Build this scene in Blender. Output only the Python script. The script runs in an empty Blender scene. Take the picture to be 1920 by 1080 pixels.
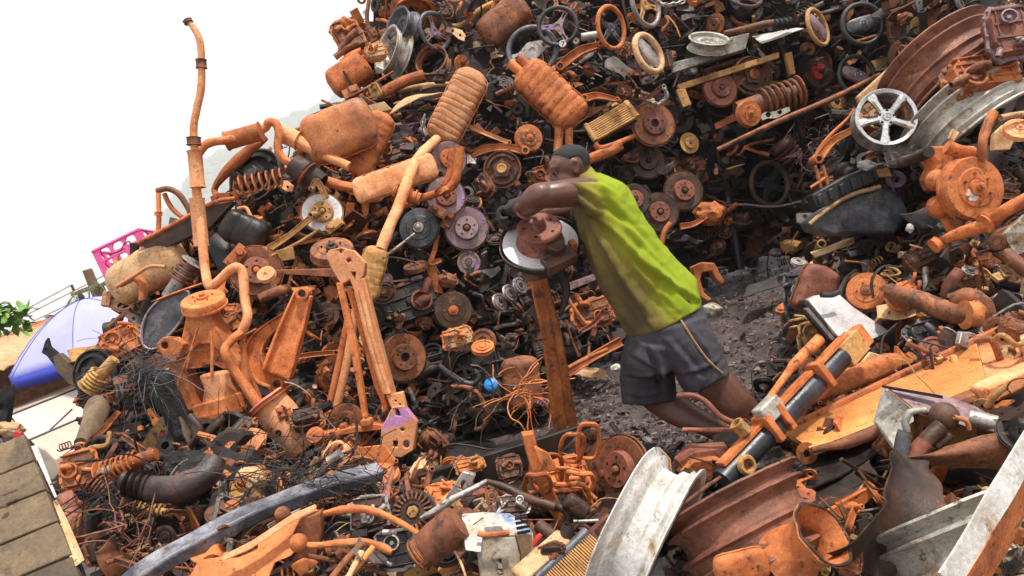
import bpy, bmesh, math, random
import numpy as np
from mathutils import Vector, Matrix, noise as mnoise
rnd = random.Random(7)
SC = bpy.context.scene
COL = SC.collection

# ------------------------------------------------------------------ camera
F = 1397.0                      # focal length in pixels of the 1920 px wide photograph
CAMH = 1.6
PITCH, ROLL = math.radians(-8.2), math.radians(18.0)
CP = np.array([0.0, 0.0, CAMH])
_r0 = np.array([1.0, 0, 0]); FW = np.array([0, math.cos(PITCH), math.sin(PITCH)])
_u0 = np.cross(_r0, FW)
RT = math.cos(ROLL)*_r0 - math.sin(ROLL)*_u0
UP = math.sin(ROLL)*_r0 + math.cos(ROLL)*_u0
cam = bpy.data.cameras.new('camera'); camo = bpy.data.objects.new('camera', cam); COL.objects.link(camo)
cam.sensor_width = 36.0; cam.lens = 36.0*F/1920.0; cam.clip_start = 0.05; cam.clip_end = 2000
camo.matrix_world = Matrix(((RT[0], UP[0], -FW[0], CP[0]), (RT[1], UP[1], -FW[1], CP[1]), (RT[2], UP[2], -FW[2], CP[2]), (0, 0, 0, 1)))
SC.camera = camo

# ------------------------------------------------------------------ light
SUN_EL, SUN_AZ = math.radians(70), math.radians(112)       # azimuth from +Y towards +X
w = bpy.data.worlds.new('World'); SC.world = w; w.use_nodes = True
nt = w.node_tree; nt.nodes.clear()
wo = nt.nodes.new('ShaderNodeOutputWorld'); bg = nt.nodes.new('ShaderNodeBackground')
sky = nt.nodes.new('ShaderNodeTexSky'); sky.sky_type = 'NISHITA'; sky.sun_disc = False
sky.sun_elevation = SUN_EL; sky.sun_rotation = SUN_AZ; sky.dust_density = 4.0; sky.air_density = 1.0
bg.inputs['Strength'].default_value = 0.12
# a bright overcast deck over the clear sky
tc = nt.nodes.new('ShaderNodeTexCoord'); cn = nt.nodes.new('ShaderNodeTexNoise'); cn.inputs['Scale'].default_value = 1.6; cn.inputs['Detail'].default_value = 4
cr = nt.nodes.new('ShaderNodeMapRange'); cr.inputs[1].default_value = 0.3; cr.inputs[2].default_value = 0.75; cr.inputs[3].default_value = 0.97; cr.inputs[4].default_value = 0.82
mx = nt.nodes.new('ShaderNodeMix'); mx.data_type = 'RGBA'; mx.inputs[7].default_value = (6.9, 6.9, 6.95, 1)
nt.links.new(tc.outputs['Generated'], cn.inputs['Vector']); nt.links.new(cn.outputs['Fac'], cr.inputs[0])
nt.links.new(cr.outputs[0], mx.inputs[0]); nt.links.new(sky.outputs[0], mx.inputs[6])
nt.links.new(mx.outputs[2], bg.inputs['Color']); nt.links.new(bg.outputs[0], wo.inputs['Surface'])
sl = bpy.data.lights.new('sun', 'SUN'); sl.energy = 3.9; sl.angle = math.radians(5); sl.color = (1.0, 0.95, 0.87)
so = bpy.data.objects.new('sun', sl); COL.objects.link(so)
_sd = Vector((math.sin(SUN_AZ)*math.cos(SUN_EL), math.cos(SUN_AZ)*math.cos(SUN_EL), math.sin(SUN_EL)))
so.rotation_euler = _sd.to_track_quat('Z', 'Y').to_euler(); so.location = (0, 0, 30)
SC.view_settings.view_transform = 'Standard'; SC.view_settings.look = 'None'; SC.view_settings.gamma = 1.0
SC.view_settings.exposure = 0.45
SC.cycles.volume_bounces = 3; SC.cycles.max_bounces = 6; SC.cycles.diffuse_bounces = 3; SC.cycles.glossy_bounces = 2; SC.cycles.transmission_bounces = 3; SC.cycles.transparent_max_bounces = 4

# ------------------------------------------------------------------ pixel <-> world
def P(x, y, d):
    return CP + d*(FW + (x-960.0)/F*RT + (540.0-y)/F*UP)
def groundd(x, y):
    v = FW + (x-960.0)/F*RT + (540.0-y)/F*UP
    return -CAMH/v[2] if v[2] < -1e-4 else 1e3
# how far the face of the heap stands along each sight line, from hand-set control points
CTRL = np.array([
 (200,560,5.2),(130,680,5.0),(350,450,5.0),(420,330,5.3),(300,620,4.7),(350,720,4.4),(220,780,4.3),(170,900,3.7),(250,870,3.6),(200,1000,3.0),(250,1060,2.7),
 (450,1020,2.5),(420,920,3.0),(600,920,3.1),(560,830,3.9),(650,700,4.6),(740,860,3.9),(550,620,4.8),(520,420,5.2),(500,300,5.5),(640,250,5.6),(840,200,5.9),(760,100,6.6),(660,60,6.8),
 (700,360,5.3),(650,500,5.0),(790,430,5.5),(880,430,5.6),(850,580,5.4),(760,700,5.1),(880,700,5.1),(880,790,5.1),(960,620,5.4),(960,720,5.3),(960,250,6.0),(1000,40,6.9),(1150,50,6.9),(1130,180,6.5),(1230,230,6.4),(1360,160,6.8),(1280,360,6.5),
 (1450,340,7.2),(1400,470,7.4),(1600,60,6.6),(1610,140,6.8),(1550,200,6.9),(1500,300,7.2),(1100,480,6.0),(1100,620,5.8),(1200,480,6.2),(1300,500,6.6),(1500,450,6.9),
 (1660,220,4.9),(1750,130,4.7),(1750,30,5.6),(1880,60,4.6),(1850,180,4.3),(1840,350,4.0),(1700,300,4.7),(1600,390,4.9),(1650,450,4.8),(1560,480,5.3),(1500,560,4.8),(1600,560,4.3),(1500,640,4.2),(1600,640,3.8),(1700,570,3.7),(1850,560,3.5),(1850,450,3.6),
 (1450,780,3.3),(1550,720,3.1),(1750,680,2.9),(1900,640,2.8),(1550,840,2.7),(1750,830,2.5),(1900,800,2.3),(1400,900,2.6),(1500,900,2.5),(1300,920,2.7),(1220,1000,2.4),(1400,1040,2.1),(1560,1030,2.0),(1750,1000,2.1),(1900,1040,1.8),
 (1060,880,3.3),(980,880,3.4),(860,900,3.5),(1030,960,2.8),(1050,1060,2.3),(900,1030,2.4),(830,960,2.8),(700,960,2.8),(650,1050,2.3),(1180,880,3.0),(1700,900,2.5),(1650,960,2.3),
 (1130,740,5.4),(1250,700,5.2),(1300,800,4.1),(1150,830,4.2),(1400,600,5.3),(1440,520,6.2)], float)
def D(x, y):
    q = ((CTRL[:, 0]-x)**2 + (CTRL[:, 1]-y)**2 + 900.0)**-1.7
    return float((q*CTRL[:, 2]).sum()/q.sum())
def inpoly(x, y, poly):
    c = False; n = len(poly); j = n-1
    for i in range(n):
        xi, yi = poly[i]; xj, yj = poly[j]
        if (yi > y) != (yj > y) and x < (xj-xi)*(y-yi)/(yj-yi)+xi: c = not c
        j = i
    return c
HEAP = [(690,-60),(668,30),(640,70),(660,150),(640,190),(590,235),(505,290),(440,330),(400,395),(330,430),(250,480),(212,530),(215,590),(200,660),(130,665),(165,720),(165,790),(110,840),(120,930),(160,1000),(180,1100),(1960,1100),(1960,-60)]
GROUND = [(1085,700),(1300,560),(1350,510),(1470,480),(1480,640),(1440,700),(1390,790),(1330,880),(1230,880),(1110,790),(1000,850),(860,870),(790,850),(900,790),(1020,770)]

# ------------------------------------------------------------------ materials
def _n(nt, t, **k):
    n = nt.nodes.new(t)
    for a, b in k.items(): setattr(n, a, b)
    return n
def mat(name, cols, scale=9.0, rough=(0.6, 0.9), metal=0.0, bump=0.35, fine=70.0, stain=None, stain_at=0.58, attr=None, rnd_v=0.25, dist=0.006, chips=0.0, grit=None):
    """surface of several mottled tones (largest noise), fine grit in the bump, and stains of a second colour in patches"""
    m = bpy.data.materials.new(name); m.use_nodes = True; nt = m.node_tree; L = nt.links
    b = nt.nodes['Principled BSDF']; tc = _n(nt, 'ShaderNodeTexCoord'); oi = _n(nt, 'ShaderNodeObjectInfo')
    add = _n(nt, 'ShaderNodeVectorMath', operation='ADD'); sc = _n(nt, 'ShaderNodeVectorMath', operation='SCALE'); sc.inputs[0].default_value = (17, 31, 53)
    L.new(oi.outputs['Random'], sc.inputs['Scale']); L.new(tc.outputs['Object'], add.inputs[0]); L.new(sc.outputs[0], add.inputs[1])
    n1 = _n(nt, 'ShaderNodeTexNoise'); n1.inputs['Scale'].default_value = scale; n1.inputs['Detail'].default_value = 6; n1.inputs['Roughness'].default_value = 0.68
    n2 = _n(nt, 'ShaderNodeTexNoise'); n2.inputs['Scale'].default_value = fine; n2.inputs['Detail'].default_value = 4; n2.inputs['Roughness'].default_value = 0.7
    L.new(add.outputs[0], n1.inputs['Vector']); L.new(add.outputs[0], n2.inputs['Vector'])
    r = _n(nt, 'ShaderNodeValToRGB'); e = r.color_ramp
    lo, hi = 0.33, 0.68
    while len(e.elements) < len(cols): e.elements.new(0.5)
    for i, c in enumerate(cols):
        e.elements[i].position = lo+(hi-lo)*i/max(1, len(cols)-1); e.elements[i].color = (*c, 1)
    L.new(n1.outputs['Fac'], r.inputs[0]); colour = r.outputs[0]
    if attr:
        at = _n(nt, 'ShaderNodeAttribute', attribute_name=attr); mm = _n(nt, 'ShaderNodeMix', data_type='RGBA', blend_type='MULTIPLY'); mm.inputs[0].default_value = 1
        L.new(colour, mm.inputs[6]); L.new(at.outputs['Color'], mm.inputs[7]); colour = mm.outputs[2]
    if stain:
        n3 = _n(nt, 'ShaderNodeTexNoise'); n3.inputs['Scale'].default_value = scale*0.55; n3.inputs['Detail'].default_value = 7; n3.inputs['Roughness'].default_value = 0.72; n3.inputs['Distortion'].default_value = 0.6
        ad2 = _n(nt, 'ShaderNodeVectorMath', operation='ADD'); ad2.inputs[1].default_value = (3.3, 8.1, 5.7); L.new(add.outputs[0], ad2.inputs[0]); L.new(ad2.outputs[0], n3.inputs['Vector'])
        mr = _n(nt, 'ShaderNodeMapRange'); mr.inputs[1].default_value = stain_at-0.03; mr.inputs[2].default_value = stain_at+0.05; L.new(n3.outputs['Fac'], mr.inputs[0])
        ms = _n(nt, 'ShaderNodeMix', data_type='RGBA'); L.new(mr.outputs[0], ms.inputs[0]); L.new(colour, ms.inputs[6]); ms.inputs[7].default_value = (*stain, 1); colour = ms.outputs[2]
    if chips:                       # grease spots, scale and scratches down to the dark metal, in small sharp patches
        for k, (sx, th, cc) in enumerate((((1, 1, 1), .60-.09*chips, (.045,.022,.014)), ((1, .22, 3.2), .66-.07*chips, (.02,.013,.010)))):
            vm = _n(nt, 'ShaderNodeVectorMath', operation='MULTIPLY'); vm.inputs[1].default_value = sx; L.new(add.outputs[0], vm.inputs[0])
            n4 = _n(nt, 'ShaderNodeTexNoise'); n4.inputs['Scale'].default_value = scale*(2.4+1.4*k); n4.inputs['Detail'].default_value = 8; n4.inputs['Roughness'].default_value = 0.78; L.new(vm.outputs[0], n4.inputs['Vector'])
            mc = _n(nt, 'ShaderNodeMapRange'); mc.inputs[1].default_value = th; mc.inputs[2].default_value = th+0.07; mc.inputs[4].default_value = .85; L.new(n4.outputs['Fac'], mc.inputs[0])
            mk = _n(nt, 'ShaderNodeMix', data_type='RGBA'); L.new(mc.outputs[0], mk.inputs[0]); L.new(colour, mk.inputs[6]); mk.inputs[7].default_value = (*cc, 1); colour = mk.outputs[2]
    # fine grit darkens and lightens, and each object is a little lighter or darker than the next
    hs = _n(nt, 'ShaderNodeHueSaturation'); L.new(colour, hs.inputs['Color'])
    v1 = _n(nt, 'ShaderNodeMapRange'); v1.inputs[1].default_value = 0.3; v1.inputs[2].default_value = 0.7; gr_ = (0.72, 1.22) if grit is None else (1-grit, 1+grit); v1.inputs[3].default_value, v1.inputs[4].default_value = gr_; L.new(n2.outputs['Fac'], v1.inputs[0])
    v2 = _n(nt, 'ShaderNodeMapRange'); v2.inputs[3].default_value = 1-rnd_v; v2.inputs[4].default_value = 1+rnd_v; L.new(oi.outputs['Random'], v2.inputs[0])
    mu = _n(nt, 'ShaderNodeMath', operation='MULTIPLY'); L.new(v1.outputs[0], mu.inputs[0]); L.new(v2.outputs[0], mu.inputs[1]); L.new(mu.outputs[0], hs.inputs['Value'])
    L.new(hs.outputs[0], b.inputs['Base Color'])
    rr = _n(nt, 'ShaderNodeMapRange'); rr.inputs[1].default_value = 0.3; rr.inputs[2].default_value = 0.7; rr.inputs[3].default_value = rough[0]; rr.inputs[4].default_value = rough[1]
    L.new(n1.outputs['Fac'], rr.inputs[0]); L.new(rr.outputs[0], b.inputs['Roughness']); b.inputs['Metallic'].default_value = metal
    if bump:
        ba = _n(nt, 'ShaderNodeMath', operation='ADD'); L.new(n1.outputs['Fac'], ba.inputs[0]); L.new(n2.outputs['Fac'], ba.inputs[1])
        bp = _n(nt, 'ShaderNodeBump'); bp.inputs['Strength'].default_value = bump; bp.inputs['Distance'].default_value = dist; L.new(ba.outputs[0], bp.inputs['Height']); L.new(bp.outputs[0], b.inputs['Normal'])
    return m
M = {}
M['dust'] = mat('laterite_dust', [(0.34,0.090,0.023),(0.60,0.18,0.050),(0.70,0.26,0.088)], stain=(0.16,0.055,0.028), stain_at=0.64, chips=0.25)
M['pale'] = mat('pale_dust', [(0.54,0.18,0.062),(0.72,0.31,0.13),(0.78,0.40,0.20)], stain=(0.42,0.14,0.05), stain_at=0.63, chips=0.15)
M['cream'] = mat('cream_dust', [(0.44,0.23,0.10),(0.62,0.38,0.19),(0.67,0.45,0.26)], stain=(0.45,0.19,0.07), stain_at=0.6, chips=0.3)
M['mauve'] = mat('dust_mauve_glints', [(0.60,0.24,0.10),(0.72,0.33,0.16)], stain=(0.50,0.24,0.52), stain_at=0.56, scale=5, chips=0.1)  # orange dust; purple highlight glints painted in as patches
M['orange'] = mat('orange_rust', [(0.28,0.068,0.018),(0.52,0.145,0.036),(0.63,0.22,0.068)], stain=(0.12,0.04,0.02), stain_at=0.6, chips=0.5)
M['rust'] = mat('brown_rust', [(0.10,0.035,0.018),(0.24,0.080,0.032),(0.38,0.14,0.055)], stain=(0.42,0.15,0.045), stain_at=0.6, rough=(0.55,0.85), chips=0.8)
M['red'] = mat('red_rust', [(0.15,0.045,0.025),(0.28,0.088,0.050),(0.36,0.135,0.080)], stain=(0.10,0.035,0.025), stain_at=0.62, rough=(0.5,0.8), chips=0.6)
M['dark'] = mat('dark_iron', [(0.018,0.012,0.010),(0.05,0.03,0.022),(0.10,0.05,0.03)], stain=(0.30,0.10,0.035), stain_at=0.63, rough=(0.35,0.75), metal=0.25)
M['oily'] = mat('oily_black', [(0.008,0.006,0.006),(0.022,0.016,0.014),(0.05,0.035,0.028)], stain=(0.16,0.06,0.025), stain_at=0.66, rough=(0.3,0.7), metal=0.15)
M['black'] = mat('black_plastic', [(0.012,0.012,0.013),(0.03,0.028,0.028),(0.06,0.05,0.045)], stain=(0.16,0.09,0.055), stain_at=0.66, rough=(0.35,0.65))
M['char'] = mat('charred', [(0.006,0.006,0.006),(0.018,0.017,0.017),(0.06,0.055,0.05)], stain=(0.22,0.20,0.18), stain_at=0.67, bump=0.9, scale=18, dist=0.02)
M['steel'] = mat('dull_steel', [(0.20,0.17,0.15),(0.36,0.32,0.30),(0.50,0.46,0.44)], stain=(0.30,0.13,0.06), stain_at=0.6, rough=(0.35,0.6), metal=0.55, chips=0.6)
M['violet'] = mat('violet_steel', [(0.16,0.10,0.10),(0.30,0.20,0.20),(0.36,0.25,0.28)], stain=(0.34,0.20,0.46), stain_at=0.6, rough=(0.4,0.7), metal=0.3, chips=0.6)
M['alu'] = mat('grey_alloy', [(0.24,0.22,0.19),(0.42,0.39,0.34),(0.55,0.52,0.46)], stain=(0.24,0.15,0.08), stain_at=0.58, rough=(0.4,0.7), metal=0.3, chips=0.4)
M['white'] = mat('chalky_white_paint', [(0.40,0.36,0.31),(0.60,0.57,0.53),(0.70,0.68,0.65)], stain=(0.36,0.22,0.10), stain_at=0.64, rough=(0.4,0.7), chips=0.1)
M['silver'] = mat('bright_disc', [(0.62,0.58,0.58),(0.78,0.76,0.76)], stain=(0.40,0.28,0.20), stain_at=0.66, rough=(0.3,0.55), metal=0.35)
M['chrome'] = mat('chrome', [(0.62,0.60,0.58),(0.82,0.81,0.80)], stain=(0.40,0.26,0.13), stain_at=0.66, rough=(0.08,0.3), metal=0.9, bump=0.08)
M['gold'] = mat('ochre_dust', [(0.34,0.16,0.045),(0.52,0.27,0.085),(0.58,0.34,0.13)], stain=(0.20,0.09,0.03), stain_at=0.6, chips=0.5)
M['rubber'] = mat('old_rubber', [(0.012,0.011,0.011),(0.03,0.027,0.026),(0.07,0.055,0.05)], rough=(0.6,0.9), bump=0.5)
M['greyblk'] = mat('scuffed_grey_black', [(0.03,0.03,0.035),(0.09,0.09,0.10),(0.20,0.20,0.22)], stain=(0.34,0.17,0.08), stain_at=0.62, rough=(0.3,0.6), metal=0.2)
M['dim'] = mat('greasy_hub_iron', [(0.03,0.018,0.013),(0.09,0.045,0.028),(0.17,0.08,0.05)], stain=(0.26,0.10,0.04), stain_at=0.62, rough=(0.4,0.75), metal=0.2)
M['ochre'] = mat('ochre_orange_dust', [(0.46,0.17,0.040),(0.64,0.27,0.075),(0.70,0.35,0.12)], stain=(0.34,0.12,0.03), stain_at=0.64, scale=6, chips=0.2)
M['gloss'] = mat('worn_black_enamel', [(0.012,0.013,0.017),(0.024,0.026,0.034),(0.05,0.055,0.07)], stain=(0.20,0.10,0.05), stain_at=0.70, rough=(0.22,0.45), bump=.2)
M['brownrim'] = mat('scaled_brown_steel', [(0.11,0.042,0.024),(0.23,0.085,0.048),(0.34,0.15,0.09)], stain=(0.42,0.20,0.10), stain_at=0.62, rough=(0.5,0.8), scale=7, chips=.4, bump=.5)
M['patched'] = mat('patched_tank_skin', [(0.30,0.085,0.025),(0.56,0.19,0.055),(0.66,0.30,0.10)], stain=(0.20,0.165,0.18), stain_at=0.53, scale=3.4, rough=(.4,.75), chips=.3)
M['beamgrey'] = mat('scraped_blue_grey', [(0.04,0.04,0.048),(0.13,0.13,0.155),(0.34,0.33,0.36)], stain=(0.30,0.15,0.08), stain_at=0.63, scale=7, rough=(0.3,0.6), metal=0.2, chips=.5)
M['hosebrown'] = mat('baked_hose', [(0.02,0.013,0.012),(0.055,0.032,0.028),(0.12,0.065,0.055)], stain=(0.17,0.075,0.04), stain_at=0.64, rough=(0.35,0.6), bump=.5)
M['postrust'] = mat('red_brown_post_rust', [(0.14,0.042,0.015),(0.40,0.115,0.026),(0.60,0.21,0.05)], stain=(0.05,0.022,0.014), stain_at=0.58, scale=5, rough=(.5,.8), chips=.5, bump=.6)
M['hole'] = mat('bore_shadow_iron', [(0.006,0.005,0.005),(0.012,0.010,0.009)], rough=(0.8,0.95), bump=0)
M['pink'] = mat('pink_plastic', [(0.80,0.07,0.30),(0.85,0.13,0.38)], rough=(0.35,0.5), bump=0.05, rnd_v=0.05, grit=.05)
M['blue'] = mat('bright_blue_plastic', [(0.01,0.22,0.68),(0.02,0.32,0.78)], rough=(0.3,0.5), bump=0.1, rnd_v=0.05, grit=.05)
M['wood'] = mat('grey_brown_timber', [(0.085,0.057,0.032),(0.14,0.095,0.053),(0.195,0.135,0.078)], stain=(0.075,0.048,0.026), stain_at=0.57, scale=6, bump=0.6)
M['redrag'] = mat('red_paint', [(0.45,0.02,0.02),(0.60,0.05,0.04)], bump=0.1)
M['skin'] = mat('dark_skin', [(0.090,0.036,0.022),(0.125,0.052,0.032),(0.165,0.072,0.047)], scale=14, rough=(0.30,0.46), bump=0.15, fine=180, rnd_v=0, grit=.05)
M['hair'] = mat('black_hair', [(0.012,0.010,0.011),(0.028,0.024,0.026)], scale=60, rough=(0.6,0.8), bump=0.8, fine=400, rnd_v=0)
M['glove'] = mat('black_glove', [(0.022,0.019,0.019),(0.05,0.042,0.04)], scale=40, rough=(0.7,0.9), bump=0.4, rnd_v=0)

# ------------------------------------------------------------------ mesh collector
def unit(v):
    v = np.asarray(v, float); n = np.linalg.norm(v); return v/n if n > 1e-9 else np.array([0, 0, 1.0])
def smooth_path(pts, k=5):
    pts = [np.asarray(p, float) for p in pts]
    if len(pts) < 3: return np.array(pts)
    q = [2*pts[0]-pts[1]]+pts+[2*pts[-1]-pts[-2]]; out = []
    for i in range(1, len(q)-2):
        for j in range(k):
            t = j/k; a, b, c, d = q[i-1], q[i], q[i+1], q[i+2]
            out.append(0.5*((2*b)+(c-a)*t+(2*a-5*b+4*c-d)*t*t+(3*b-a-3*c+d)*t**3))
    out.append(pts[-1]); return np.array(out)
class G:
    def __init__(s): s.V = []; s.F = []; s.n = 0; s.tint = []; s.cur = 0; s.fm = []
    def slot(s, i): s.cur = i; return s
    def add(s, V, Fs, tint=None):
        V = np.asarray(V, float).reshape(-1, 3); s.V.append(V); s.F += [[i+s.n for i in f] for f in Fs]; s.n += len(V); s.fm += [s.cur]*len(Fs)
        if tint is not None: s.tint.append(np.tile(tint, (len(V), 1)))
        return s
    def rings(s, rings, caps=True, closed=False, tint=None):
        m = len(rings[0]); n = len(rings); V = np.concatenate(rings); Fs = []
        for i in range(n if closed else n-1):
            k = (i+1) % n
            for j in range(m): Fs.append([i*m+j, i*m+(j+1) % m, k*m+(j+1) % m, k*m+j])
        if caps and not closed: Fs.append(list(range(m))[::-1]); Fs.append(list(range((n-1)*m, n*m)))
        return s.add(V, Fs, tint)
    def tube(s, pts, r, n=10, k=5, caps=True, flat=1.0, hollow=0.0, tint=None, closed=False):
        pts = np.array([np.asarray(p, float) for p in pts]); rr = np.full(len(pts), r, float) if np.isscalar(r) else np.asarray(r, float)
        if k > 1 and len(pts) > 2:
            R3 = np.stack([rr, rr*0, rr*0], 1); rr = smooth_path(R3, k)[:, 0]; pts = smooth_path(pts, k)
        t = unit(pts[1]-pts[0]); a = np.array([0, 0, 1.0]) if abs(t[2]) < 0.9 else np.array([1.0, 0, 0]); u = unit(np.cross(t, a)); rings = []
        ang = np.linspace(0, 2*math.pi, n, endpoint=False); N = len(pts)
        for i in range(N):
            if closed: t = unit(pts[(i+1) % N]-pts[i-1])
            else: t = unit(pts[min(i+1, N-1)]-pts[max(i-1, 0)])
            u = unit(u-t*np.dot(u, t)); v = np.cross(t, u)
            rings.append(pts[i]+rr[i]*(np.cos(ang)[:, None]*u+flat*np.sin(ang)[:, None]*v))
        if hollow and not closed:
            inn = [pts[i]+hollow*(x-pts[i]) for i, x in enumerate(rings)]
            dp = min(3, N-1)
            rings = [inn[dp]] + inn[:dp][::-1] + rings + inn[-dp:][::-1]
        return s.rings(rings, caps, closed, tint)
    def lathe(s, prof, n=32, M4=None, closed=False, caps=True, tint=None):
        a = np.linspace(0, 2*math.pi, n, endpoint=False); rings = []
        for r, z in prof: rings.append(np.stack([r*np.cos(a), r*np.sin(a), np.full(n, z)], 1))
        if M4 is not None: rings = [tr(M4, x) for x in rings]
        return s.rings(rings, caps, closed, tint)
    def box(s, c, d, R=None, tint=None, taper=1.0):
        c = np.asarray(c, float); d = np.asarray(d, float)/2
        V = np.array([(x*(taper if z > 0 else 1), y*(taper if z > 0 else 1), z) for x in (-1, 1) for y in (-1, 1) for z in (-1, 1)], float)*d
        if R is not None: V = V @ np.asarray(R).T
        return s.add(V+c, [[0,1,3,2],[4,6,7,5],[0,4,5,1],[2,3,7,6],[0,2,6,4],[1,5,7,3]], tint)
    def ball(s, c, r, n=12, m=8, sq=(1, 1, 1), R=None, tint=None):
        rings = []; a = np.linspace(0, 2*math.pi, n, endpoint=False)
        for i in range(m+1):
            t = math.pi*(0.02+0.96*i/m); rings.append(np.stack([math.sin(t)*np.cos(a), math.sin(t)*np.sin(a), np.full(n, -math.cos(t))], 1)*r*np.asarray(sq))
        if R is not None: rings = [x @ np.asarray(R).T for x in rings]
        return s.rings([x+np.asarray(c) for x in rings], True, False, tint)
    def plate(s, outline, z0, z1, holes=(), M4=None, tint=None):
        """flat shape with holes, given thickness along z"""
        bm = bmesh.new(); loops = []
        for lp in [outline, *holes]:
            vs = [bm.verts.new((p[0], p[1], 0)) for p in lp]; loops.append(vs)
            for i in range(len(vs)): bm.edges.new((vs[i], vs[(i+1) % len(vs)]))
        bmesh.ops.triangle_fill(bm, use_beauty=True, use_dissolve=False, edges=bm.edges[:], normal=(0, 0, 1))
        bm.verts.index_update(); V = np.array([v.co[:] for v in bm.verts]); T = [[v.index for v in f.verts] for f in bm.faces]; n = len(V)
        Fs = [t[::-1] for t in T]+[[i+n for i in t] for t in T]; k = 0
        for lp in loops:
            m = len(lp)
            for i in range(m): a, b = k+i, k+(i+1) % m; Fs.append([a, b, b+n, a+n])
            k += m
        bm.free(); A = V.copy(); A[:, 2] = z0; B = V.copy(); B[:, 2] = z1; W = np.concatenate([A, B])
        if M4 is not None: W = tr(M4, W)
        return s.add(W, Fs, tint)
    def dent(s, amp, freq, seed=0.0):
        for V in s.V:
            for i in range(len(V)):
                q = mnoise.noise_vector(Vector(V[i]*freq)+Vector((seed, seed*1.7, seed*0.3))); V[i] += amp*np.array(q[:])
        return s
    def mesh(s, name, origin=None):
        V = np.concatenate(s.V);
        if origin is not None: V = V-np.asarray(origin)
        me = bpy.data.meshes.new(name); me.from_pydata(V.tolist(), [], s.F); me.update()
        bm = bmesh.new(); bm.from_mesh(me); bmesh.ops.recalc_face_normals(bm, faces=bm.faces[:]); bm.to_mesh(me); bm.free()
        (me.polygons.foreach_set('material_index', s.fm) if any(s.fm) else None); me.polygons.foreach_set('use_smooth', [True]*len(me.polygons)); me.set_sharp_from_angle(angle=math.radians(38))
        if s.tint:
            c = np.concatenate(s.tint); ca = me.color_attributes.new('tint', 'FLOAT_COLOR', 'POINT'); ca.data.foreach_set('color', np.concatenate([c, np.ones((len(c), 1))], 1).ravel())
        return me
    def build(s, name, m, parent=None, rel=False, bev=0.0, sharp=None):
        """link as one mesh under parent; rel: the points are in world space"""
        o = bpy.data.objects.new(name, s.mesh(name, np.array(parent.location) if rel and parent is not None else None)); COL.objects.link(o)
        for k in (m if isinstance(m, (list, tuple)) else [m]): o.data.materials.append(M[k] if isinstance(k, str) else k)
        if parent is not None: o.parent = parent
        if sharp: o.data.set_sharp_from_angle(angle=math.radians(sharp))
        if bev:
            b = o.modifiers.new('edge', 'BEVEL'); b.width = bev; b.segments = 2; b.limit_method = 'ANGLE'; b.angle_limit = math.radians(40)
        return o
    def low(s):
        V = np.concatenate(s.V); i = V[:, 2].argmin(); c = V.mean(0); return np.array([c[0], c[1], V[i, 2]])
def tr(M4, V):
    M4 = np.asarray(M4); return np.asarray(V) @ M4[:3, :3].T + M4[:3, 3]
def arr(M4): return np.array([[M4[i][j] for j in range(4)] for i in range(4)])
def rotm(ax, a): return np.array(Matrix.Rotation(a, 3, Vector(ax)))
def circ(cx, cy, r, n=12, ry=None): return [(cx+r*math.cos(2*math.pi*i/n), cy+(ry or r)*math.sin(2*math.pi*i/n)) for i in range(n)]

# ------------------------------------------------------------------ things
LAND = []                                   # landmarks: x, y, radius in the photo, short description
def props(o, label, cat, group=None):
    short, _, rest = label.partition('|'); o['label'] = (short+rest).strip(); o['category'] = cat
    if group: o['group'] = group
    return short.strip()
def mark(x, y, r, short): LAND.append((x, y, r, short))
def frame(x, y, d, n=(0, 0), spin=0.0):
    """axes at a point: Z is the face's normal (n = its right and up lean), X spun about it"""
    nz = math.sqrt(max(0.0, 1-n[0]**2-n[1]**2)); z = unit(n[0]*RT+n[1]*UP-nz*FW); xa = np.cross(UP, z)
    if np.linalg.norm(xa) < 0.2: xa = np.cross(z, RT) ; xa = np.cross(xa, z)
    xa = unit(xa); ya = np.cross(z, xa); c, s = math.cos(spin), math.sin(spin)
    X = c*xa+s*ya; Y = -s*xa+c*ya; p = P(x, y, d)
    return Matrix(((X[0], Y[0], z[0], p[0]), (X[1], Y[1], z[1], p[1]), (X[2], Y[2], z[2], p[2]), (0, 0, 0, 1)))
def thing(name, label, cat, mw, group=None, at=None):
    o = bpy.data.objects.new(name, None); COL.objects.link(o); o.empty_display_size = 0.1
    o.matrix_world = mw if isinstance(mw, Matrix) else Matrix.Translation(Vector(mw))
    s = props(o, label, cat, group)
    if at: mark(*at, s)
    return o
def solo(g, name, m, label, cat, at=None, group=None, bev=0.0):
    """a thing that is one mesh, its origin at its foot"""
    base = g.low(); o = bpy.data.objects.new(name, g.mesh(name, base)); COL.objects.link(o); o.location = base
    o.data.materials.append(M[m] if isinstance(m, str) else m); s = props(o, label, cat, group)
    if bev:
        b = o.modifiers.new('edge', 'BEVEL'); b.width = bev; b.segments = 2; b.limit_method = 'ANGLE'; b.angle_limit = math.radians(40)
    if at: mark(*at, s)
    return o
def setting(g, name, m, kind='structure', label=None):
    o = g.build(name, m); o['kind'] = kind
    if label: o['label'] = label
    return o
def dd(x, y, d, off=0.08): return D(x, y)-off if d is None else d
def path(pts, off=0.08):
    """photo points (x, y[, distance]) to space"""
    return [P(p[0], p[1], p[2] if len(p) > 2 else D(p[0], p[1])-off) for p in pts]
def mid(pts): return (sum(p[0] for p in pts)/len(pts), sum(p[1] for p in pts)/len(pts))
def span(pts): return max(max(p[0] for p in pts)-min(p[0] for p in pts), max(p[1] for p in pts)-min(p[1] for p in pts))/2
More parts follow.
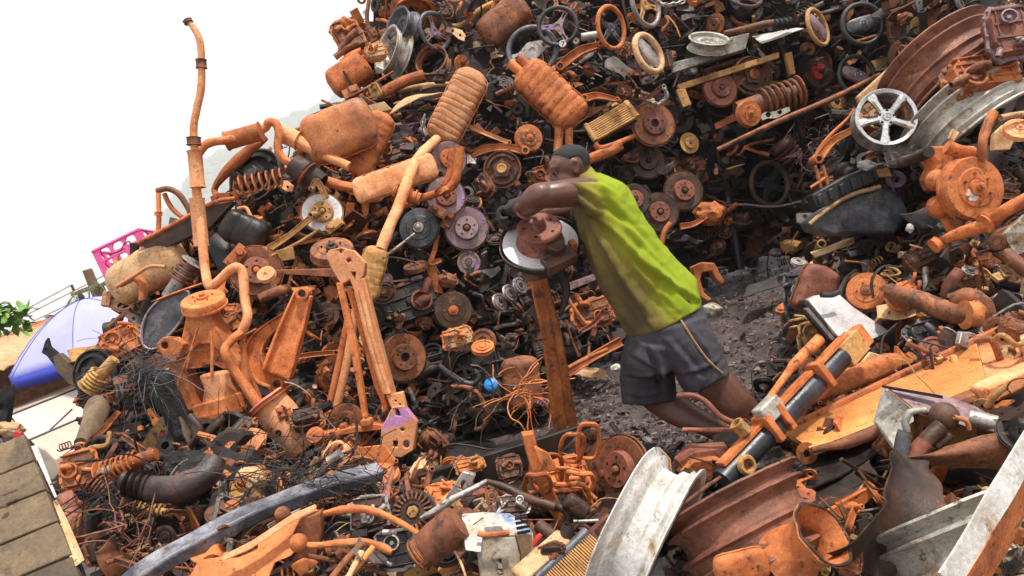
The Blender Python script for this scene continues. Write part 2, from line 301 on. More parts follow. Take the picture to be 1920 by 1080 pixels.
# ------------------------------------------------------------------ builders of the things that repeat
def studs(R, n, rad, z, h, ph=0.0, seg=8):
    return [(R*math.cos(ph+2*math.pi*i/n), R*math.sin(ph+2*math.pi*i/n)) for i in range(n)]
def hub(x, y, r, label, style='disc', n=(0.0, 0.0), d=None, m='rust', m2=None, m3=None, spin=0.3, depth=1.0, caliper=None, name='brake_disc', cat='brake disc', nst=5, group=None, cap=True):
    """hub with brake disc, drum or back plate; r in photo pixels"""
    d = dd(x, y, d, 0.12); R = r*d/F; m2 = m2 or m; m3 = m3 or m2
    o = thing(name, label, cat, frame(x, y, d, n, spin), group, (x, y, r))
    N = 36 if r > 25 else 24
    if style == 'disc':
        G().lathe([(0.30*R,-.10*R),(R*.98,-.10*R),(R,-.085*R),(R,.0),(R*.985,.012*R),(.60*R,.012*R),(.58*R,.0),(.30*R,.0)], N).build('rotor', m, o)
        h = .22*R*depth
        g = G().lathe([(.57*R,-.02*R),(.55*R,h*.75),(.52*R,h),(.20*R,h),(.19*R,h*.7),(.19*R,0)], N).slot(1)
        for px, py in studs(.37*R, nst, .05*R, h, .1*R): g.lathe([(.05*R,h-.01*R),(.05*R,h+.004*R),(.001*R,h+.005*R)], 8, np.array([[1,0,0,px],[0,1,0,py],[0,0,1,0],[0,0,0,1]]))
        g.build('hat', [m2, 'hole'], o)
        G().lathe([(0.01*R,h*.55),(.185*R,h*.55),(.185*R,h*.3)], 16).build('bore', 'hole' if not cap else m3, o)
        if cap: G().lathe([(.13*R,h*.55),(.12*R,h*1.25),(.09*R,h*1.4),(.01*R,h*1.45)], 16).build('grease_cap', m3, o)
        if r > 24:
            bp = G().lathe([(.3*R,-.16*R),(1.0*R,-.16*R),(1.07*R,-.13*R),(1.07*R,-.04*R),(1.05*R,-.04*R),(1.04*R,-.12*R),(.3*R,-.14*R)], N).dent(.03*R, 2.5/R, x)
            bp.build('dust_shield', m3, o)
    elif style == 'drum':
        h = .34*R*depth
        G().lathe([(.2*R,-h),(R*.97,-h),(R*1.0,-h*.96),(R*1.0,-h*.75),(R*.965,-h*.72),(R*.965,-.06*R),(R*.93,0),(R*.62,.01*R),(R*.58,.05*R),(R*.30,.055*R),(R*.27,.03*R)], N).build('drum', m, o)
        G().lathe([(.27*R,.02*R),(.25*R,.13*R),(.13*R,.15*R),(.12*R,.26*R),(.07*R,.29*R),(.004*R,.29*R)], 20).build('hub', m2, o)
        for px, py in studs(.44*R, nst, 0, 0, 0, .4):
            g = G().lathe([(.045*R,0.03*R),(.045*R,.13*R),(.03*R,.15*R),(.001*R,.15*R)], 7, np.array([[1,0,0,px],[0,1,0,py],[0,0,1,0],[0,0,0,1]]))
            g.build('stud', m3, o)
    elif style == 'plate':          # back plate with rolled lip, shoes and flange
        G().lathe([(.15*R,-.06*R),(.86*R,-.06*R),(.93*R,.0),(.94*R,.10*R),(1.0*R,.10*R),(1.0*R,-.05*R),(.9*R,-.14*R),(.15*R,-.14*R)], N).dent(.02*R, 3/R, x).build('back_plate', m, o)
        g = G()
        for s in (-1, 1):
            a0 = .35 if s > 0 else math.pi+.35; a = np.linspace(a0, a0+math.pi-.7, 14); q = [(.80*R*math.cos(t), .80*R*math.sin(t)) for t in a]+[(.68*R*math.cos(t), .68*R*math.sin(t)) for t in a[::-1]]
            G().plate(q, -.03*R, .16*R).build('brake_shoe', m3, o)
        k = 6; fl = []
        for i in range(36):
            t = 2*math.pi*i/36; fl.append(((.44+.05*math.cos(5*t))*R*math.cos(t), (.44+.05*math.cos(5*t))*R*math.sin(t)))
        G().plate(fl, .10*R, .24*R).build('flange', m3, o)
        G().lathe([(.27*R,.22*R),(.26*R,.34*R),(.2*R,.36*R),(.17*R,.33*R),(.004*R,.33*R)], 20).build('hub', m2, o)
    else:                           # pulley: stepped rings with a groove
        G().lathe([(.2*R,-.3*R),(R,-.3*R),(R,-.22*R),(.84*R,-.12*R),(R*.98,0),(R*.98,.06*R),(.8*R,.07*R),(.78*R,-.02*R),(.6*R,-.03*R),(.57*R,.1*R),(.36*R,.11*R),(.3*R,.02*R)], N).build('pulley_wheel', m, o)
        G().lathe([(.3*R,0),(.28*R,.14*R),(.2*R,.16*R),(.004*R,.16*R)], 6).build('nut', m2, o)
    if caliper is not None:
        a = caliper; c = np.array([.92*R*math.cos(a), .92*R*math.sin(a), .05*R]); Rz = rotm((0, 0, 1), a)
        g = G().box(c, (.42*R, .78*R, .42*R), Rz); g.box(c+Rz @ np.array([.12*R, 0, .1*R]), (.3*R, 1.0*R, .14*R), Rz)
        g.tube([c+Rz @ np.array([0, -.2*R, -.1*R]), c+Rz @ np.array([0, -.2*R, .38*R])], .17*R, 10)
        g.dent(.05*R, 4/R, y).build('caliper', m3, o, bev=.03*R)
    return o
def wheel(x, y, r, label, spokes=3, n=(0, 0), d=None, m='black', m2=None, pad=None, spin=0.0, thick=.105, emblem=False, centre=.22, sp_w=.11):
    d = dd(x, y, d, 0.16); R = r*d/F; m2 = m2 or m
    o = thing('steering_wheel', label, 'steering wheel', frame(x, y, d, n, spin), None, (x, y, r))
    ring = [(R*(1-thick)*math.cos(t), R*(1-thick)*math.sin(t), 0) for t in np.linspace(0, 2*math.pi, 44, endpoint=False)]
    G().tube(ring, R*thick, 10, 1, closed=True).build('rim', m, o)
    angs = {2: (0, math.pi), 3: (math.pi/2+2.1, math.pi/2-2.1, math.pi/2), 4: (.45, math.pi-.45, -.75, math.pi+.75)}[spokes]
    for a in angs:
        c, s = math.cos(a), math.sin(a); w0, w1 = sp_w*1.5*R, sp_w*R; p = np.array([c, s]); q = np.array([-s, c])
        pl = [p*.1*R+q*w0, p*.5*R+q*w1*.8, p*.93*R+q*w1*1.3, p*.93*R-q*w1*1.3, p*.5*R-q*w1*.8, p*.1*R-q*w0]
        hl = [[p*.42*R+q*w1*.35, p*.72*R+q*w1*.4, p*.72*R-q*w1*.4, p*.42*R-q*w1*.35]] if pad is None and r > 35 else []
        G().plate([tuple(v) for v in pl], -.07*R, -.02*R, hl).build('spoke', m2, o)
    if pad is None:
        G().lathe([(.09*R,-.10*R),(centre*R,-.10*R),(centre*R,.0),(.12*R,.01*R),(.09*R,-.03*R)], 24).build('hub', m2, o)
    else:
        ph, pm = pad; q = []
        for i in range(28):
            t = 2*math.pi*i/28; cx, sy = math.cos(t), math.sin(t)
            q.append((.80*R*math.copysign(abs(cx)**.55, cx), ph*R*math.copysign(abs(sy)**.6, sy)*(1-.16*abs(cx))))
        g = G(); k = len(q); rings = []
        for sc, z in ((1.0, -.14), (1.0, -.02), (.95, .05), (.8, .09), (.4, .12), (.02, .125)): rings.append(np.array([(a*sc*(1 if sc > .9 else .98), b*sc, z*R) for a, b in q]))
        g.rings(rings).build('horn_pad', pm, o)
        if emblem:
            e = .15*R; z = .135*R
            g = G().tube([(e*math.cos(t), e*math.sin(t), z) for t in np.linspace(0, 2*math.pi, 20, endpoint=False)], .016*R, 6, 1, closed=True)
            for j in range(3):
                a = math.pi/2+j*2.094; w = a+1.047
                g.plate([(0.25*e*math.cos(w), .25*e*math.sin(w)), (e*math.cos(a), e*math.sin(a)), (.25*e*math.cos(a-1.047), .25*e*math.sin(a-1.047))], z-.004*R, z+.01*R)
            g.lathe([(.3*e,z-.01*R),(.25*e,z+.012*R),(.01*e,z+.013*R)], 12); g.build('emblem', 'chrome', o)
    return o
RIMB = [(.90,-.52),(1.0,-.51),(1.01,-.48),(.97,-.45),(.90,-.42),(.86,-.38),(.87,-.34),(.96,-.31),(.96,-.28),(.88,-.24),(.82,-.17),(.81,-.05),(.83,.02),(.93,.06),(.94,.10),(.88,.14),(.87,.26),(.95,.30),(.95,.33),(.88,.38),(.90,.42),(1.0,.46),(1.01,.50),(.97,.52),(.88,.47),(.84,.38),(.83,.2),(.78,.04),(.77,-.2),(.82,-.3),(.88,-.48)]
RIMP = [(.90,-.52),(1.0,-.51),(1.01,-.48),(.97,-.45),(.92,-.41),(.90,-.36),(.95,-.32),(.93,-.28),(.86,-.24),(.82,-.18),(.81,-.02),(.82,.08),(.88,.15),(.885,.29),(.94,.33),(.91,.38),(.93,.42),(1.0,.46),(1.01,.50),(.97,.52),(.89,.47),(.86,.36),(.85,.2),(.78,.10),(.77,-.2),(.83,-.3),(.88,-.48)]
def barrel(x, y, r, label, n, d=None, m='rust', disc=True, wide=1.0, m2=None, name='wheel_barrel', spin=0.0, at=None):
    """bare steel wheel: rolled flanges and a well between them; axis along n"""
    d = dd(x, y, d, 0.1); R = r*d/F; o = thing(name, label, 'wheel rim', frame(x, y, d, n, spin), None, at or (x, y, r))
    G().lathe([(a*R, b*R*wide) for a, b in (RIMB if m == 'brownrim' or (m == 'alu' and r > 100) else RIMP)], 64, closed=True).dent(.02*R, 1.1/R, x).dent(.004*R, 8/R, y).build('barrel', m, o)
    if disc:
        g = G().lathe([(.78*R,-.04*R*wide),(.74*R,.06*R),(.6*R,.14*R),(.42*R,.12*R),(.36*R,.02*R),(.16*R,.02*R),(.15*R,0),(.36*R,-.01*R),(.43*R,.09*R),(.6*R,.11*R),(.73*R,.02*R),(.76*R,-.05*R*wide)], 40).slot(1)
        for px, py in studs(.26*R, 6, 0, 0, 0): g.lathe([(.05*R,.021*R),(.001*R,.024*R)], 8, np.array([[1,0,0,px],[0,1,0,py],[0,0,1,0],[0,0,0,1]]))
        g.build('wheel_disc', [m2 or m, 'hole'], o)
    return o
def sq_ring(c, u, v, a, b, p=2.6, n=28):
    t = np.linspace(0, 2*math.pi, n, endpoint=False); cc, ss = np.cos(t), np.sin(t)
    return c+(np.sign(cc)*np.abs(cc)**(2/p)*a)[:, None]*u+(np.sign(ss)*np.abs(ss)**(2/p)*b)[:, None]*v
def muffler(A, B, w, label, d=None, m='dust', ribs=8, flat=.55, seam=True, pipes=(), pm=None, d2=None, rib_h=.022, at=None, sag=0.0, endp=9):
    """exhaust silencer between two photo points, w its width in photo pixels; pipes = [(points, width)]"""
    d = dd(*mid([A, B]), d, 0.22); d2 = d2 or d; a, b = P(*A, d), P(*B, d2); ax = unit(b-a); Lh = np.linalg.norm(b-a)/2; c = (a+b)/2
    nrm = unit(-FW-ax*np.dot(-FW, ax)); u = np.cross(nrm, ax); W = w*((d+d2)/2)/F/2; H = W*flat
    o = thing('muffler', label, 'exhaust muffler', c, None, at or (*mid([A, B]), max(w/2, math.dist(A, B)/2)))
    g = G(); rings = []; K = max(30, ribs*7)
    for i in range(K+1):
        t = -1+2*i/K; e = (1-abs(t)**endp)**.5 if abs(t) < 1 else 0.02
        rb = 1+(rib_h*1.3*(abs(math.cos(math.pi*ribs*t*.5))**.5*2-1.2) if abs(t) < .86 else 0); e = max(e, .2)*rb
        rings.append(sq_ring(c+ax*t*Lh+nrm*sag*Lh*(t*t), u, nrm, W*e, H*e, 3.2))
    g.rings(rings).dent(.07*W, 1.6/W, A[0]).dent(.02*W, 6/W, A[1]).build('shell', m, o, rel=True)
    if seam:
        pts = []
        for s in (1, -1):
            for t in np.linspace(-.98, .98, 18)*s: pts.append(c+ax*t*Lh+u*s*W*(1.06*max(.2, (1-abs(t)**endp)**.5))+nrm*sag*Lh*t*t)
        G().tube(pts, .075*W, 6, 1, closed=True, flat=.5).dent(.03*W, 4/W, A[0]).build('seam', m, o, rel=True)
    for pp, pw in pipes:
        q = [P(p[0], p[1], p[2] if len(p) > 2 else d) for p in pp]; G().tube(q, pw*d/F/2, 12, 5, hollow=.82).dent(.004, 12).build('pipe', pm or m, o, rel=True)
    return o
def pipe(name, pts, w, m, label, cat, off=0.1, flat=1.0, hollow=.8, k=5, at=None, parts=(), group=None, n=10, wob=0.06):
    """bent tube through photo points; w = width in photo pixels (one number, or one per point)"""
    q = path(pts, off); ds = [np.dot(p-CP, FW) for p in q]; ww = [w]*len(q) if np.isscalar(w) else w
    rr = [a*dz/F/2 for a, dz in zip(ww, ds)]; c = mid(pts)
    g = G().tube(q, rr, n, k, flat=flat, hollow=hollow)
    if wob: g.dent(wob*max(rr), 1.2/max(rr), c[0])
    if not parts: return solo(g, name, m, label, cat, at or (*c, span(pts)*.6), group)
    o = thing(name, label, cat, g.low(), group, at or (*c, span(pts)*.6)); g.build('tube', m, o, rel=True)
    for p in parts: p(o)
    return o
def collar(A, B, w, m, nm='resonator', d=None, lip=1.12, n=24):
    """a wider can, flange or sleeve on a tube, between two photo points"""
    def f(o):
        a, b = path([A, B], .1) if d is None else (P(*A[:2], d), P(*B[:2], d)); dz = np.dot(a-CP, FW); r = w*dz/F/2; t = unit(b-a); L = np.linalg.norm(b-a); e = min(.12*L, .3*r)
        G().tube([a, a+t*e*.1, a+t*e, b-t*e, b-t*e*.1, b], [r*.6, r*lip, r, r, r*lip, r*.6], n, 1).dent(.03*r, 1.5/r, A[0]).build(nm, m, o, rel=True)
    return f
def px_part(nm, poly, d, th, m, holes=(), grad=None, bev=0.0, dent=0.0):
    def f(o): px_geo(poly, d, th, holes, grad, dent).build(nm, m, o, rel=True, bev=bev)
    return f
def px_geo(poly, d, th, holes=(), grad=None, dent=0.0):
    """an outline in the photo at its own distance (d; grad = how d changes per 100 px across, down), th thick, away from the eye"""
    cx, cy = mid(poly); g = G().plate(poly, 0, 1, holes); V = g.V[0]
    for i in range(len(V)):
        x, y, z = V[i]; dz = d+(grad[0]*(x-cx)/100+grad[1]*(y-cy)/100 if grad else 0); V[i] = P(x, y, dz)+z*th*FW
    if dent: g.dent(dent, 9.0, cx)
    return g
def panel(name, poly, m, label, cat, d=None, th=.02, holes=(), grad=None, off=.12, parts=(), bev=0.004, dent=.004, at=None):
    d = dd(*mid(poly), d, off); g = px_geo(poly, d, th, holes, grad, dent); at = at or (*mid(poly), span(poly))
    if not parts: return solo(g, name, m, label, cat, at, bev=bev)
    o = thing(name, label, cat, g.low(), None, at); g.build('plate', m, o, rel=True, bev=bev)
    for p in parts: p(o)
    return o
def sheet(name, corners, m, label, cat, bend=0.0, th=.006, nu=14, nv=8, rough=.01, parts=(), at=None, curl=(0, 0), ribs=0, ribh=.006, off=.1, jag=.03):
    """thin bent sheet through four photo points (x, y, distance), with real folds"""
    A, B, C, E = path(corners, off); V = []; nrm = unit(np.cross(B-A, E-A))
    if np.dot(nrm, FW) > 0: nrm = -nrm
    for side in (0, 1):
        for i in range(nu+1):
            for j in range(nv+1):
                u, v = i/nu, j/nv; p = (1-u)*(1-v)*A+u*(1-v)*B+u*v*C+(1-u)*v*E
                if i in (0, nu) or j in (0, nv):
                    e = mnoise.noise_vector(Vector(p*9.0)); p = p+jag*(unit(B-A)*e[0]+unit(E-A)*e[1])
                h = bend*4*u*(1-u)+curl[0]*(2*v-1)**2+curl[1]*math.sin(u*7+v*4)*.5+(ribh*math.cos(ribs*math.pi*2*v) if ribs else 0)
                q = mnoise.noise_vector(Vector(p*4.0)); V.append(p+nrm*(h+rough*q[0]*2)-(nrm*th if side else 0))
    n = (nu+1)*(nv+1); Fs = []; ix = lambda i, j: i*(nv+1)+j
    for i in range(nu):
        for j in range(nv):
            f = [ix(i, j), ix(i+1, j), ix(i+1, j+1), ix(i, j+1)]; Fs += [f, [k+n for k in f[::-1]]]
    edge = [ix(i, 0) for i in range(nu)]+[ix(nu, j) for j in range(nv)]+[ix(i, nv) for i in range(nu, 0, -1)]+[ix(0, j) for j in range(nv, 0, -1)]
    for k in range(len(edge)): a, b = edge[k], edge[(k+1) % len(edge)]; Fs.append([a, a+n, b+n, b])
    g = G().add(V, Fs); at = at or (*mid(corners), span(corners))
    if not parts: return solo(g, name, m, label, cat, at)
    o = thing(name, label, cat, g.low(), None, at); g.build('skin', m, o, rel=True)
    for p in parts: p(o)
    return o
def core(label, corners, m, fins=14, m2='dark', off=.1, th=.05):
    """cooler: fin pack between two tanks"""
    A, B, C, E = path(corners, off); u = unit(B-A); v = unit((E-A)-u*np.dot(E-A, u)); nn = np.cross(u, v); L, W = np.linalg.norm(B-A), np.linalg.norm(E-A)
    if np.dot(nn, FW) > 0: nn = -nn
    R = np.stack([u, v, np.cross(u, v)], 1); c = (A+B+C+E)/4; o = thing('radiator', label, 'radiator', c, None, (*mid(corners), span(corners)))
    G().box(c-nn*th*.6, (L*.96, W*.94, th), R).build('core', m2, o, rel=True); g = G()
    for k in range(fins): g.box(c+v*W*(-.46+.92*k/(fins-1)), (L*.94, W*.5/fins, th*.5), R)
    g.dent(.003, 12, 1).build('fin', m, o, rel=True)
    for s in (-1, 1): G().tube([c+u*s*L*.5-v*W*.5, c+u*s*L*.5, c+u*s*L*.5+v*W*.5], th*.55, 10, 3).dent(.006, 9, s).build('tank', m, o, rel=True)
    return o
def coil(g, a, b, r, turns, wr, n=8, tint=None):
    ax = unit(b-a); t0 = np.array([0, 0, 1.0]) if abs(ax[2]) < .9 else np.array([1.0, 0, 0]); u = unit(np.cross(ax, t0)); v = np.cross(ax, u); K = int(turns*18)
    return g.tube([a+(b-a)*(.04+.92*i/K)+r*(math.cos(2*math.pi*turns*i/K)*u+math.sin(2*math.pi*turns*i/K)*v) for i in range(K+1)], wr, n, 1, tint=tint)
def spring(A, B, w, label, turns=6, m='rust', strut=None, wire=.13, seat=True, d=None, name='coil_spring', cat='coil spring', rod=None, m2=None, off=.15, at=None):
    d1 = dd(*A, d, off); d2 = dd(*B, d, off); a, b = P(*A, d1), P(*B, d2); r = w*d1/F/2; ax = unit(b-a)
    o = thing(name, label, cat, (a+b)/2, None, at or (*mid([A, B]), max(w/2, math.dist(A, B)/2)))
    coil(G(), a, b, r*(1-wire), turns, r*wire).build('coil', m, o, rel=True)
    if seat:
        G().tube([a-ax*.12*r, a-ax*.02*r, a+ax*.04*r], [r*.9, r*1.08, r*1.05], 24, 1).build('spring_seat', m2 or m, o, rel=True)
    if strut:
        G().tube([a-ax*.2*r, a+(b-a)*.55], r*.5*strut, 16, 1).build('damper_rod', rod or m2 or m, o, rel=True)
        G().tube([a+(b-a)*.4, b, b+ax*r*1.6], [r*.62*strut, r*.66*strut, r*.6*strut], 16, 1).build('damper_tube', m2 or m, o, rel=True)
    return o
def casting(name, x, y, w, h, label, cat, d=None, m='dark', m2=None, spin=0.0, n=(0.2, 0.3), seed=1, deep=.7, cyl=1, off=.1, ribs=4, holes=3, at=None):
    """engine or gearbox casting: ribbed body, bolted flange, bosses, a bore or two"""
    d = dd(x, y, d, off); W, H = w*d/F, h*d/F; T = deep*min(W, H); R = random.Random(seed*13+int(x)); m2 = m2 or m
    o = thing(name, label, cat, frame(x, y, d, n, spin), None, at or (x, y, max(w, h)/2))
    q = []; N = 26
    for i in range(N):
        t = 2*math.pi*i/N; e = .86+.16*R.random(); c, s = math.cos(t), math.sin(t); q.append((W/2*e*math.copysign(abs(c)**.6, c), H/2*e*math.copysign(abs(s)**.6, s)))
    g = G(); rings = [np.array([(a*k, b*k, z) for a, b in q]) for k, z in ((.7, -T), (.86, -.8*T), (.9, -.3*T), (.84, -.06*T), (.80, .0))]
    g.rings(rings)
    for i in range(ribs):
        yy = H*(-.36+.72*i/max(1, ribs-1)); g.box((0, yy, -.02*T), (W*.7, H*.035, .16*T))
    for i in range(3): g.box((W*(-.28+.28*i), 0, -.03*T), (W*.03, H*.72, .13*T))
    g.dent(.012*W+.006, 9/W*.4, seed).build('housing', m, o, bev=.006)
    gf = G().plate([(a*1.05, b*1.05) for a, b in q], -.36*T, -.28*T)
    for i in range(cyl):
        cx, cy, r = W*R.uniform(-.25, .25), H*R.uniform(-.25, .25), min(W, H)*R.uniform(.16, .26)
        MT = np.array([[1,0,0,cx],[0,1,0,cy],[0,0,1,0],[0,0,0,1]])
        G().lathe([(r,-.1*T),(r,.16*T),(r*.8,.17*T),(r*.74,.02*T),(r*.3,.01*T),(r*.25,.1*T),(.003,.1*T)], 20, MT).build('boss', m2, o)
    for i in range(14):
        a, b = q[int(i*N/14)]; gf.lathe([(.03*W,-.4*T),(.03*W,-.22*T),(.001,-.21*T)], 6, np.array([[1,0,0,a*.98],[0,1,0,b*.98],[0,0,1,0],[0,0,0,1]]))
    gf.build('flange', m2, o)
    for i in range(holes):
        cx, cy, r = W*R.uniform(-.36, .36), H*R.uniform(-.36, .36), min(W, H)*R.uniform(.05, .1); a = R.uniform(0, 6.28); e = np.array([cx, cy, .0])
        v = np.array([math.cos(a), math.sin(a), 1.0])
        G().tube([e, e+v*.12*W, e+v*.12*W+np.array([math.cos(a), math.sin(a), 0])*.12*W], r, 10, 4, hollow=.75).build('spout', m2, o)
    return o
def arm(name, pts, w, label, cat, d=None, m='dust', th=.05, eyes=(0, -1), eye_r=.6, off=.2, hole=True, at=None, m2=None):
    """pressed or forged suspension arm along photo points, widths per point, with bushing eyes at its ends"""
    c = mid(pts[:]) ; ds = [p[2] if len(p) > 2 else dd(p[0], p[1], d, off) for p in pts]; ww = [w]*len(pts) if np.isscalar(w) else w
    o = thing(name, label, cat, P(*c[:2], sum(ds)/len(ds)), None, at or (*c, span(pts)))
    q = [P(p[0], p[1], z) for p, z in zip(pts, ds)]; rad = [a*z/F/2 for a, z in zip(ww, ds)]
    # a channel section: broad web and two raised flanges
    S = smooth_path(q, 5); RR = smooth_path(np.array([[r, 0, 0] for r in rad]), 5)[:, 0]; rings = []
    for i in range(len(S)):
        t = unit(S[min(i+1, len(S)-1)]-S[max(i-1, 0)]); nn = unit(-FW-t*np.dot(-FW, t)); u = np.cross(nn, t); r = RR[i]; e = min(th*.5, r*.6)
        rings.append(np.array([S[i]+u*r*a+nn*b*e for a, b in ((-1,-1),(-1,1),(-.78,1.0),(-.66,.35),(.66,.35),(.78,1.0),(1,1),(1,-1))]))
    G().rings(rings).dent(.004, 8, c[0]).build('beam', m, o, rel=True, bev=.004)
    for e in eyes:
        t = unit(q[1]-q[0]) if e == 0 else unit(q[-1]-q[-2]); p = q[e]; r = max(rad[e], 1e-3)*eye_r*1.6; nn = unit(-FW-t*np.dot(-FW, t)); u = np.cross(nn, t)
        M4 = np.eye(4); M4[:3, 0] = t; M4[:3, 1] = u; M4[:3, 2] = nn; M4[:3, 3] = p
        G().lathe([(r*.55,-th*.62),(r,-th*.62),(r,th*.66),(r*.62,th*.68),(r*.55,th*.5)], 20, M4).build('eye', m, o, rel=True)
        G().lathe([(.2*r,-th*.55),(r*.54,-th*.55),(r*.54,th*.56),(r*.26,th*.6),(.2*r,th*.5)], 16, M4).build('bushing', m2 or 'black', o, rel=True)
    return o
def blob(x, y, w, h, label, name, cat, m, d=None, off=.1, seed=1.0, flat=.5, amp=.35, n=(0, .3), spin=0.0, at=None):
    """crumpled lump: cloth, leaf litter, torn casting"""
    d = dd(x, y, d, off); W, H = w*d/F/2, h*d/F/2; g = G().ball((0, 0, 0), 1.0, 20, 12); fr = arr(frame(x, y, d, n, spin)); V = g.V[0]
    for i in range(len(V)):
        p = V[i]; q = mnoise.noise_vector(Vector(p*1.7)+Vector((seed*3.1, seed, seed*.7))); q2 = mnoise.noise_vector(Vector(p*4.5)+Vector((seed, seed, seed)))
        p = p*(1+amp*q[0])+np.array(q2[:])*amp*.45; V[i] = p*np.array([W, H, min(W, H)*flat*2])
    g.V[0] = tr(fr, V); return solo(g, name, m, label, cat, at or (x, y, max(w, h)/2))
# ------------------------------------------------------------------ exhausts on the skyline
pipe('exhaust_pipe', [(352,40,4.6),(364,54,4.6),(375,78,4.6),(378,120,4.6),(377,165,4.6),(369,205,4.6),(363,240,4.6),(365,290,4.6),(369,360,4.6),(377,430,4.55),(384,500,4.5),(392,536,4.4),(410,527,4.35),(438,502,4.3),(455,512,4.3),(459,560,4.25),(464,595,4.2),(452,625,4.2)],
     [9,12,13,13,14,14,14,15,17,17,17,18,18,18,18,18,18,18], 'pale', 'tall thin exhaust pipe| with two cans standing up against the sky', 'exhaust pipe', hollow=.75, at=(370,220,200),
     parts=[collar((365,283),(371,352),26,'pale',d=4.6), collar((369,372),(378,462),27,'pale',d=4.58,lip=1.06), collar((363,258),(364,272),25,'rust','flange',d=4.6), collar((377,112),(378,128),19,'rust','clamp',d=4.6), collar((351,38),(354,43),16,'rust','end_flange',d=4.6)])
pipe('exhaust_pipe', [(372,288,4.9),(385,272,4.9),(405,265,4.9),(430,262,4.9),(492,243,5.0),(503,230,5.0),(516,231,5.0),(523,248,5.0),(521,280,5.0),(530,297,5.0),(545,306,5.0)], 16, 'dust', 'crooked orange exhaust| with one fat can reaching off the tall pipe', 'exhaust pipe', at=(450,255,60),
     parts=[collar((424,265),(490,246),34,'dust',d=4.95)])
pipe('exhaust_can', [(548,308,4.9),(575,325,4.9),(603,345,4.9)], [42,46,42], 'dark', 'dark brown stubby can| at the lower end of the crooked exhaust', 'exhaust can', hollow=.9, parts=[collar((574,324),(579,328),50,'rust','band',d=4.88)])
pipe('exhaust_pipe', [(600,335,5.0),(635,347,5.0),(672,354,5.0)], 20, 'dust', 'short orange pipe| from the dark stubby can to the flat pale muffler', 'exhaust pipe')
pipe('exhaust_pipe', [(532,252,5.1),(556,263,5.1),(600,287,5.1),(655,312,5.1)], [30,28,20,18], 'pale', 'thick pale pipe| ending in a wide sleeve beside the grey patched muffler', 'exhaust pipe', parts=[collar((532,252),(560,264),34,'pale','sleeve',d=5.1)])
pipe('exhaust_pipe', [(297,437,4.9),(298,405,4.9),(297,362,4.9)], 9, 'dust', 'upright thin orange pipe| above the pink crate and plate', 'exhaust pipe', parts=[collar((297,398),(297,404),14,'dust','clamp',d=4.9)])
pipe('exhaust_pipe', [(294,358,5.0),(315,354,5.0),(335,364,5.0),(350,385,5.0),(358,402,5.0)], 11, 'rust', 'arched grey brown pipe| over the upright thin orange pipe', 'exhaust pipe')
pipe('exhaust_pipe', [(308,363,5.02),(318,384,5.02),(332,400,5.02),(350,412,5.02)], 9, 'dust', 'slanting orange pipe| under the arched grey brown pipe', 'exhaust pipe')
pipe('exhaust_pipe', [(500,258,5.3),(470,280,5.3),(435,312,5.3),(410,340,5.3),(402,358,5.3),(412,372,5.25),(416,388,5.2)], [10,20,22,14,11,11,8], 'orange', 'sooty orange pipe| hanging off the skyline beside the tall pipe', 'exhaust pipe')
panel('metal_plate', [(256,457),(395,383),(440,378),(395,425),(300,470),(262,462)], 'dark', 'dark folded plate| with an orange edge jutting out past the pink crate', 'metal plate', 4.85, .06)
pipe('edge_strip', [(258,456,4.82),(330,418,4.82),(400,380,4.82),(440,372,4.85)], 8, 'orange', 'thin rusty edge strip| along the dark folded plate', 'metal strip', hollow=0)
# ------------------------------------------------------------------ mufflers
muffler((893,133),(822,268),64,'tall ribbed pale orange muffler| standing upright on a bent down pipe',None,'pale',13,.55,pipes=[([(818,262,5.5),(795,283,5.0),(775,312,4.7),(764,340,4.58),(748,385,4.5),(728,430,4.4),(714,468,4.35)],17)],pm='pale',at=(855,200,70))
muffler((978,128),(1086,228),72,'deep orange muffler| with two pipe stubs at each end below the wheels',5.9,'orange',9,.6,pipes=[([(955,118),(985,142)],19),([(972,108),(1000,132)],19),([(1044,215),(1048,245),(1045,285)],17),([(1066,215),(1067,245),(1068,275),(1080,288)],15)],pm='dust',rib_h=.02)
muffler((818,308),(664,362),48,'flat pale muffler| with a corrugated spout lying across the centre pipes',4.75,'pale',14,.45,endp=26,pipes=[([(725,350),(745,360),(758,364)],16)],pm='dust',at=(740,335,75))
pipe('flex_pipe',[(738,358,4.6),(752,363,4.6),(788,374,4.6)],[20,24,24],'dust','corrugated orange spout| on the flat pale muffler','flex pipe',hollow=.78,parts=[collar((742+9*i,359.5+2.6*i),(745+9*i,360.3+2.6*i),28,'dust','ring',d=4.6) for i in range(5)])
muffler((572,272),(702,222),92,'big grey patched muffler| lying in front of the skyline panels',5.15,'patched',2,.6,at=(640,245,75),rib_h=.006)
muffler((722,212),(664,328),54,'ribbed tan muffler| hanging behind the big grey patched one',5.3,'dust',10,.5,pipes=[([(690,300),(695,330),(684,400),(680,475)],13)],at=(700,270,55))
muffler((708,462),(684,562),46,'ochre ribbed muffler| hanging between the subframe rails and the dark drums',4.35,'gold',8,.5,at=(700,510,45))
muffler((620,165),(690,118),56,'rusty round ended can| poking out of the skyline above the hill',6.4,'orange',1,.9,at=(655,140,45),rib_h=.0)
pipe('exhaust_pipe',[(862,275,4.9),(858,320,4.9),(848,348,4.9),(820,362,4.9),(780,375,4.9),(750,388,4.9)],[18,18,18,15,14,14],'orange','open ended twin pipe, nearer tube| standing in front of the violet ring','exhaust pipe',parts=[collar((826,352),(832,362),24,'orange','clamp',d=4.88)])
pipe('exhaust_pipe',[(848,279,5.0),(845,325,5.0),(832,350,5.0)],16,'orange','open ended twin pipe, farther tube| behind the nearer tube','exhaust pipe')
pipe('exhaust_pipe',[(780,330,4.85),(768,342,4.8),(764,362,4.8)],15,'dust','hooked orange pipe end| beside the flat pale muffler','exhaust pipe')
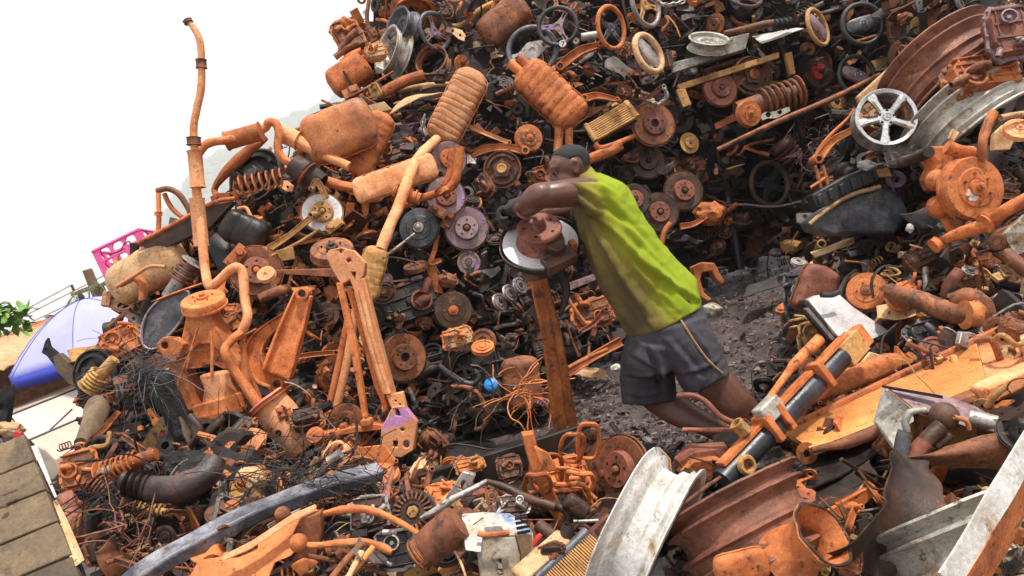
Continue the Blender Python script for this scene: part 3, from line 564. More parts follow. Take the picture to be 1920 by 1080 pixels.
# ------------------------------------------------------------------ brake drums, discs and pulleys on the middle face
hub(993,258,27,'orange drum with a silver nut| at the end of the holed trailing arm','drum',(.25,.1),5.7,'orange','orange','silver',depth=1.1,name='brake_drum',cat='brake drum')
arm('trailing_link',[(868,300,5.8),(905,282,5.75),(945,276,5.7),(985,283,5.7)],[13,15,12,16],'orange trailing arm with oval holes| carrying the drum with the silver nut','trailing arm',m='dust')
arm('trailing_link',[(880,238,5.75),(915,252,5.7),(955,268,5.7)],[9,8,8],'narrow orange link| lying above the holed trailing arm','suspension link',m='pale')
hub(942,318,36,'brown back plate with a tan cap| under the drum with the silver nut','plate',(-.12,.05),5.65,'rust','gold','dim',name='brake_back_plate',cat='brake plate')
hub(842,298,33,'violet tinted disc| behind the open ended twin pipe','disc',(.3,0),5.5,'violet','orange','rust')
hub(836,368,36,'grey disc with a cracked hub| under the twin pipe','disc',(.25,.1),5.35,'violet','red','rust',caliper=3.9)
hub(785,427,39,'oily grey drum with flaking paint| left of the mauve disc','drum',(-.1,.1),5.35,'greyblk','steel','greyblk',depth=.6,name='brake_drum',cat='brake drum')
hub(875,428,40,'mauve disc with a blue clip| beside the oily grey drum','disc',(.08,.08),5.4,'violet','violet','rust',caliper=2.4)
hub(879,492,22,'small violet pulley| under the mauve disc','pulley',(0,.1),5.4,'violet','violet',name='pulley',cat='pulley')
hub(850,582,37,'black drum with an orange face| in the middle of the dark face','drum',(.12,.1),5.2,'dim','orange','orange',depth=1.3,name='brake_drum',cat='brake drum')
hub(757,670,45,'brown disc tilted back| beside the mauve subframe foot','disc',(.5,.1),4.7,'rust','rust','dim',cap=False)
hub(634,702,37,'orange disc behind the two poles| with painted violet glints','disc',(.2,.05),4.7,'orange','mauve','orange')
hub(604,398,37,'silver disc with a gold hub| on the ochre axle','disc',(.25,.25),4.9,'silver','gold','gold',caliper=-1.2)
hub(481,508,47,'rusty disc with a caliper on top| behind the bent pale pipe','disc',(.3,.18),4.75,'rust','red','orange',caliper=2.2)
hub(622,465,42,'rust ringed drum lying face up| on the head of the mauve subframe','drum',(0,.82),4.5,'rust','dark','dark',depth=1.2,name='brake_drum',cat='brake drum')
hub(1226,233,40,'brown disc with a red ring| above the man','disc',(.15,.1),6.2,'rust','red','rust',cap=False)
hub(1351,166,33,'red brown hub| nearest the ochre shelf edge','disc',(.2,.1),6.4,'red','red','rust')
hub(1410,143,38,'dark drum with an orange nut| under the ochre shelf','plate',(.1,.1),6.5,'rust','orange','dark',name='brake_back_plate',cat='brake plate')
hub(1407,212,26,'bright orange drum| below the fat rusty spring','drum',(.3,.0),5.9,'orange','orange','rust',depth=1.2,name='brake_drum',cat='brake drum')
hub(1508,92,26,'greasy black hub| behind the two upper steering wheels','disc',(.1,.1),6.9,'dim','rust','dark')
hub(1536,136,28,'disc splashed with red paint| beside the lower emblem wheel','disc',(.1,.1),6.7,'dim','redrag','dim')
hub(1567,192,28,'dark disc with a tan face| crossed by the long bar','disc',(.1,.1),6.7,'dark','gold','oily')
hub(1214,302,33,'nearly black disc| just above the man and his shoulder','disc',(.1,.1),6.4,'dim','dim','oily')
hub(1282,358,36,'dark disc with a red brown hub| uppermost of three behind the man','disc',(.1,.1),6.3,'dim','red','dim')
hub(1236,398,36,'dark disc with a red brown hub| just behind the back of the shirt','disc',(.1,.1),6.1,'dim','red','dim')
hub(1190,374,30,'dark disc half hidden by the shirt| behind the shoulder','disc',(.1,.1),6.0,'dark','red','dark')
hub(1293,268,20,'small tan hub ring| on a stalk left of the long bar','disc',(.3,.1),6.4,'gold','gold','rust')
hub(585,640,22,'black round cap with scratches| under the orange control arms','pulley',(0,.1),4.9,'black','black',name='filler_plug',cat='cap')
hub(612,590,24,'black hub on a square plate| between the control arm and the subframe','disc',(.1,.1),4.9,'dim','dim','dim')
hub(700,590,26,'black toothed pulley| behind the subframe rails','pulley',(.5,0),4.8,'oily','dark',name='pulley',cat='pulley')
hub(727,522,9,'round violet cap| deep in the gap beside the ochre muffler','pulley',(0,0),5.0,'violet','violet',name='cap',cat='cap')
hub(1830,352,62,'huge orange truck drum with a white blot| beside the white and black scrap','drum',(.12,.05),3.7,'orange','orange','orange',depth=1.3,name='truck_brake_drum',cat='brake drum',nst=6)
def splat():
    o = [q for q in COL.objects if q.get('label', '').startswith('huge orange truck drum')][0]; R = 62*3.7/F; rr = random.Random(3); q = []
    for i in range(22): t = 2*math.pi*i/22; k = R*(.17+.06*rr.random()); q.append((-.22*R+k*math.cos(t), -.16*R+k*math.sin(t)))
    G().plate(q, .04*R, .062*R).build('paint_splat', 'white', o)
splat()
hub(1165,880,62,'stack front disc, brown and edge on| behind the white rim','disc',(-.78,.1),3.1,'rust','red','rust',depth=1.2)
hub(1140,888,62,'stack rear disc, brown and edge on| behind the front one','disc',(-.78,.1),3.2,'rust','rust','rust')
hub(905,640,25,'dark pulley with a buff pump| on the black engine','pulley',(-.3,.2),4.9,'rust','dark',name='pulley',cat='pulley')
hub(905,650,22,'shallow copper pulley lying flat| on top of the black engine','pulley',(-.1,.85),4.7,'orange','dust',name='pulley',cat='pulley')
# ------------------------------------------------------------------ the hub on the post
def centre_hub():
    x, y, d = 1013, 455, 3.62; R = 74*d/F
    o = thing('wheel_hub', 'white faced brake disc with a rusty hub| on the post in front of the man', 'wheel hub', frame(x, y, d, (-.08, .70), .2), None, (x, y, 78))
    G().lathe([(.5*R,-.05*R),(.96*R,-.05*R),(.965*R,-.01*R),(.96*R,.02*R),(.5*R,.02*R)], 56).build('rotor', 'silver', o)
    G().lathe([(.3*R,-.28*R),(.9*R,-.26*R),(1.02*R,-.16*R),(1.06*R,.03*R),(1.04*R,.03*R),(1.0*R,-.12*R),(.86*R,-.2*R),(.3*R,-.22*R)], 56).dent(.05*R, 9, 3).build('dust_shield', 'dark', o)
    gh = G().lathe([(.62*R,.02*R),(.60*R,.10*R),(.55*R,.13*R),(.54*R,.44*R),(.57*R,.46*R),(.57*R,.50*R),(.54*R,.53*R),(.01*R,.53*R)], 44).slot(1)
    G().lathe([(.19*R,.52*R),(.18*R,.62*R),(.15*R,.66*R),(.14*R,.76*R),(.09*R,.82*R),(.005*R,.83*R)], 20).build('grease_cap', 'red', o)
    for a, b in studs(.38*R, 5, 0, 0, 0, .6): gh.lathe([(.045*R,.52*R),(.045*R,.535*R),(.002*R,.536*R)], 10, np.array([[1,0,0,a],[0,1,0,b],[0,0,1,0],[0,0,0,1]]))
    gh.build('hat', ['red', 'hole'], o)
    g = G(); Rz = rotm((0, 0, 1), -1.15); c = Rz @ np.array([.86*R, 0, .05*R])
    g.box(c, (.45*R, .85*R, .3*R), Rz); g.tube([c+Rz @ np.array([-.18*R, .05*R, 0]), c+Rz @ np.array([-.18*R, .05*R, .38*R])], .22*R, 14, 1); g.box(c+Rz @ np.array([-.2*R, -.32*R, .12*R]), (.3*R, .16*R, .16*R), Rz)
    g.dent(.05*R, 14, 2).build('caliper', 'dim', o, bev=.006)
    g = G().box(Rz @ np.array([.72*R, .5*R, .12*R]), (.2*R, .16*R, .35*R), Rz); g.build('bracket', 'orange', o, bev=.004)
centre_hub()
def centre_post():
    A, B = P(1004, 500, 3.72), P(1070, 830, 3.85); B2 = B+(B-A)*.12; t = unit(B2-A); nn = unit(-FW-t*np.dot(-FW, t)); u = np.cross(nn, t)
    o = thing('steel_post', 'rusty folded steel post| holding up the white faced brake disc', 'post', [B2[0], B2[1], 0], None, (1030, 660, 90))
    rings = []
    for k in range(15):
        s = k/14; c = A+(B2-A)*s+u*.012*math.sin(s*5); w = .042+.026*s
        rings.append(np.array([c+u*a*w+nn*b*.055 for a, b in ((-1,-.8),(-1.0,.7),(-.82,1.0),(-.3,.72),(.1,.62),(.15,.2),(.82,.1),(1,-.1),(1,-.8))]))
    G().rings(rings).dent(.007, 7, 1).build('beam', 'postrust', o, rel=True)
    G().tube([A-t*.03, A+t*.06], .075, 8, 1).build('cap_bracket', 'dim', o, rel=True)
centre_post()
arm('knuckle',[(1045,500,3.75),(1062,545,3.75),(1050,590,3.75)],[22,16,8],'dark torn bracket| hanging under the white faced disc','bracket',m='oily')
pipe('rod',[(1060,552,4.2),(1078,580,4.2),(1098,607,4.2)],7,'dust','short tan rod| slanting beside the steel post','rod',hollow=0)
pipe('rod',[(1062,600,4.3),(1070,630,4.3),(1085,668,4.3)],5,'rust','thin brown rod| under the short tan rod','rod',hollow=0)
arm('lever',[(1135,580,4.6),(1115,605,4.6),(1088,622,4.6)],[10,9,8],'curved brown lever| by the front of the shirt','lever',m='red')
panel('bar',[(1062,532),(1118,512),(1122,522),(1066,545)],'violet','violet painted flat bar| behind the steel post','flat bar',4.8,.03)
casting('engine_block',1115,585,90,60,'brown pump casting| between the post and the shirt','engine part',5.2,'rust','orange',.3,seed=5)
# ------------------------------------------------------------------ steering wheels
wheel(1046,49,40,'black three spoke wheel| at the top left of the steering wheels',3,(-.1,.05),6.2,'black','violet',spin=-.5)
def badge():
    o = [q for q in COL.objects if q.get('label', '').startswith('black three spoke wheel')][0]; R = 40*6.2/F; x, y = .62*R, -.66*R; T4 = np.array([[1,0,0,x],[0,1,0,y],[0,0,1,.115*R],[0,0,0,1]])
    g = G().lathe([(.17*R,-.03*R),(.17*R,.0),(.002,.001)], 20, T4).slot(1); c, s = math.cos(.5), math.sin(.5); f = lambda pts: [(x+(a*c-b*s)*R, y+(a*s+b*c)*R) for a, b in pts]
    g.plate(f([(-.07,.10),(.08,.10),(.08,.065),(-.07,.065)]), .117*R, .125*R); g.plate(f([(.08,.064),(.035,.064),(-.045,-.11),(-.005,-.11)]), .117*R, .125*R); g.build('number_badge', ['white', 'hole'], o)
badge()
wheel(1146,52,43,'orange four spoke steering wheel| edge turned beside the black one',4,(.68,0),6.2,'orange','greyblk',spin=.2)
wheel(1216,100,43,'white and yellow taped steering wheel| tilted over the dark heap',4,(.62,.25),6.1,'cream','steel',pad=(.36,'steel'),spin=-.7,thick=.14)
wheel(998,94,50,'large grey steering wheel with an open centre| behind the deep orange muffler',2,(-.1,.1),6.3,'greyblk','steel',spin=.5,centre=.34,sp_w=.22)
wheel(815,58,38,'worn grey steering wheel with a violet hub| near the skyline',3,(.68,.1),6.3,'greyblk','violet',spin=.3)
wheel(762,118,38,'thin dark steering wheel seen edge on| beside the silver rim',3,(.9,0),6.3,'greyblk','dark')
wheel(1210,8,46,'pale steering wheel cut by the picture edge| above the taped one',3,(.68,.1),6.2,'steel','gold',spin=.6)
wheel(1533,51,39,'tan steering wheel with a brown pad| beside the upper emblem wheel',4,(.62,.2),6.2,'gold','rust',pad=(.42,'violet'),spin=-.5)
wheel(1617,45,43,'black wheel with a bright star emblem| upper of the two emblem wheels',2,(.05,.05),6.1,'black','greyblk',pad=(.34,'greyblk'),spin=.3,emblem=True)
wheel(1606,141,40,'black wheel with a small star emblem| lower of the two, crossed by the long bar',2,(.15,.05),6.2,'black','black',pad=(.30,'violet'),spin=-.35,emblem=True)
wheel(1443,345,45,'dark steering wheel with cut out spokes| deep under the long bar',4,(.3,.05),6.7,'dim','black',spin=.5,centre=.3)
wheel(1395,-6,36,'dark wheel rim| cut by the picture edge above the axle shaft',3,(.1,.6),6.4,'dark','dark')
# ------------------------------------------------------------------ bare wheels
def chrome_wheel():
    x, y, d = 1662, 220, 4.3; R = 56*d/F; o = thing('alloy_wheel', 'chrome five spoke alloy wheel with a star badge| on the right heap', 'wheel rim', frame(x, y, d, (-.15, .12), .55), None, (x, y, 58))
    G().lathe([(.86*R,-.75*R),(.95*R,-.75*R),(.86*R,-.5*R),(.86*R,-.1*R),(.98*R,.0),(1.0*R,.03*R),(.97*R,.07*R),(.86*R,.03*R),(.82*R,-.08*R),(.82*R,-.5*R)], 48, closed=True).build('barrel', 'chrome', o)
    for k in range(5):
        a = math.pi/2+k*2*math.pi/5; p, q = np.array([math.cos(a), math.sin(a)]), np.array([-math.sin(a), math.cos(a)]); rings = []
        for s, wd, z in ((.12,.13,.0),(.35,.10,.03),(.6,.115,.05),(.80,.15,.05),(.90,.19,.02)):
            rings.append(np.array([[*(p*s*R+q*wd*R*b), (z+c)*R] for b, c in ((-1,-.12),(-1,-.03),(-.45,.035),(.45,.035),(1,-.03),(1,-.12))]))
        G().rings(rings).build('spoke', 'chrome', o)
    g = G().lathe([(.01*R,-.12*R),(.30*R,-.12*R),(.30*R,.0),(.27*R,.04*R),(.15*R,.05*R),(.14*R,.08*R),(.005*R,.085*R)], 30).slot(1)
    for a, b in studs(.225*R, 5, 0, 0, 0, math.pi/2+.628): g.lathe([(.05*R,.046*R),(.002*R,.047*R)], 10, np.array([[1,0,0,a],[0,1,0,b],[0,0,1,0],[0,0,0,1]]))
    g.build('hub', ['chrome', 'hole'], o)
    g = G().tube([(.12*R*math.cos(t), .12*R*math.sin(t), .088*R) for t in np.linspace(0, 6.283, 18, endpoint=False)], .014*R, 6, 1, closed=True)
    for j in range(3):
        a = math.pi/2-.55+j*2.094; g.plate([(.03*R*math.cos(a+1.05), .03*R*math.sin(a+1.05)), (.12*R*math.cos(a), .12*R*math.sin(a)), (.03*R*math.cos(a-1.05), .03*R*math.sin(a-1.05))], .084*R, .095*R)
    g.build('badge', 'steel', o)
chrome_wheel()
barrel(1778,142,118,'big rusty truck rim| leaning above the chrome wheel',(.42,-.78),4.55,'brownrim',wide=.80,at=(1765,130,90))
barrel(1822,232,120,'scuffed grey truck rim| under the big rusty truck rim',(.42,-.78),4.35,'alu',wide=.72,at=(1800,190,80))
barrel(1212,1012,165,'big white rim| lying on its edge at the bottom of the heap',(.84,-.34),2.35,'white',wide=.58,at=(1215,985,110))
barrel(1398,992,150,'big brown rim| lying between the white rim and the radiator',(.42,-.80),2.25,'brownrim',wide=.92,at=(1375,965,120))
barrel(1815,1050,175,'dirty grey rim| right of the black torn sheet at the bottom corner',(.28,-.80),2.1,'alu',wide=.9,at=(1760,970,100))
barrel(1930,1110,150,'stained rim in the corner| beneath the long white angle bar',(.25,-.88),1.85,'alu',wide=.55,at=(1895,1045,50))
barrel(1328,82,38,'small grey rim lying flat| under the axle shaft',(.02,.80),6.3,'alu',wide=.55)
barrel(756,52,36,'dark rim with bright grooves| near the skyline',(-.72,.15),6.3,'greyblk',wide=.8)
barrel(738,98,46,'silver rim seen from the side| beside the edge on steering wheel',(-.80,.2),6.3,'alu',wide=.7)
barrel(812,118,32,'brown open drum| under the worn grey steering wheel',(-.3,.3),6.3,'rust',wide=.7,disc=False,name='wheel_drum')
barrel(775,25,42,'ochre rim with a grey side| at the top edge near the skyline',(.2,-.8),6.6,'orange',wide=.7)
barrel(1862,75,45,'pale rim edge| behind the tall brown gearbox',(-.5,-.5),4.6,'white',wide=.5)
# ------------------------------------------------------------------ springs and struts
spring((1498,172),(1425,195),58,'fat rusty spring on its strut| above the bright orange drum',6,'rust',1.0,.11,d=6.25,m2='rust')
spring((438,350),(535,332),38,'loose orange spring| inside the black tub under the crooked exhaust',7,'dust',None,.10,seat=False,d=5.0)
spring((362,492),(335,528),44,'dark brown coil spring with a pale top| left of the tall pipe foot',4,'rust',.9,.13,d=4.6,m2='steel')
spring((186,888),(262,862),42,'orange spring on a grey rod| above the charred tyre',7,'orange',.9,.10,d=3.5,rod='steel',m2='orange')
spring((175,905),(200,922),40,'half buried small spring| under the orange spring on a rod',4,'rust',None,.12,d=3.4)
spring((168,728),(192,700),44,'ochre spring pair| in the black round tub by the car',5,'gold',.8,.12,d=4.4)
spring((1462,268),(1490,302),46,'brown spring| under the long bar in the dark',5,'rust',None,.12,d=6.8)
spring((785,1042),(822,1010),62,'brown corrugated bellows| lying at the bottom edge',9,'rust',1.75,.10,d=2.35,m2='rust',name='bellows',cat='bellows')
# ------------------------------------------------------------------ rods, shafts and shelves of the middle face
def shaft(pts, w, label, boot, m='rust', bm='rubber', d=None):
    pipe('axle_shaft', pts, w, m, label, 'axle shaft', hollow=0, parts=[collar(boot[0], boot[1], boot[2], bm, 'boot', d=d)]+[collar((boot[0][0]+(boot[1][0]-boot[0][0])*(.2+.3*i), boot[0][1]+(boot[1][1]-boot[0][1])*(.2+.3*i)), (boot[0][0]+(boot[1][0]-boot[0][0])*(.28+.3*i), boot[0][1]+(boot[1][1]-boot[0][1])*(.28+.3*i)), boot[2]*1.25, bm, 'boot_ridge', d=d) for i in range(3)])
shaft([(1358,62,6.2),(1395,55,6.2),(1440,45,6.2),(1482,42,6.2)],[9,13,15,12],'rusty axle shaft with a rubber boot| above the pale sheet',((1452,46),(1482,42),18),d=6.18)
pipe('long_bar',[(1345,281,6.1),(1450,232,6.1),(1560,185,6.1),(1655,138,6.1)],[9,11,11,10],'rust','long brown bar| crossing the dark racks on the right','pipe',hollow=.7)
pipe('rack_pole',[(1300,110,6.9),(1325,200,6.85),(1348,300,6.8),(1370,400,6.8),(1388,505,6.75)],[14,15,15,16,17],'oily','black rack pole| standing behind the man','pole',hollow=0,at=(1350,330,120))
pipe('rack_pole',[(1655,20,6.6),(1665,70,6.6),(1672,120,6.6)],[16,16,16],'dark','brown rack pole| beside the upper emblem wheel','pole',hollow=0)
pipe('rack_pole',[(1465,85,6.5),(1476,130,6.5),(1490,200,6.5),(1512,290,6.6)],[12,12,12,12],'oily','black rack pole| at the end of the ochre shelf','pole',hollow=0)
def shelf():
    o = thing('shelf_rack', 'ochre angle iron shelf edge with two legs| over the row of hubs', 'shelf', P(1290, 200, 6.35), None, (1365, 130, 60))
    px_part('edge', [(1270,158),(1460,97),(1462,108),(1275,168)], 6.35, .05, 'gold', bev=.004, dent=.006)(o)
    px_part('leg', [(1268,168),(1285,166),(1297,196),(1281,201)], 6.3, .05, 'gold', bev=.004)(o)
    px_part('leg', [(1472,100),(1485,96),(1492,138),(1482,140)], 6.35, .05, 'gold', bev=.004)(o)
shelf()
sheet('sheet_metal',[(1412,66,6.5),(1480,52,6.5),(1508,55,6.2),(1425,81,6.2)],'white','pale folded sheet| under the axle shaft boot','sheet metal')
panel('flat_bar',[(1340,232),(1385,208),(1388,222),(1343,243)],'orange','orange flat bar| behind the black rack pole','flat bar',6.6,.03)
panel('shelf_plate',[(1262,135),(1400,92),(1405,62),(1370,70),(1340,98),(1262,118)],'alu','dented grey plate| under the small grey rim','metal plate',6.3,.08,dent=.015)
panel('gasket',[(1425,218),(1435,210),(1452,209),(1480,200),(1482,208),(1456,222),(1440,222),(1430,226)],'alu','pale gasket with round holes| beside the bright orange drum','gasket',6.15,.01,holes=[circ(1441,215,5),circ(1462,210,4.5)])
arm('bracket',[(1238,165,6.3),(1215,185,6.3),(1195,205,6.2)],[9,7,6],'rusty bracket| above the brown disc with a red ring','bracket',m='rust')
arm('suspension_wishbone',[(1095,185,6.2),(1120,180,6.2),(1160,188,6.1)],[16,13,8],'orange holed bracket| beside the deep orange muffler','control arm',m='orange')
arm('suspension_wishbone',[(1050,125,6.4),(1085,98,6.4),(1125,84,6.4)],[18,17,12],'orange pressed arm with holes| under the black three spoke wheel','control arm',m='orange')
pipe('bent_pipe',[(1090,70,6.3),(1115,66,6.3),(1122,64,6.3)],15,'alu','open grey pipe end| between the two upper left wheels','pipe')
pipe('exhaust_pipe',[(1100,300,6.0),(1140,285,6.0),(1165,272,6.0)],[20,22,20],'orange','stub of orange exhaust| just above the head of the man','exhaust pipe',hollow=.6)
pipe('bent_pipe',[(1115,270,6.0),(1125,278,6.0),(1150,272,6.0),(1190,255,6.2)],[12,12,12,10],'orange','bent orange tube| over the exhaust stub','pipe')
core('ochre cooler core| under the holed bracket',[(1092,240,6.2),(1168,196,6.2),(1203,214,6.1),(1122,262,6.1)],'gold',9)
panel('shelf_sheet',[(750,170),(860,158),(990,160),(960,190),(880,195),(760,185)],'oily','black sheet shelf| behind the tall ribbed pale orange muffler','sheet metal',6.2,.04)
pipe('bar',[(742,172,6.2),(800,160,6.2),(870,157,6.2)],[8,10,8],'cream','cream strip with rags| above the black sheet shelf','bar',hollow=0)
pipe('angle_iron',[(580,245,6.1),(640,195,6.1),(700,158,6.1),(738,134,6.1)],[12,13,12,8],'rust','long brown angle iron| running down the skyline','angle iron',hollow=0,flat=.5)
pipe('angle_iron',[(715,175,6.1),(760,152,6.1),(795,140,6.1)],[20,22,18],'orange','rusty half pipe| under the edge on steering wheel','half pipe',hollow=.8)
panel('body_sheet',[(620,215),(680,200),(720,190),(735,205),(690,215),(640,225)],'cream','cream body strip| above the big grey patched muffler','body panel',5.7,.02)
sheet('body_sheet',[(735,210,5.9),(800,176,5.9),(840,172,5.9),(720,222,5.7)],'cream','curved buff panel| above the ribbed tan muffler','body panel',bend=.04)
pipe('seal_strip',[(572,272,5.6),(580,250,5.6),(605,225,5.6),(640,212,5.6)],5,'dark','dark rubber seal strip| curling on the skyline','seal strip',hollow=0)
casting('manifold',655,62,60,80,'brown exhaust manifold with stub pipes| on the skyline','manifold',6.5,'rust','dust',.5,seed=2,holes=6)
for i, (x, y, x2, y2, w, t) in enumerate([(638,95,668,58,13,'uppermost'),(628,108,672,80,12,'second from the top'),(640,118,678,95,13,'third from the top'),(655,130,700,98,12,'lowest')]):
    pipe('stub_pipe', [(x,y,6.4),((x+x2)/2,(y+y2)/2-3,6.4),(x2,y2,6.4)], w, 'rust' if i < 2 else 'orange', f'{t} stub pipe| of the manifold poking into the sky', 'pipe', hollow=.6)
casting('starter_motor',705,92,46,36,'buff motor casing| beside the brown manifold','motor',6.2,'cream','dust',.3,seed=8)
muffler((905,75),(985,5),60,'fat brown can| standing in a cradle at the top',6.5,'rust',1,.9,at=(940,40,50),rib_h=0)
pipe('bent_bar',[(895,75,6.5),(915,35,6.5),(930,0,6.5)],7,'orange','thin orange cradle bar| beside the fat brown can','bar',hollow=0)
pipe('bent_tube',[(840,52,6.6),(870,45,6.6),(895,22,6.6),(925,5,6.6)],10,'gold','wavy ochre link| right of the worn grey wheel','link',hollow=0)
pipe('bent_tube',[(692,0,6.4),(688,30,6.4),(692,55,6.4),(702,68,6.4)],8,'rust','curved brown hoop| hanging at the skyline top','hoop',hollow=0)
# chains
def chain(pts, label, m='steel', n=12):
    q = smooth_path(path(pts), 6); g = G(); o = None; L = len(q)
    for i in range(n):
        p = q[int(i*(L-1)/(n-1))]; t = unit(q[min(L-1, int(i*(L-1)/(n-1))+1)]-q[max(0, int(i*(L-1)/(n-1))-1)]); u = unit(np.cross(t, FW)) if i % 2 else unit(np.cross(t, np.cross(t, FW)))
        g.tube([p+.03*math.cos(a)*t+.014*math.sin(a)*u for a in np.linspace(0, 6.283, 12, endpoint=False)], .006, 6, 1, closed=True)
    solo(g, 'chain', m, label, 'chain', (*mid(pts), span(pts)))
chain([(795,222,5.4),(793,235,5.4),(796,248,5.4)],'short hanging chain| left of the tall ribbed pale orange muffler',n=5)
chain([(1215,190,6.1),(1235,195,6.1),(1250,182,6.1),(1246,165,6.1)],'grey chain loop| above the brown disc with a red ring')
chain([(1232,2,6.1),(1245,9,6.1),(1262,8,6.1),(1278,4,6.1)],'grey chain| at the top edge beside the pale wheel',n=8)
# ------------------------------------------------------------------ the pile on the left
def crate():
    A, B, Dn = P(173, 470, 5.6), P(262, 427, 5.6), P(210, 540, 5.6); u = B-A; v = Dn-A; u = unit(u)*.38; W = .38; uu = unit(u); vv = unit(v-uu*np.dot(v, uu)); nn = np.cross(uu, vv); nn = nn if np.dot(nn, FW) > 0 else -nn; Hh = .29
    o = thing('bottle_crate', 'pink plastic bottle crate| perched on the scrap against the sky', 'crate', A+vv*Hh, None, (215, 480, 45))
    def frm(nm, org, a, b, la, lb, cells):
        g = G(); Mx = np.eye(4); Mx[:3, 0] = a; Mx[:3, 1] = b; Mx[:3, 2] = np.cross(a, b); Mx[:3, 3] = org
        hs = []
        for (r0, r1) in ((.07, .34), (.40, .93)):
            for k in range(cells):
                x0 = la*(.08+.84*(k+.12)/cells); x1 = la*(.08+.84*(k+.88)/cells); y0, y1 = lb*r0, lb*r1
                hs.append([(x0, y1), (x0, y0+.25*(x1-x0)), (x0+.25*(x1-x0), y0), (x1-.25*(x1-x0), y0), (x1, y0+.25*(x1-x0)), (x1, y1)])
        c = .03; out = [(c,0),(la-c,0),(la,c),(la,lb-c),(la-c,lb),(c,lb),(0,lb-c),(0,c)]
        g.plate(out, -.008, .008, hs, Mx); g.tube([tr(Mx, np.array([[0, .01, 0]]))[0], tr(Mx, np.array([[la, .01, 0]]))[0]], .014, 6, 1); g.tube([tr(Mx, np.array([[0, .37*lb, 0]]))[0], tr(Mx, np.array([[la, .37*lb, 0]]))[0]], .010, 6, 1)
        g.build(nm, 'pink', o, rel=True)
    frm('side', A, uu, vv, W, Hh, 3); frm('side', A+nn*.28, uu, vv, W, Hh, 3); frm('end', A, nn, vv, .28, Hh, 2); frm('end', A+uu*W, nn, vv, .28, Hh, 2)
    Mx = np.eye(4); Mx[:3, 0] = uu; Mx[:3, 1] = nn; Mx[:3, 2] = vv; Mx[:3, 3] = A+vv*Hh; G().plate([(0,0),(W,0),(W,.28),(0,.28)], -.01, 0, [[(W*(k+.15)/3, .03), (W*(k+.85)/3, .03), (W*(k+.85)/3, .25), (W*(k+.15)/3, .25)] for k in range(3)], Mx).build('floor', 'pink', o, rel=True)
crate()
muffler((212,545),(345,470),78,'cream dust covered fuel tank| under the pink crate',4.95,'cream',1,.8,at=(275,510,75),rib_h=.01,seam=True)
pipe('bent_pipe',[(225,535,4.75),(252,520,4.75),(268,535,4.75),(268,562,4.75)],[10,16,18,16],'dust','hooked orange pipe| on the cream fuel tank','pipe')
pipe('link_rod',[(218,538,4.7),(255,515,4.7),(280,500,4.7),(310,500,4.7)],7,'mauve','thin mauve rod| across the cream fuel tank','rod',hollow=0)
casting('gearbox',225,640,85,70,'orange pump housing with fins| hanging over the blue parasol','pump',4.6,'dust','orange',.5,seed=4)
sheet('heat_shield',[(125,660,4.9),(175,650,4.9),(190,672,4.7),(128,680,4.7)],'gold','ochre ribbed heat shield| in front of the blue parasol','heat shield',ribs=4,ribh=.012)
panel('bracket',[(84,640),(88,633),(93,650),(110,665),(122,690),(108,694),(88,668),(78,662)],'char','black bent bracket| sticking out over the parasol','bracket',4.8,.03,holes=[circ(87,655,2.5)])
panel('side_rail',[(100,670),(110,662),(140,690),(160,705),(155,730),(128,720),(105,695)],'wood','weathered brown rail| under the black bent bracket','rail',4.7,.05)
panel('gasket_plate',[(345,545),(352,548),(352,565),(340,600),(318,628),(298,648),(280,652),(268,640),(268,612),(278,585),(300,562),(325,550)],'greyblk','black oval gear cover| with a silver gasket edge','gear cover',4.55,.03,parts=[lambda o: G().tube([P(x,y,4.54) for x,y in [(345,545),(354,548),(352,565),(340,600),(318,628),(298,650),(280,654),(267,642),(267,612),(278,585),(300,562),(325,550)]],.008,6,4,closed=True).build('gasket_edge','steel',o,rel=True)])
# differential carrier
def carrier():
    d = 4.15; o = thing('differential_carrier', 'tall orange axle carrier| shaped like an arch in the left pile', 'axle carrier', P(400, 870, d), None, (385, 680, 130))
    px_part('arch', [(352,572),(388,570),(398,600),(430,650),(470,700),(455,708),(430,690),(418,668),(395,645),(372,645),(352,665),(345,700),(360,740),(372,770),(345,772),(335,730),(318,690),(300,668),(312,645),(338,640)], d, .16, 'dust', bev=.01, dent=.01)(o)
    px_part('side_ear', [(292,645),(305,632),(325,633),(345,645),(330,680),(312,675),(298,660)], d-.06, .08, 'dust', [circ(308,648,7)], bev=.006)(o)
    px_part('tail_cone', [(392,812),(445,804),(452,860),(430,885),(404,882)], d-.05, .16, 'dust', bev=.02, dent=.012)(o)
    px_part('gear_case', [(358,762),(440,738),(458,790),(448,804),(380,820),(366,806)], d-.1, .2, 'dust', bev=.012)(o)
    px_part('case_rib', [(362,786),(452,764),(455,772),(365,795)], d-.115, .05, 'dust')(o)
    px_part('neck', [(370,704),(418,696),(422,722),(434,746),(376,762),(380,730)], d-.08, .18, 'pale', bev=.02)(o)
    px_part('tunnel', [(345,690),(352,650),(380,640),(415,655),(430,690),(415,690),(395,682),(370,690)], d+.02, .10, 'orange', dent=.012)(o)
    for pts, wd in (([(362,650),(345,690),(330,735)],5),([(396,620),(398,660),(397,700)],6),([(372,612),(360,650),(350,690)],4)):
        G().tube([P(x, y, d-.09) for x, y in pts], wd*d/F/2, 8, 4).build('stay_rod', 'dust', o, rel=True)
carrier()
hub(380,560,42,'orange hat shaped drum| capping the tall orange axle carrier','drum',(-.08,.90),4.2,'dust','dust','orange',depth=1.3,name='brake_drum',cat='brake drum')
pipe('bent_pipe',[(452,625,4.1),(432,640,4.05),(422,660,4.0),(440,695,4.0),(468,735,4.0),(492,772,4.0)],[18,17,17,18,20,22],'dust','thick orange pipe| feeding the violet tinted can','exhaust pipe',off=0,hollow=.75)
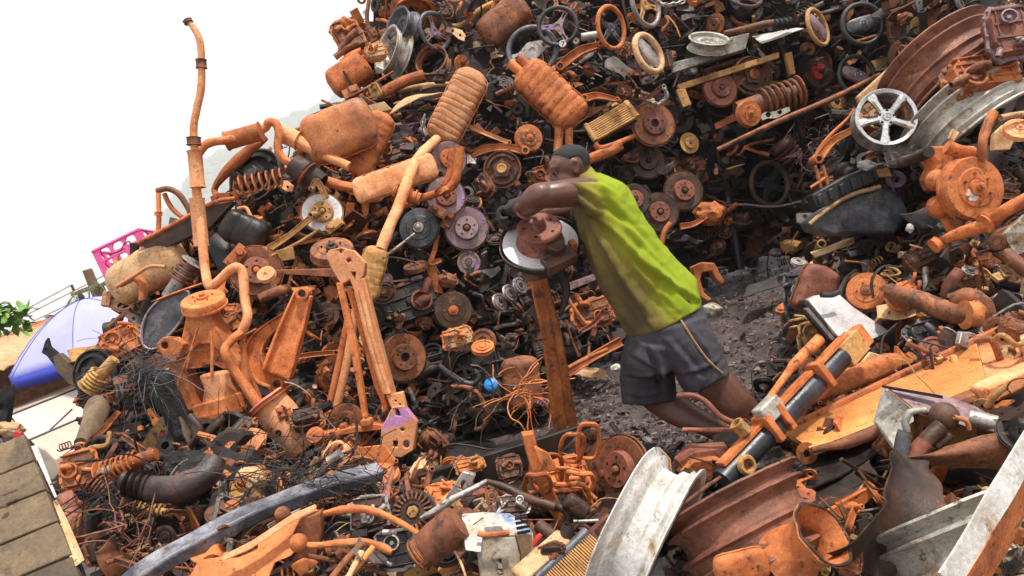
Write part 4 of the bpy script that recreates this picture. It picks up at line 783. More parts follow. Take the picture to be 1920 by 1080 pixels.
pipe('exhaust_can',[(498,748,3.95),(535,795,3.95),(572,842,3.95)],[72,72,70],'mauve','violet tinted can| leaning at the foot of the left pile','exhaust can',hollow=.9,n=28,parts=[collar((500,752),(505,758),78,'dust','rim_band',d=3.94)])
arm('suspension_wishbone',[(570,550,4.1),(550,610,4.1),(520,700,4.1)],[34,46,56],'broad orange control arm with a round eye| in the left pile','control arm',m='dust',th=.07,eyes=(0,),eye_r=.45)
arm('suspension_wishbone',[(540,590,4.25),(500,620,4.25),(478,655,4.25),(490,700,4.2),(525,718,4.2)],[16,24,34,34,26],'forked orange arm| behind the broad control arm','control arm',m='orange',eyes=(-1,),th=.09)
arm('suspension_wishbone',[(455,635,4.1),(460,690,4.1),(480,755,4.05),(490,830,4.0)],[8,14,22,12],'tapered orange arm| hanging beside the carrier','control arm',m='dust',eyes=(),th=.08)
arm('suspension_link',[(530,675,4.5),(580,665,4.5),(632,660,4.5)],[9,10,9],'straight orange link| toward the two poles','suspension link',m='dust',eyes=(0,-1),eye_r=.7)
panel('ledge_plate',[(500,506),(620,503),(648,510),(640,520),(510,512)],'rust','thin brown plate| bridging the rusty disc and the subframe','metal plate',4.2,.12)
hub(498,512,18,'small buff cup| at the end of the bridging brown plate','drum',(-.1,.6),4.15,'pale','pale','pale',name='rubber_mount',cat='mount',depth=1.5)
def subframe():
    d = 3.75; o = thing('subframe', 'long mauve orange subframe| standing on end in the left pile', 'subframe', P(750, 870, d), None, (690, 660, 160))
    px_part('head_plate', [(612,478),(618,468),(640,463),(662,468),(684,492),(683,515),(672,528),(682,545),(665,545),(655,525),(640,535),(632,522),(618,498)], d, .06, 'mauve', [circ(654,488,4.5), [(657,510),(667,510),(665,524)], circ(640,470,4.5,8)], bev=.006, dent=.006)(o)
    px_part('rail', [(656,525),(684,520),(698,580),(720,665),(742,748),(735,756),(712,690),(690,610)], d, .07, 'pale', bev=.008)(o)
    px_part('rail', [(648,540),(660,540),(680,600),(706,690),(728,765),(722,775),(700,720),(672,620)], d+.03, .06, 'dust', bev=.008)(o)
    for k in range(2): G().tube([P(668+9*k, 545, d-.01), P(692+8*k, 640, d-.01), P(722+7*k, 738, d-.01)], .013, 8, 4).build('brace_rod', 'pale', o, rel=True)
    px_part('gusset', [(724,742),(755,735),(762,765),(735,768)], d-.01, .05, 'pale', [circ(742,752,2), circ(750,758,2)], bev=.004)(o)
    px_part('foot_plate', [(735,765),(758,760),(782,792),(780,810),(775,845),(752,858),(722,855),(712,835),(715,800),(722,790)], d-.02, .06, 'mauve', [[(741,766),(746,766),(752,779),(742,779)], circ(754,805,3.8), [(738,825),(746,827),(745,838),(736,836)], circ(762,834,6,10,7.5)], bev=.006, dent=.008)(o)
    px_part('strut', [(630,530),(640,530),(668,640),(690,790),(680,792),(656,650)], d-.03, .04, 'dust', bev=.004)(o)
    px_part('strut_foot', [(674,788),(694,786),(696,800),(676,802)], d-.05, .09, 'dust', bev=.01)(o)
    px_part('wing', [(596,815),(640,806),(700,795),(722,798),(716,806),(660,812),(610,822)], d, .10, 'orange', bev=.004)(o)
subframe()
hub(590,815,17,'small cup mount| on the lower wing of the subframe','drum',(-.1,.5),3.72,'orange','orange','orange',name='rubber_mount',cat='mount',depth=1.6)
hub(718,885,32,'ring shaped clamp| under the subframe foot','drum',(0,.88),3.55,'dust','dark','dust',name='spring_cup',cat='spring cup',depth=1.0)
pipe('pole',[(668,575,4.2),(650,680,4.2),(630,770,4.2),(608,858,4.2)],[15,16,16,15],'mauve','round mauve pole| front one of the crossed pair','pole',hollow=0,parts=[collar((628,772),(626,782),24,'dust','clamp',d=4.19)])
pipe('pole',[(656,580,4.28),(636,680,4.28),(616,770,4.28),(606,820,4.28)],[13,14,14,13],'dust','thin orange pole| rear one of the crossed pair','pole',hollow=0)
pipe('cable',[(533,716,4.0),(555,722,4.0),(580,740,4.0),(605,775,4.0),(625,800,3.9),(670,845,3.6),(700,882,3.4)],2.2,'steel','thin grey green wire| strung in front of the orange disc','wire',hollow=0)
# black tubs and burnt things
hub(480,330,55,'black plastic tub| round the loose orange spring','plate',(-.3,.3),5.35,'black','black','black',name='plastic_tub',cat='tub')
sheet('plastic_tub',[(385,455,5.0),(430,415,5.2),(470,500,5.0),(430,540,4.9)],'black','black oval tray| right of the tall pipe foot','tray',bend=.05)
muffler((420,415),(500,452),62,'crusty brown engine lump| beside the black tub',4.9,'oily',4,.8,at=(450,435,40),seam=False)
arm('axle_beam',[(500,470,4.85),(545,440,4.85),(590,402,4.8)],[14,11,12],'ochre axle beam| leading to the silver disc','axle beam',m='gold',th=.09)
arm('axle_beam',[(585,355,4.8),(595,340,4.8),(612,372,4.8)],[9,11,11],'ochre knuckle| above the silver disc','steering knuckle',m='gold',eyes=(0,))
pipe('rod',[(510,480,4.75),(560,455,4.75),(600,430,4.75)],7,'gold','ochre tie rod| beneath the ochre axle beam','tie rod',hollow=0)
panel('ledge_plate',[(515,470),(548,462),(552,485),(530,490)],'gold','small ochre shield| under the axle beam','metal plate',4.7,.03)
pipe('bar',[(296,562,4.5),(340,545,4.5),(400,525,4.5)],[9,10,9],'orange','brown flat strip| beside the black gear cover','flat bar',hollow=0,flat=.5)
hub(178,700,46,'black round tub with springs| in front of the tan car','plate',(-.2,.1),4.55,'black','black','oily',name='plastic_tub',cat='tub')
def log():
    g = G(); pts = [P(x, y, 3.95) for x, y in [(262,690),(300,715),(330,770),(350,820),(385,868)]]; g.tube(pts, [.035,.058,.064,.058,.02], 14, 5).dent(.028, 13, 4)
    o = thing('burnt_log', 'burnt black log with a split tan side| in the left pile', 'log', P(385, 868, 3.95), None, (330, 770, 70)); g.build('bark', 'char', o, rel=True)
    g = G().tube([P(x, y, 3.89) for x, y in [(338,782),(350,812),(366,845),(380,866)]], [.010,.036,.032,.010], 12, 5, flat=.5).dent(.006, 18, 2); g.build('split_wood', 'wood', o, rel=True)
log()
pipe('burnt_hose',[(228,900,2.95),(262,910,2.95),(300,918,2.92),(345,912,2.92),(385,892,2.95),(405,862,3.0)],[36,46,50,52,50,42],'hosebrown','fat charred hose| curled in the lower left pile','hose',hollow=.7,n=18,wob=.12,parts=[collar((240+13*i,905+2.4*i),(242+13*i,905.4+2.4*i),48+1.5*i,'hosebrown','rib',d=2.94) for i in range(4)])
blob(345,875,70,60,'heap of burnt grey wire| behind the fat charred hose','burnt_wire','wire','char',3.4,seed=3,amp=.6)
blob(410,935,150,170,'burnt ash and wire lump| right of the fat charred hose','ash_lump','ash','char',3.25,seed=6,amp=.6)
def hairs(label, cx, cy, rx, ry, d, n, m, wd=.003, seed=1, lean=(.2, .6), name='wire_tangle', bend=1.0):
    R = random.Random(seed); g = G()
    for i in range(n):
        x, y = cx+rx*R.gauss(0, .55), cy+ry*R.gauss(0, .5); p = P(x, y, d+R.uniform(-.12, .12)); pts = [p]; v = unit(np.array([R.gauss(lean[0], .9), R.gauss(0, .5), R.gauss(lean[1]*.4, .45)])); cur = np.array([R.gauss(0, .4), R.gauss(0, .3), R.gauss(-.15, .35)])
        for k in range(R.randint(4, 9)): v = unit(v+bend*cur*.8+np.array([R.gauss(0, .25), R.gauss(0, .25), R.gauss(-.08, .25)])); pts.append(pts[-1]+v*R.uniform(.02, .06))
        g.tube(pts, wd*R.choice([.4, .5, .6, .8, 1.1]), 4, 2)
    solo(g, name, m, label, 'wire tangle', (cx, cy, max(rx, ry)))
hairs('frayed grey steel wire tangle| around the burnt log top',278,700,34,40,3.9,120,'greyblk',.002,1)
hairs('black burnt wire tangle| over the lower left pile',215,960,45,60,3.05,75,'char',.003,2)
hairs('thin dark wire tangle| trailing over the grey black beam',560,900,110,50,2.95,120,'oily',.0025,3,(.5,.1))
hairs('orange and black wire tangle| hanging from the black engine',890,725,40,50,4.6,45,'dark',.005,4,(0,-.6))
hairs('red and brown cable tangle| in front of the burnt lump',235,1000,34,40,2.85,22,'red',.0035,5,(.3,.3))
hairs('straw and root tangle| below the tall orange axle carrier',470,865,70,26,3.6,90,'dark',.002,6,(.4,.3))
hairs('loose brown wire tangle| beside the base of the post',980,735,30,26,4.3,34,'dust',.004,7)
hairs('dark wire tangle| under the long bar in the racks',1540,270,45,40,6.6,80,'violet',.004,8)
arm('hooked_bar',[(160,832,3.9),(195,805,3.9),(222,772,3.9)],[9,12,9],'orange hooked bar| against the timber slab','bar',m='orange',eyes=(0,),th=.05)
sheet('timber_slab',[(165,745,4.2),(210,760,4.2),(178,850,3.9),(138,830,3.9)],'wood','curved brown slab| leaning in front of the tan car','slab',bend=.05,th=.03)
casting('engine_block',145,880,70,80,'rusty motor with a round bore| beside the white board','motor',3.6,'rust','dust',.2,seed=11)
casting('engine_block',272,775,110,150,'black greasy engine| behind the burnt log','engine',4.4,'oily','dark',.2,seed=12)
arm('suspension_wishbone',[(225,815,3.8),(265,842,3.75),(310,868,3.7)],[9,11,8],'brown flat arm| under the black greasy engine','control arm',m='rust',eyes=(0,-1))
# ------------------------------------------------------------------ engines and castings of the middle
casting('engine_block',885,720,190,170,'black engine with hoses| under the drum with an orange face','engine',5.0,'oily','dark',.25,(-.2,.3),14,.6,2,ribs=5)
pipe('hose',[(822,685,4.65),(845,703,4.65),(880,720,4.65),(898,708,4.65),(888,692,4.65)],[11,12,12,10,8],'greyblk','bent grey hose| on the black engine','hose',hollow=.7)
pipe('bent_pipe',[(845,725,4.6),(880,728,4.6),(900,745,4.6),(915,780,4.6),(905,800,4.6),(890,806,4.6)],[8,10,10,10,9,7],'rust','looping brown tube| under the bent grey hose','tube')
def blue_cup():
    o = thing('plastic_cup', 'bright blue plastic lid| hanging on the black engine', 'lid', frame(921,722,4.5,(-.1,.4),.2), None, (921,722,14)); R = 13*4.5/F
    G().lathe([(.01*R,-.9*R),(.7*R,-.9*R),(.85*R,-.5*R),(1.0*R,.1*R),(1.02*R,.3*R),(.95*R,.42*R),(.5*R,.6*R),(.01*R,.62*R)], 28).build('cup', 'blue', o)
    G().lathe([(.3*R,.6*R),(.28*R,.75*R),(.01*R,.76*R)], 12).build('knob', 'blue', o)
blue_cup()
muffler((972,668),(985,768),70,'rust flaked engine cover| right of the blue plastic lid',4.9,'rust',2,.6,at=(975,700,50),seam=False)
casting('alternator',860,632,66,44,'buff pump with a black pulley| on top of the black engine','pump',4.9,'cream','dust',.3,seed=16)
casting('engine_block',770,565,130,90,'dark cylinder head with valve springs| below the mauve disc','cylinder head',5.2,'oily','red',.35,seed=17)
casting('engine_block',1040,640,110,80,'black engine end with coils| behind the steel post','engine',5.4,'dim','dark',.2,seed=18)
for i, (x, y) in enumerate([(938,565),(957,548),(976,535)]):
    hub(x, y, 17, ('lowest','middle','uppermost')[i]+' grey rocker loop| left of the post top','pulley',(.7,.4),5.0,'steel','dark',name='belt_loop',cat='belt')
panel('fin_plate',[(795,495),(812,485),(832,552),(815,548)],'orange','pointed orange fin| above the drum with an orange face','fin',5.3,.03)
arm('bracket',[(822,440,5.4),(815,470,5.4),(808,492,5.3),(828,488,5.3)],[8,9,10,8],'orange hook bracket| under the oily grey drum','bracket',m='orange',eyes=())
casting('gearbox',1030,330,80,60,'orange bolted casting| below the brown back plate','casting',5.9,'orange','rust',.3,seed=19)
casting('gearbox',770,250,80,50,'violet grey starter body| behind the tall ribbed pale orange muffler','starter motor',5.9,'violet','dim',.2,seed=20)
casting('gearbox',745,280,90,50,'brown broken casting| left of the tall muffler','casting',5.7,'rust','dust',.4,seed=21)
casting('engine_block',1180,205,90,60,'oily cylinder head| right of the ochre cooler core','cylinder head',6.4,'dim','gold',.4,seed=22)
casting('engine_block',1290,315,90,60,'dark brown axle casing| above the uppermost red brown hub','axle casing',6.5,'rust','rust',.1,seed=23)
arm('suspension_wishbone',[(1275,425,5.9),(1300,420,5.9),(1325,405,5.9)],[12,10,8],'orange torn bracket| low behind the back of the man','bracket',m='orange',eyes=())
pipe('bent_pipe',[(1258,418,5.6),(1246,435,5.6),(1240,460,5.6)],[11,11,10],'dust','tan bent pipe| just right of the shirt back','pipe')
blob(1330,400,60,45,'crumbling orange lump| beside the black rack pole','rust_lump','lump','orange',6.5,seed=8)
panel('broken_sheet',[(1405,440),(1432,430),(1438,470),(1415,490),(1395,480)],'red','peeling red sheet| beside the foot of the black rack pole','sheet metal',7.2,.03)
pipe('link_rod',[(1362,318,6.6),(1380,312,6.6),(1395,308,6.6)],[12,8,6],'gold','short tan blade| left of the deep steering wheel','blade',hollow=0,flat=.4)
pipe('bent_bar',[(1386,292,6.6),(1405,272,6.6),(1450,262,6.6)],6,'rust','curved brown wire| under the long bar','bar',hollow=0)
pipe('muffler_stub',[(1450,285,6.6),(1475,268,6.6),(1482,258,6.6)],[18,20,18],'dim','dark stub can| above the deep steering wheel','can',hollow=.7)
arm('bracket',[(1395,275,6.5),(1420,285,6.5),(1442,290,6.5)],[6,6,8],'orange crooked bracket| above the deep steering wheel','bracket',m='orange',eyes=())
# ------------------------------------------------------------------ ground things
panel('bell_housing',[(1300,500),(1320,492),(1340,494),(1352,515),(1362,528),(1358,535),(1345,525),(1335,508),(1318,510),(1314,525),(1320,548),(1335,562),(1328,566),(1312,555),(1302,530)],'dust','orange horseshoe housing| lying on the mud behind the man','bell housing',6.0,.14,bev=.01,dent=.012)
blob(1335,582,42,28,'white dirty cup| lying by the back of the shorts','cup','cup','alu',5.3,seed=5,amp=.2)
sheet('rubber_flap',[(1396,555,5.6),(1415,530,5.9),(1462,515,5.9),(1455,540,5.6)],'rubber','black rubber flap| lying on the mud in the gangway','rubber flap',bend=.03)
blob(1482,462,40,26,'crumpled ochre rag| at the far end of the gangway','rag','rag','gold',6.6,seed=6)
blob(1456,474,28,18,'crumpled blue grey rag| beside the ochre rag','rag','rag','violet',6.7,seed=9)
blob(1110,700,60,22,'flat crumpled brown sack| on the mud behind the post','sack','sack','cream',5.2,seed=7,flat=.2)
blob(1155,690,20,16,'white plastic scrap| by the shorts on the mud','plastic_scrap','plastic scrap','white',5.0,seed=10)
arm('beam',[(1060,700,5.0),(1110,670,5.1),(1165,640,5.2)],[20,16,18],'orange crossmember| on the ground behind the post','crossmember',m='orange',th=.12,eyes=())
pipe('rod',[(1065,690,4.8),(1100,672,4.9),(1140,655,4.9)],8,'dust','tan rod| resting on the orange crossmember','rod',hollow=0)
# ------------------------------------------------------------------ the heap on the right
casting('gearbox',1850,130,150,90,'tall brown gearbox flange| above the grey truck rim','gearbox',4.1,'orange','rust',.15,(-.1,.45),31,.9,2,ribs=5)
casting('gearbox',1897,55,80,120,'violet brown gearbox case| standing in the top right corner','gearbox',4.0,'red','violet',.1,(-.2,.2),32,.7,1)
panel('rust_plate',[(1665,20),(1715,5),(1740,60),(1715,75),(1690,100),(1670,70)],'red','red brown plate with a square hole| right of the upper emblem wheel','metal plate',6.0,.05,holes=[[(1693,38),(1712,30),(1713,48),(1692,58)]])
panel('rust_plate',[(1740,22),(1795,0),(1800,75),(1745,85)],'rust','tall brown sheet| behind the big rusty truck rim','sheet metal',5.8,.04)
panel('rust_plate',[(1810,15),(1855,-5),(1850,50),(1812,58)],'orange','ochre brown sheet| left of the violet brown gearbox','sheet metal',5.7,.04)
panel('body_sheet',[(1608,180),(1680,115),(1715,78),(1745,78),(1725,110),(1690,155),(1660,185),(1625,215)],'cream','buff pressed panel| behind the chrome wheel','body panel',4.75,.05,bev=.01)
panel('body_sheet',[(1718,82),(1726,76),(1730,95),(1720,105),(1712,98)],'char','black bracket| on the buff pressed panel','bracket',4.68,.04)
arm('suspension_wishbone',[(1530,300,5.0),(1560,265,5.0),(1595,245,4.95),(1615,235,4.9)],[18,14,12,8],'ochre knuckle arm with a blue smear| above the black ribbed pan','steering knuckle',m='dust',eyes=(0,),th=.08)
pipe('brake_pipe',[(1530,300,5.0),(1532,285,5.0),(1555,255,5.0),(1590,222,5.0),(1602,205,5.0)],6,'dust','thin orange pipe| rising behind the ochre knuckle arm','pipe',hollow=0)
for i, (a, b) in enumerate([((1528,310),(1540,355)),((1542,310),(1553,350)),((1552,330),(1520,352))]):
    pipe('stay_rod', [(*a,4.9),((a[0]+b[0])/2+1,(a[1]+b[1])/2,4.9),(*b,4.9)], 6, 'dust', ('first','second','slanting')[i]+' thin rod| under the ochre knuckle arm', 'rod', hollow=0)
def pan():
    d = 4.55; o = thing('oil_pan', 'black ribbed pan| in the right heap under the chrome wheel', 'oil pan', P(1600, 440, d), None, (1600, 390, 80))
    px_part('rib_band', [(1523,365),(1545,352),(1585,330),(1640,308),(1675,302),(1678,325),(1650,338),(1600,358),(1555,385),(1530,392)], d, .10, 'black', bev=.008, dent=.006)(o)
    px_part('body', [(1520,415),(1545,395),(1600,365),(1655,348),(1690,362),(1705,400),(1680,440),(1620,438),(1560,440),(1530,430)], d+.05, .2, 'greyblk', bev=.02, dent=.01)(o)
    G().tube([P(x, y, d+.01) for x, y in [(1518,420),(1545,398),(1590,368),(1650,350)]], .014, 8, 5).build('edge_bead', 'cream', o, rel=True)
    for k in range(7): px_part('rib', [(1532+21*k,366-9.5*k),(1541+21*k,361-9.5*k),(1546+21*k,381-9*k),(1538+21*k,385-9*k)], d-.02, .05, 'black', bev=.006)(o)
    px_part('patch', [(1643,318),(1665,314),(1672,330),(1648,332)], d-.025, .03, 'gold')(o)
pan()
blob(1625,310,35,18,'white paper crumple| on top of the black ribbed pan','paper','paper','white',4.5,seed=12)
sheet('plastic_guard',[(1690,405,4.3),(1740,385,4.2),(1768,420,4.2),(1720,432,4.3)],'greyblk','dark grey plastic guard with two slots| under the truck drum','guard',bend=.04)
blob(1706,428,14,18,'small white scrap| by the dark grey plastic guard','paper_scrap','paper','white',4.15,seed=3)
casting('gearbox',1700,285,80,40,'grey blue aluminium cover| below the chrome wheel','cover',4.4,'alu','alu',.3,(0,.5),33)
def axle():
    d = 3.85; o = thing('truck_axle', 'orange truck hub carrier| behind the huge orange drum', 'axle', P(1770, 380, d), None, (1765, 310, 45))
    px_part('carrier', [(1740,275),(1775,272),(1800,285),(1820,300),(1805,330),(1780,350),(1760,355),(1748,330),(1760,305),(1742,290)], d, .14, 'orange', bev=.015, dent=.01)(o)
    G().ball(P(1757,338,d-.03), .055, 14, 10).build('boss', 'dust', o, rel=True)
    G().ball(P(1760,388,d-.02), .06, 14, 10).build('boss', 'orange', o, rel=True)
    G().tube([P(1690,305,4.1), P(1715,297,4.0), P(1742,285,d)], .03, 12, 4).build('rod', 'dark', o, rel=True)
    G().tube([P(1762,385,d), P(1775,415,d), P(1785,432,d)], .025, 10, 4).build('link', 'dust', o, rel=True)
    G().tube([P(1790,300,d-.06), P(1788,320,d-.08), P(1800,345,d-.08)], .012, 8, 4).build('hose', 'orange', o, rel=True)
    G().tube([P(1775,275,d-.06), P(1800,285,d-.06), P(1822,287,d-.04)], .035, 12, 2).build('brake_cylinder', 'orange', o, rel=True)
axle()
arm('bracket',[(1782,262,3.9),(1792,245,3.9)],[10,13],'small pale square tag| above the orange truck hub carrier','tag',m='cream',eyes=())
pipe('hose',[(1862,212,3.8),(1850,240,3.75),(1842,270,3.7),(1846,300,3.7)],[18,18,16,14],'orange','fat rusty hose| hanging right of the grey truck rim','hose',hollow=.7,wob=.12)
panel('tag_plate',[(1865,250),(1885,232),(1902,262),(1895,280),(1862,282)],'cream','pale speckled plate| right of the fat rusty hose','metal plate',3.8,.03)
hub(1912,240,28,'buff lid| cut by the right edge','drum',(-.2,.6),3.7,'pale','pale','pale',name='lid',cat='lid')
pipe('tube',[(1876,221,3.7),(1900,216,3.7),(1935,212,3.7)],12,'cream','cream tube end| above the buff lid','tube')
def driveshaft():
    o = pipe('drive_shaft',[(1752,458,3.6),(1775,448,3.55),(1800,438,3.5),(1850,420,3.4),(1885,395,3.3),(1930,372,3.25)],[12,20,24,26,26,28],'orange','bright orange drive shaft| lying across the right heap','drive shaft',hollow=0,parts=[collar((1845,420),(1850,417),34,'dust','collar',d=3.38),collar((1750,462),(1760,455),26,'orange','yoke',d=3.58)])
driveshaft()
panel('channel',[(1790,470),(1920,410),(1940,500),(1935,540),(1900,520),(1800,480)],'rust','wide brown channel| behind the orange drive shaft','channel',3.75,.06)
panel('plate',[(1880,440),(1925,400),(1930,470),(1905,480)],'alu','dull grey plate| at the right edge under the drive shaft','metal plate',3.6,.03)
casting('engine_block',1640,480,150,70,'long dark engine with a torn cover| at the end of the gangway','engine',4.9,'oily','dim',.25,(-.1,.5),34,.8,1)
sheet('wood_scrap',[(1520,470,4.9),(1600,445,4.8),(1605,455,4.7),(1525,482,4.8)],'cream','pile of pale torn card| at the end of the gangway','card')
casting('gearbox',1730,480,60,50,'triangular gearbox mount| with two studs','gearbox',4.0,'dim','rust',.4,(0,.6),35,.8,0)
casting('gearbox',1500,560,60,130,'black standing gearbox| beside the gangway','gearbox',4.6,'oily','greyblk',.1,(-.3,.3),36,.8,1,ribs=6)
hub(1497,490,14,'steel topped plug| on the black standing gearbox','pulley',(0,.85),4.5,'steel','black',name='plug',cat='plug')
muffler((1545,500),(1510,590),70,'smooth rust covered cam case| right of the black gearbox',4.2,'red',1,.6,at=(1535,540,45),seam=True,rib_h=0)
def valve_cover():
    o = thing('valve_cover', 'scratched silver grey engine cover| above the ochre bracket tube', 'engine cover', P(1600, 640, 3.75), None, (1585, 605, 60))
    px_part('top', [(1515,562),(1530,555),(1570,548),(1600,575),(1660,615),(1668,622),(1632,638),(1610,632),(1590,628),(1572,632)], 3.78, .05, 'silver', grad=(.05,-.35), bev=.008)(o)
    px_part('side', [(1513,562),(1572,632),(1577,650),(1562,640),(1520,590),(1508,572)], 3.75, .10, 'dark', bev=.006)(o)
    px_part('front', [(1610,640),(1632,640),(1680,618),(1682,660),(1680,680),(1600,670)], 3.7, .12, 'oily', bev=.008)(o)
    px_part('rail', [(1511,580),(1516,577),(1566,634),(1560,638)], 3.70, .04, 'steel')(o)
    G().tube([P(1540,553,3.74), P(1560,553,3.76), P(1572,548,3.78)], .014, 8, 4).build('lever', 'black', o, rel=True)
valve_cover()
casting('engine_block',1540,650,80,120,'dark engine side with open ports| below the silver grey cover','engine',3.95,'dark','gold',.2,(-.4,.2),37,.7,2)
pipe('thick_pipe',[(1665,545,3.6),(1720,562,3.5),(1780,585,3.4),(1820,590,3.3),(1835,585,3.3)],[30,36,40,44,46],'rust','fat tan exhaust elbow| across the right heap','exhaust elbow',hollow=0,n=20,parts=[collar((1808,590),(1830,590),50,'dust','weld_ring',d=3.28)])
pipe('thick_pipe',[(1790,565,3.4),(1815,558,3.35),(1840,575,3.35),(1858,610,3.35)],[30,38,42,44],'rust','curved end of the fat elbow| dropping toward the long radiator','exhaust elbow',hollow=0,n=20)
pipe('thick_pipe',[(1775,560,3.6),(1780,535,3.6),(1800,508,3.6)],[22,24,24],'red','pink brown pipe| rising behind the fat elbow','pipe',hollow=.8)
casting('engine_block',1700,550,70,50,'orange broken manifold| where the fat elbow starts','manifold',3.6,'orange','dust',.5,(0,.4),38)
pipe('belt',[(1637,560,3.8),(1635,525,3.8),(1655,500,3.8),(1685,500,3.8)],[10,12,12,10],'rubber','wide black belt| over the orange turbo housing','belt',hollow=0,flat=.3)
hub(1625,545,38,'orange turbo housing| under the wide black belt','drum',(-.5,.3),3.9,'orange','rust','orange',name='turbo_housing',cat='turbo',depth=1.3)
casting('carburettor',1830,530,80,70,'brown carburettor with a ring throat| at the right','carburettor',3.7,'rust','gold',.2,(0,.6),39)
hub(1820,508,16,'round throat ring| on the brown carburettor','pulley',(0,.8),3.6,'steel','hole',name='throat_ring',cat='ring')
casting('engine_block',1760,625,120,70,'black cracked cylinder head| under the fat tan elbow','cylinder head',3.4,'oily','greyblk',.25,(0,.5),40,.6,0)
hub(1752,655,26,'brown rounded mount| beside the long radiator','pulley',(-.2,.4),3.2,'red','rust',name='engine_mount',cat='mount')
pipe('pipe',[(1885,475,3.5),(1905,492,3.45),(1935,512,3.4)],26,'rust','brown pipe mouth| at the right edge under the channel','pipe',hollow=.8)
casting('engine_block',1880,575,90,60,'rusty torn engine bits| above the top end of the radiator','engine part',3.4,'rust','steel',.3,(0,.5),41)
# ------------------------------------------------------------------ long radiator and the things on it
def long_radiator():
    A, B, C, E = P(1470,806,2.85), P(1925,592,3.0), P(1950,712,2.5), P(1530,850,2.6)
    o = thing('radiator', 'long ochre radiator| lying across the right of the picture', 'radiator', E, None, (1700, 720, 110))
    A, B, C, E = [np.array(v) for v in (A, B, C, E)]; nn = unit(np.cross(B-A, E-A)); nn = nn if nn[2] > 0 else -nn; g = G(); u = unit(B-A); L = np.linalg.norm(B-A); R = np.stack([u, unit(np.cross(nn, u)), nn], 1)
    def P2(s, t, h=0): return (1-t)*((1-s)*A+s*B)+t*((1-s)*E+s*C)+nn*h
    V = [P2(s, t, h) for s, t, h in ((0,.06,0),(.78,.06,0),(.78,.9,0),(0,.9,0),(0,.06,-.02),(.78,.06,-.02),(.78,.9,-.02),(0,.9,-.02))]
    g = G()
    for i in range(150): q = .004+.772*i/149; g.tube([P2(q, .075, 0), P2(q+.004, .88, 0)], .0019, 4, 1)
    g.dent(.003, 5, 1).build('dusty_fin', 'ochre', o, rel=True)
    G().add(V, [[0,1,2,3],[7,6,5,4],[0,4,5,1],[1,5,6,2],[2,6,7,3],[3,7,4,0]]).dent(.006, 6, 3).build('core_skin', 'ochre', o, rel=True)
    g = G()
    for i in range(60):
        q = .785+.205*i/59; g.tube([P2(q, .07, -.018), P2(q, .9, -.018)], .0026, 4, 1)
    g.build('fin', 'pale', o, rel=True)
    V = [P2(q, t, h) for q, t, h in ((.78,.06,-.03),(1,.06,-.03),(1,.9,-.03),(.78,.9,-.03),(.78,.06,-.05),(1,.06,-.05),(1,.9,-.05),(.78,.9,-.05))]
    G().add(V, [[0,1,2,3],[7,6,5,4],[0,4,5,1],[1,5,6,2],[2,6,7,3],[3,7,4,0]]).build('core', 'orange', o, rel=True)
    G().tube([P2(0, .02), P2(.5, .02, .004), P2(1, .02)], .016, 8, 1).build('top_rail', 'orange', o, rel=True)
    G().tube([P2(-.01, .93), P2(.3, .97, .004), P2(.6, .95), P2(1, .95)], [.012, .024, .03, .03], 10, 4).dent(.016, 9, 2).build('bottom_tank', 'rust', o, rel=True)
    G().box(P2(.86, .95, .015), (.22, .07, .06), R).dent(.012, 9, 5).build('side_tank', 'pale', o, rel=True, bev=.01)
    G().tube([P2(.97, .05, .01), P2(.975, .9, .01)], .014, 8, 1).build('end_strip', 'cream', o, rel=True)
long_radiator()
muffler((1470,760),(1690,672),40,'rust blotched buff pipe| between the black tube and the radiator',3.05,'dust',1,.9,at=(1580,715,60),rib_h=0,seam=False)
panel('metal_plate',[(1588,715),(1632,660),(1672,672),(1660,695),(1640,690),(1600,705)],'cream','buff triangular plate with two diamond holes| behind the radiator','metal plate',3.15,.02,holes=[[(1634,680),(1639,687),(1635,696),(1630,688)],[(1646,674),(1650,677),(1648,682),(1645,678)]])
panel('tab',[(1682,648),(1700,668),(1714,674),(1712,680),(1690,685),(1682,680)],'dust','orange tab with a steel washer| behind the radiator','tab',3.1,.03)
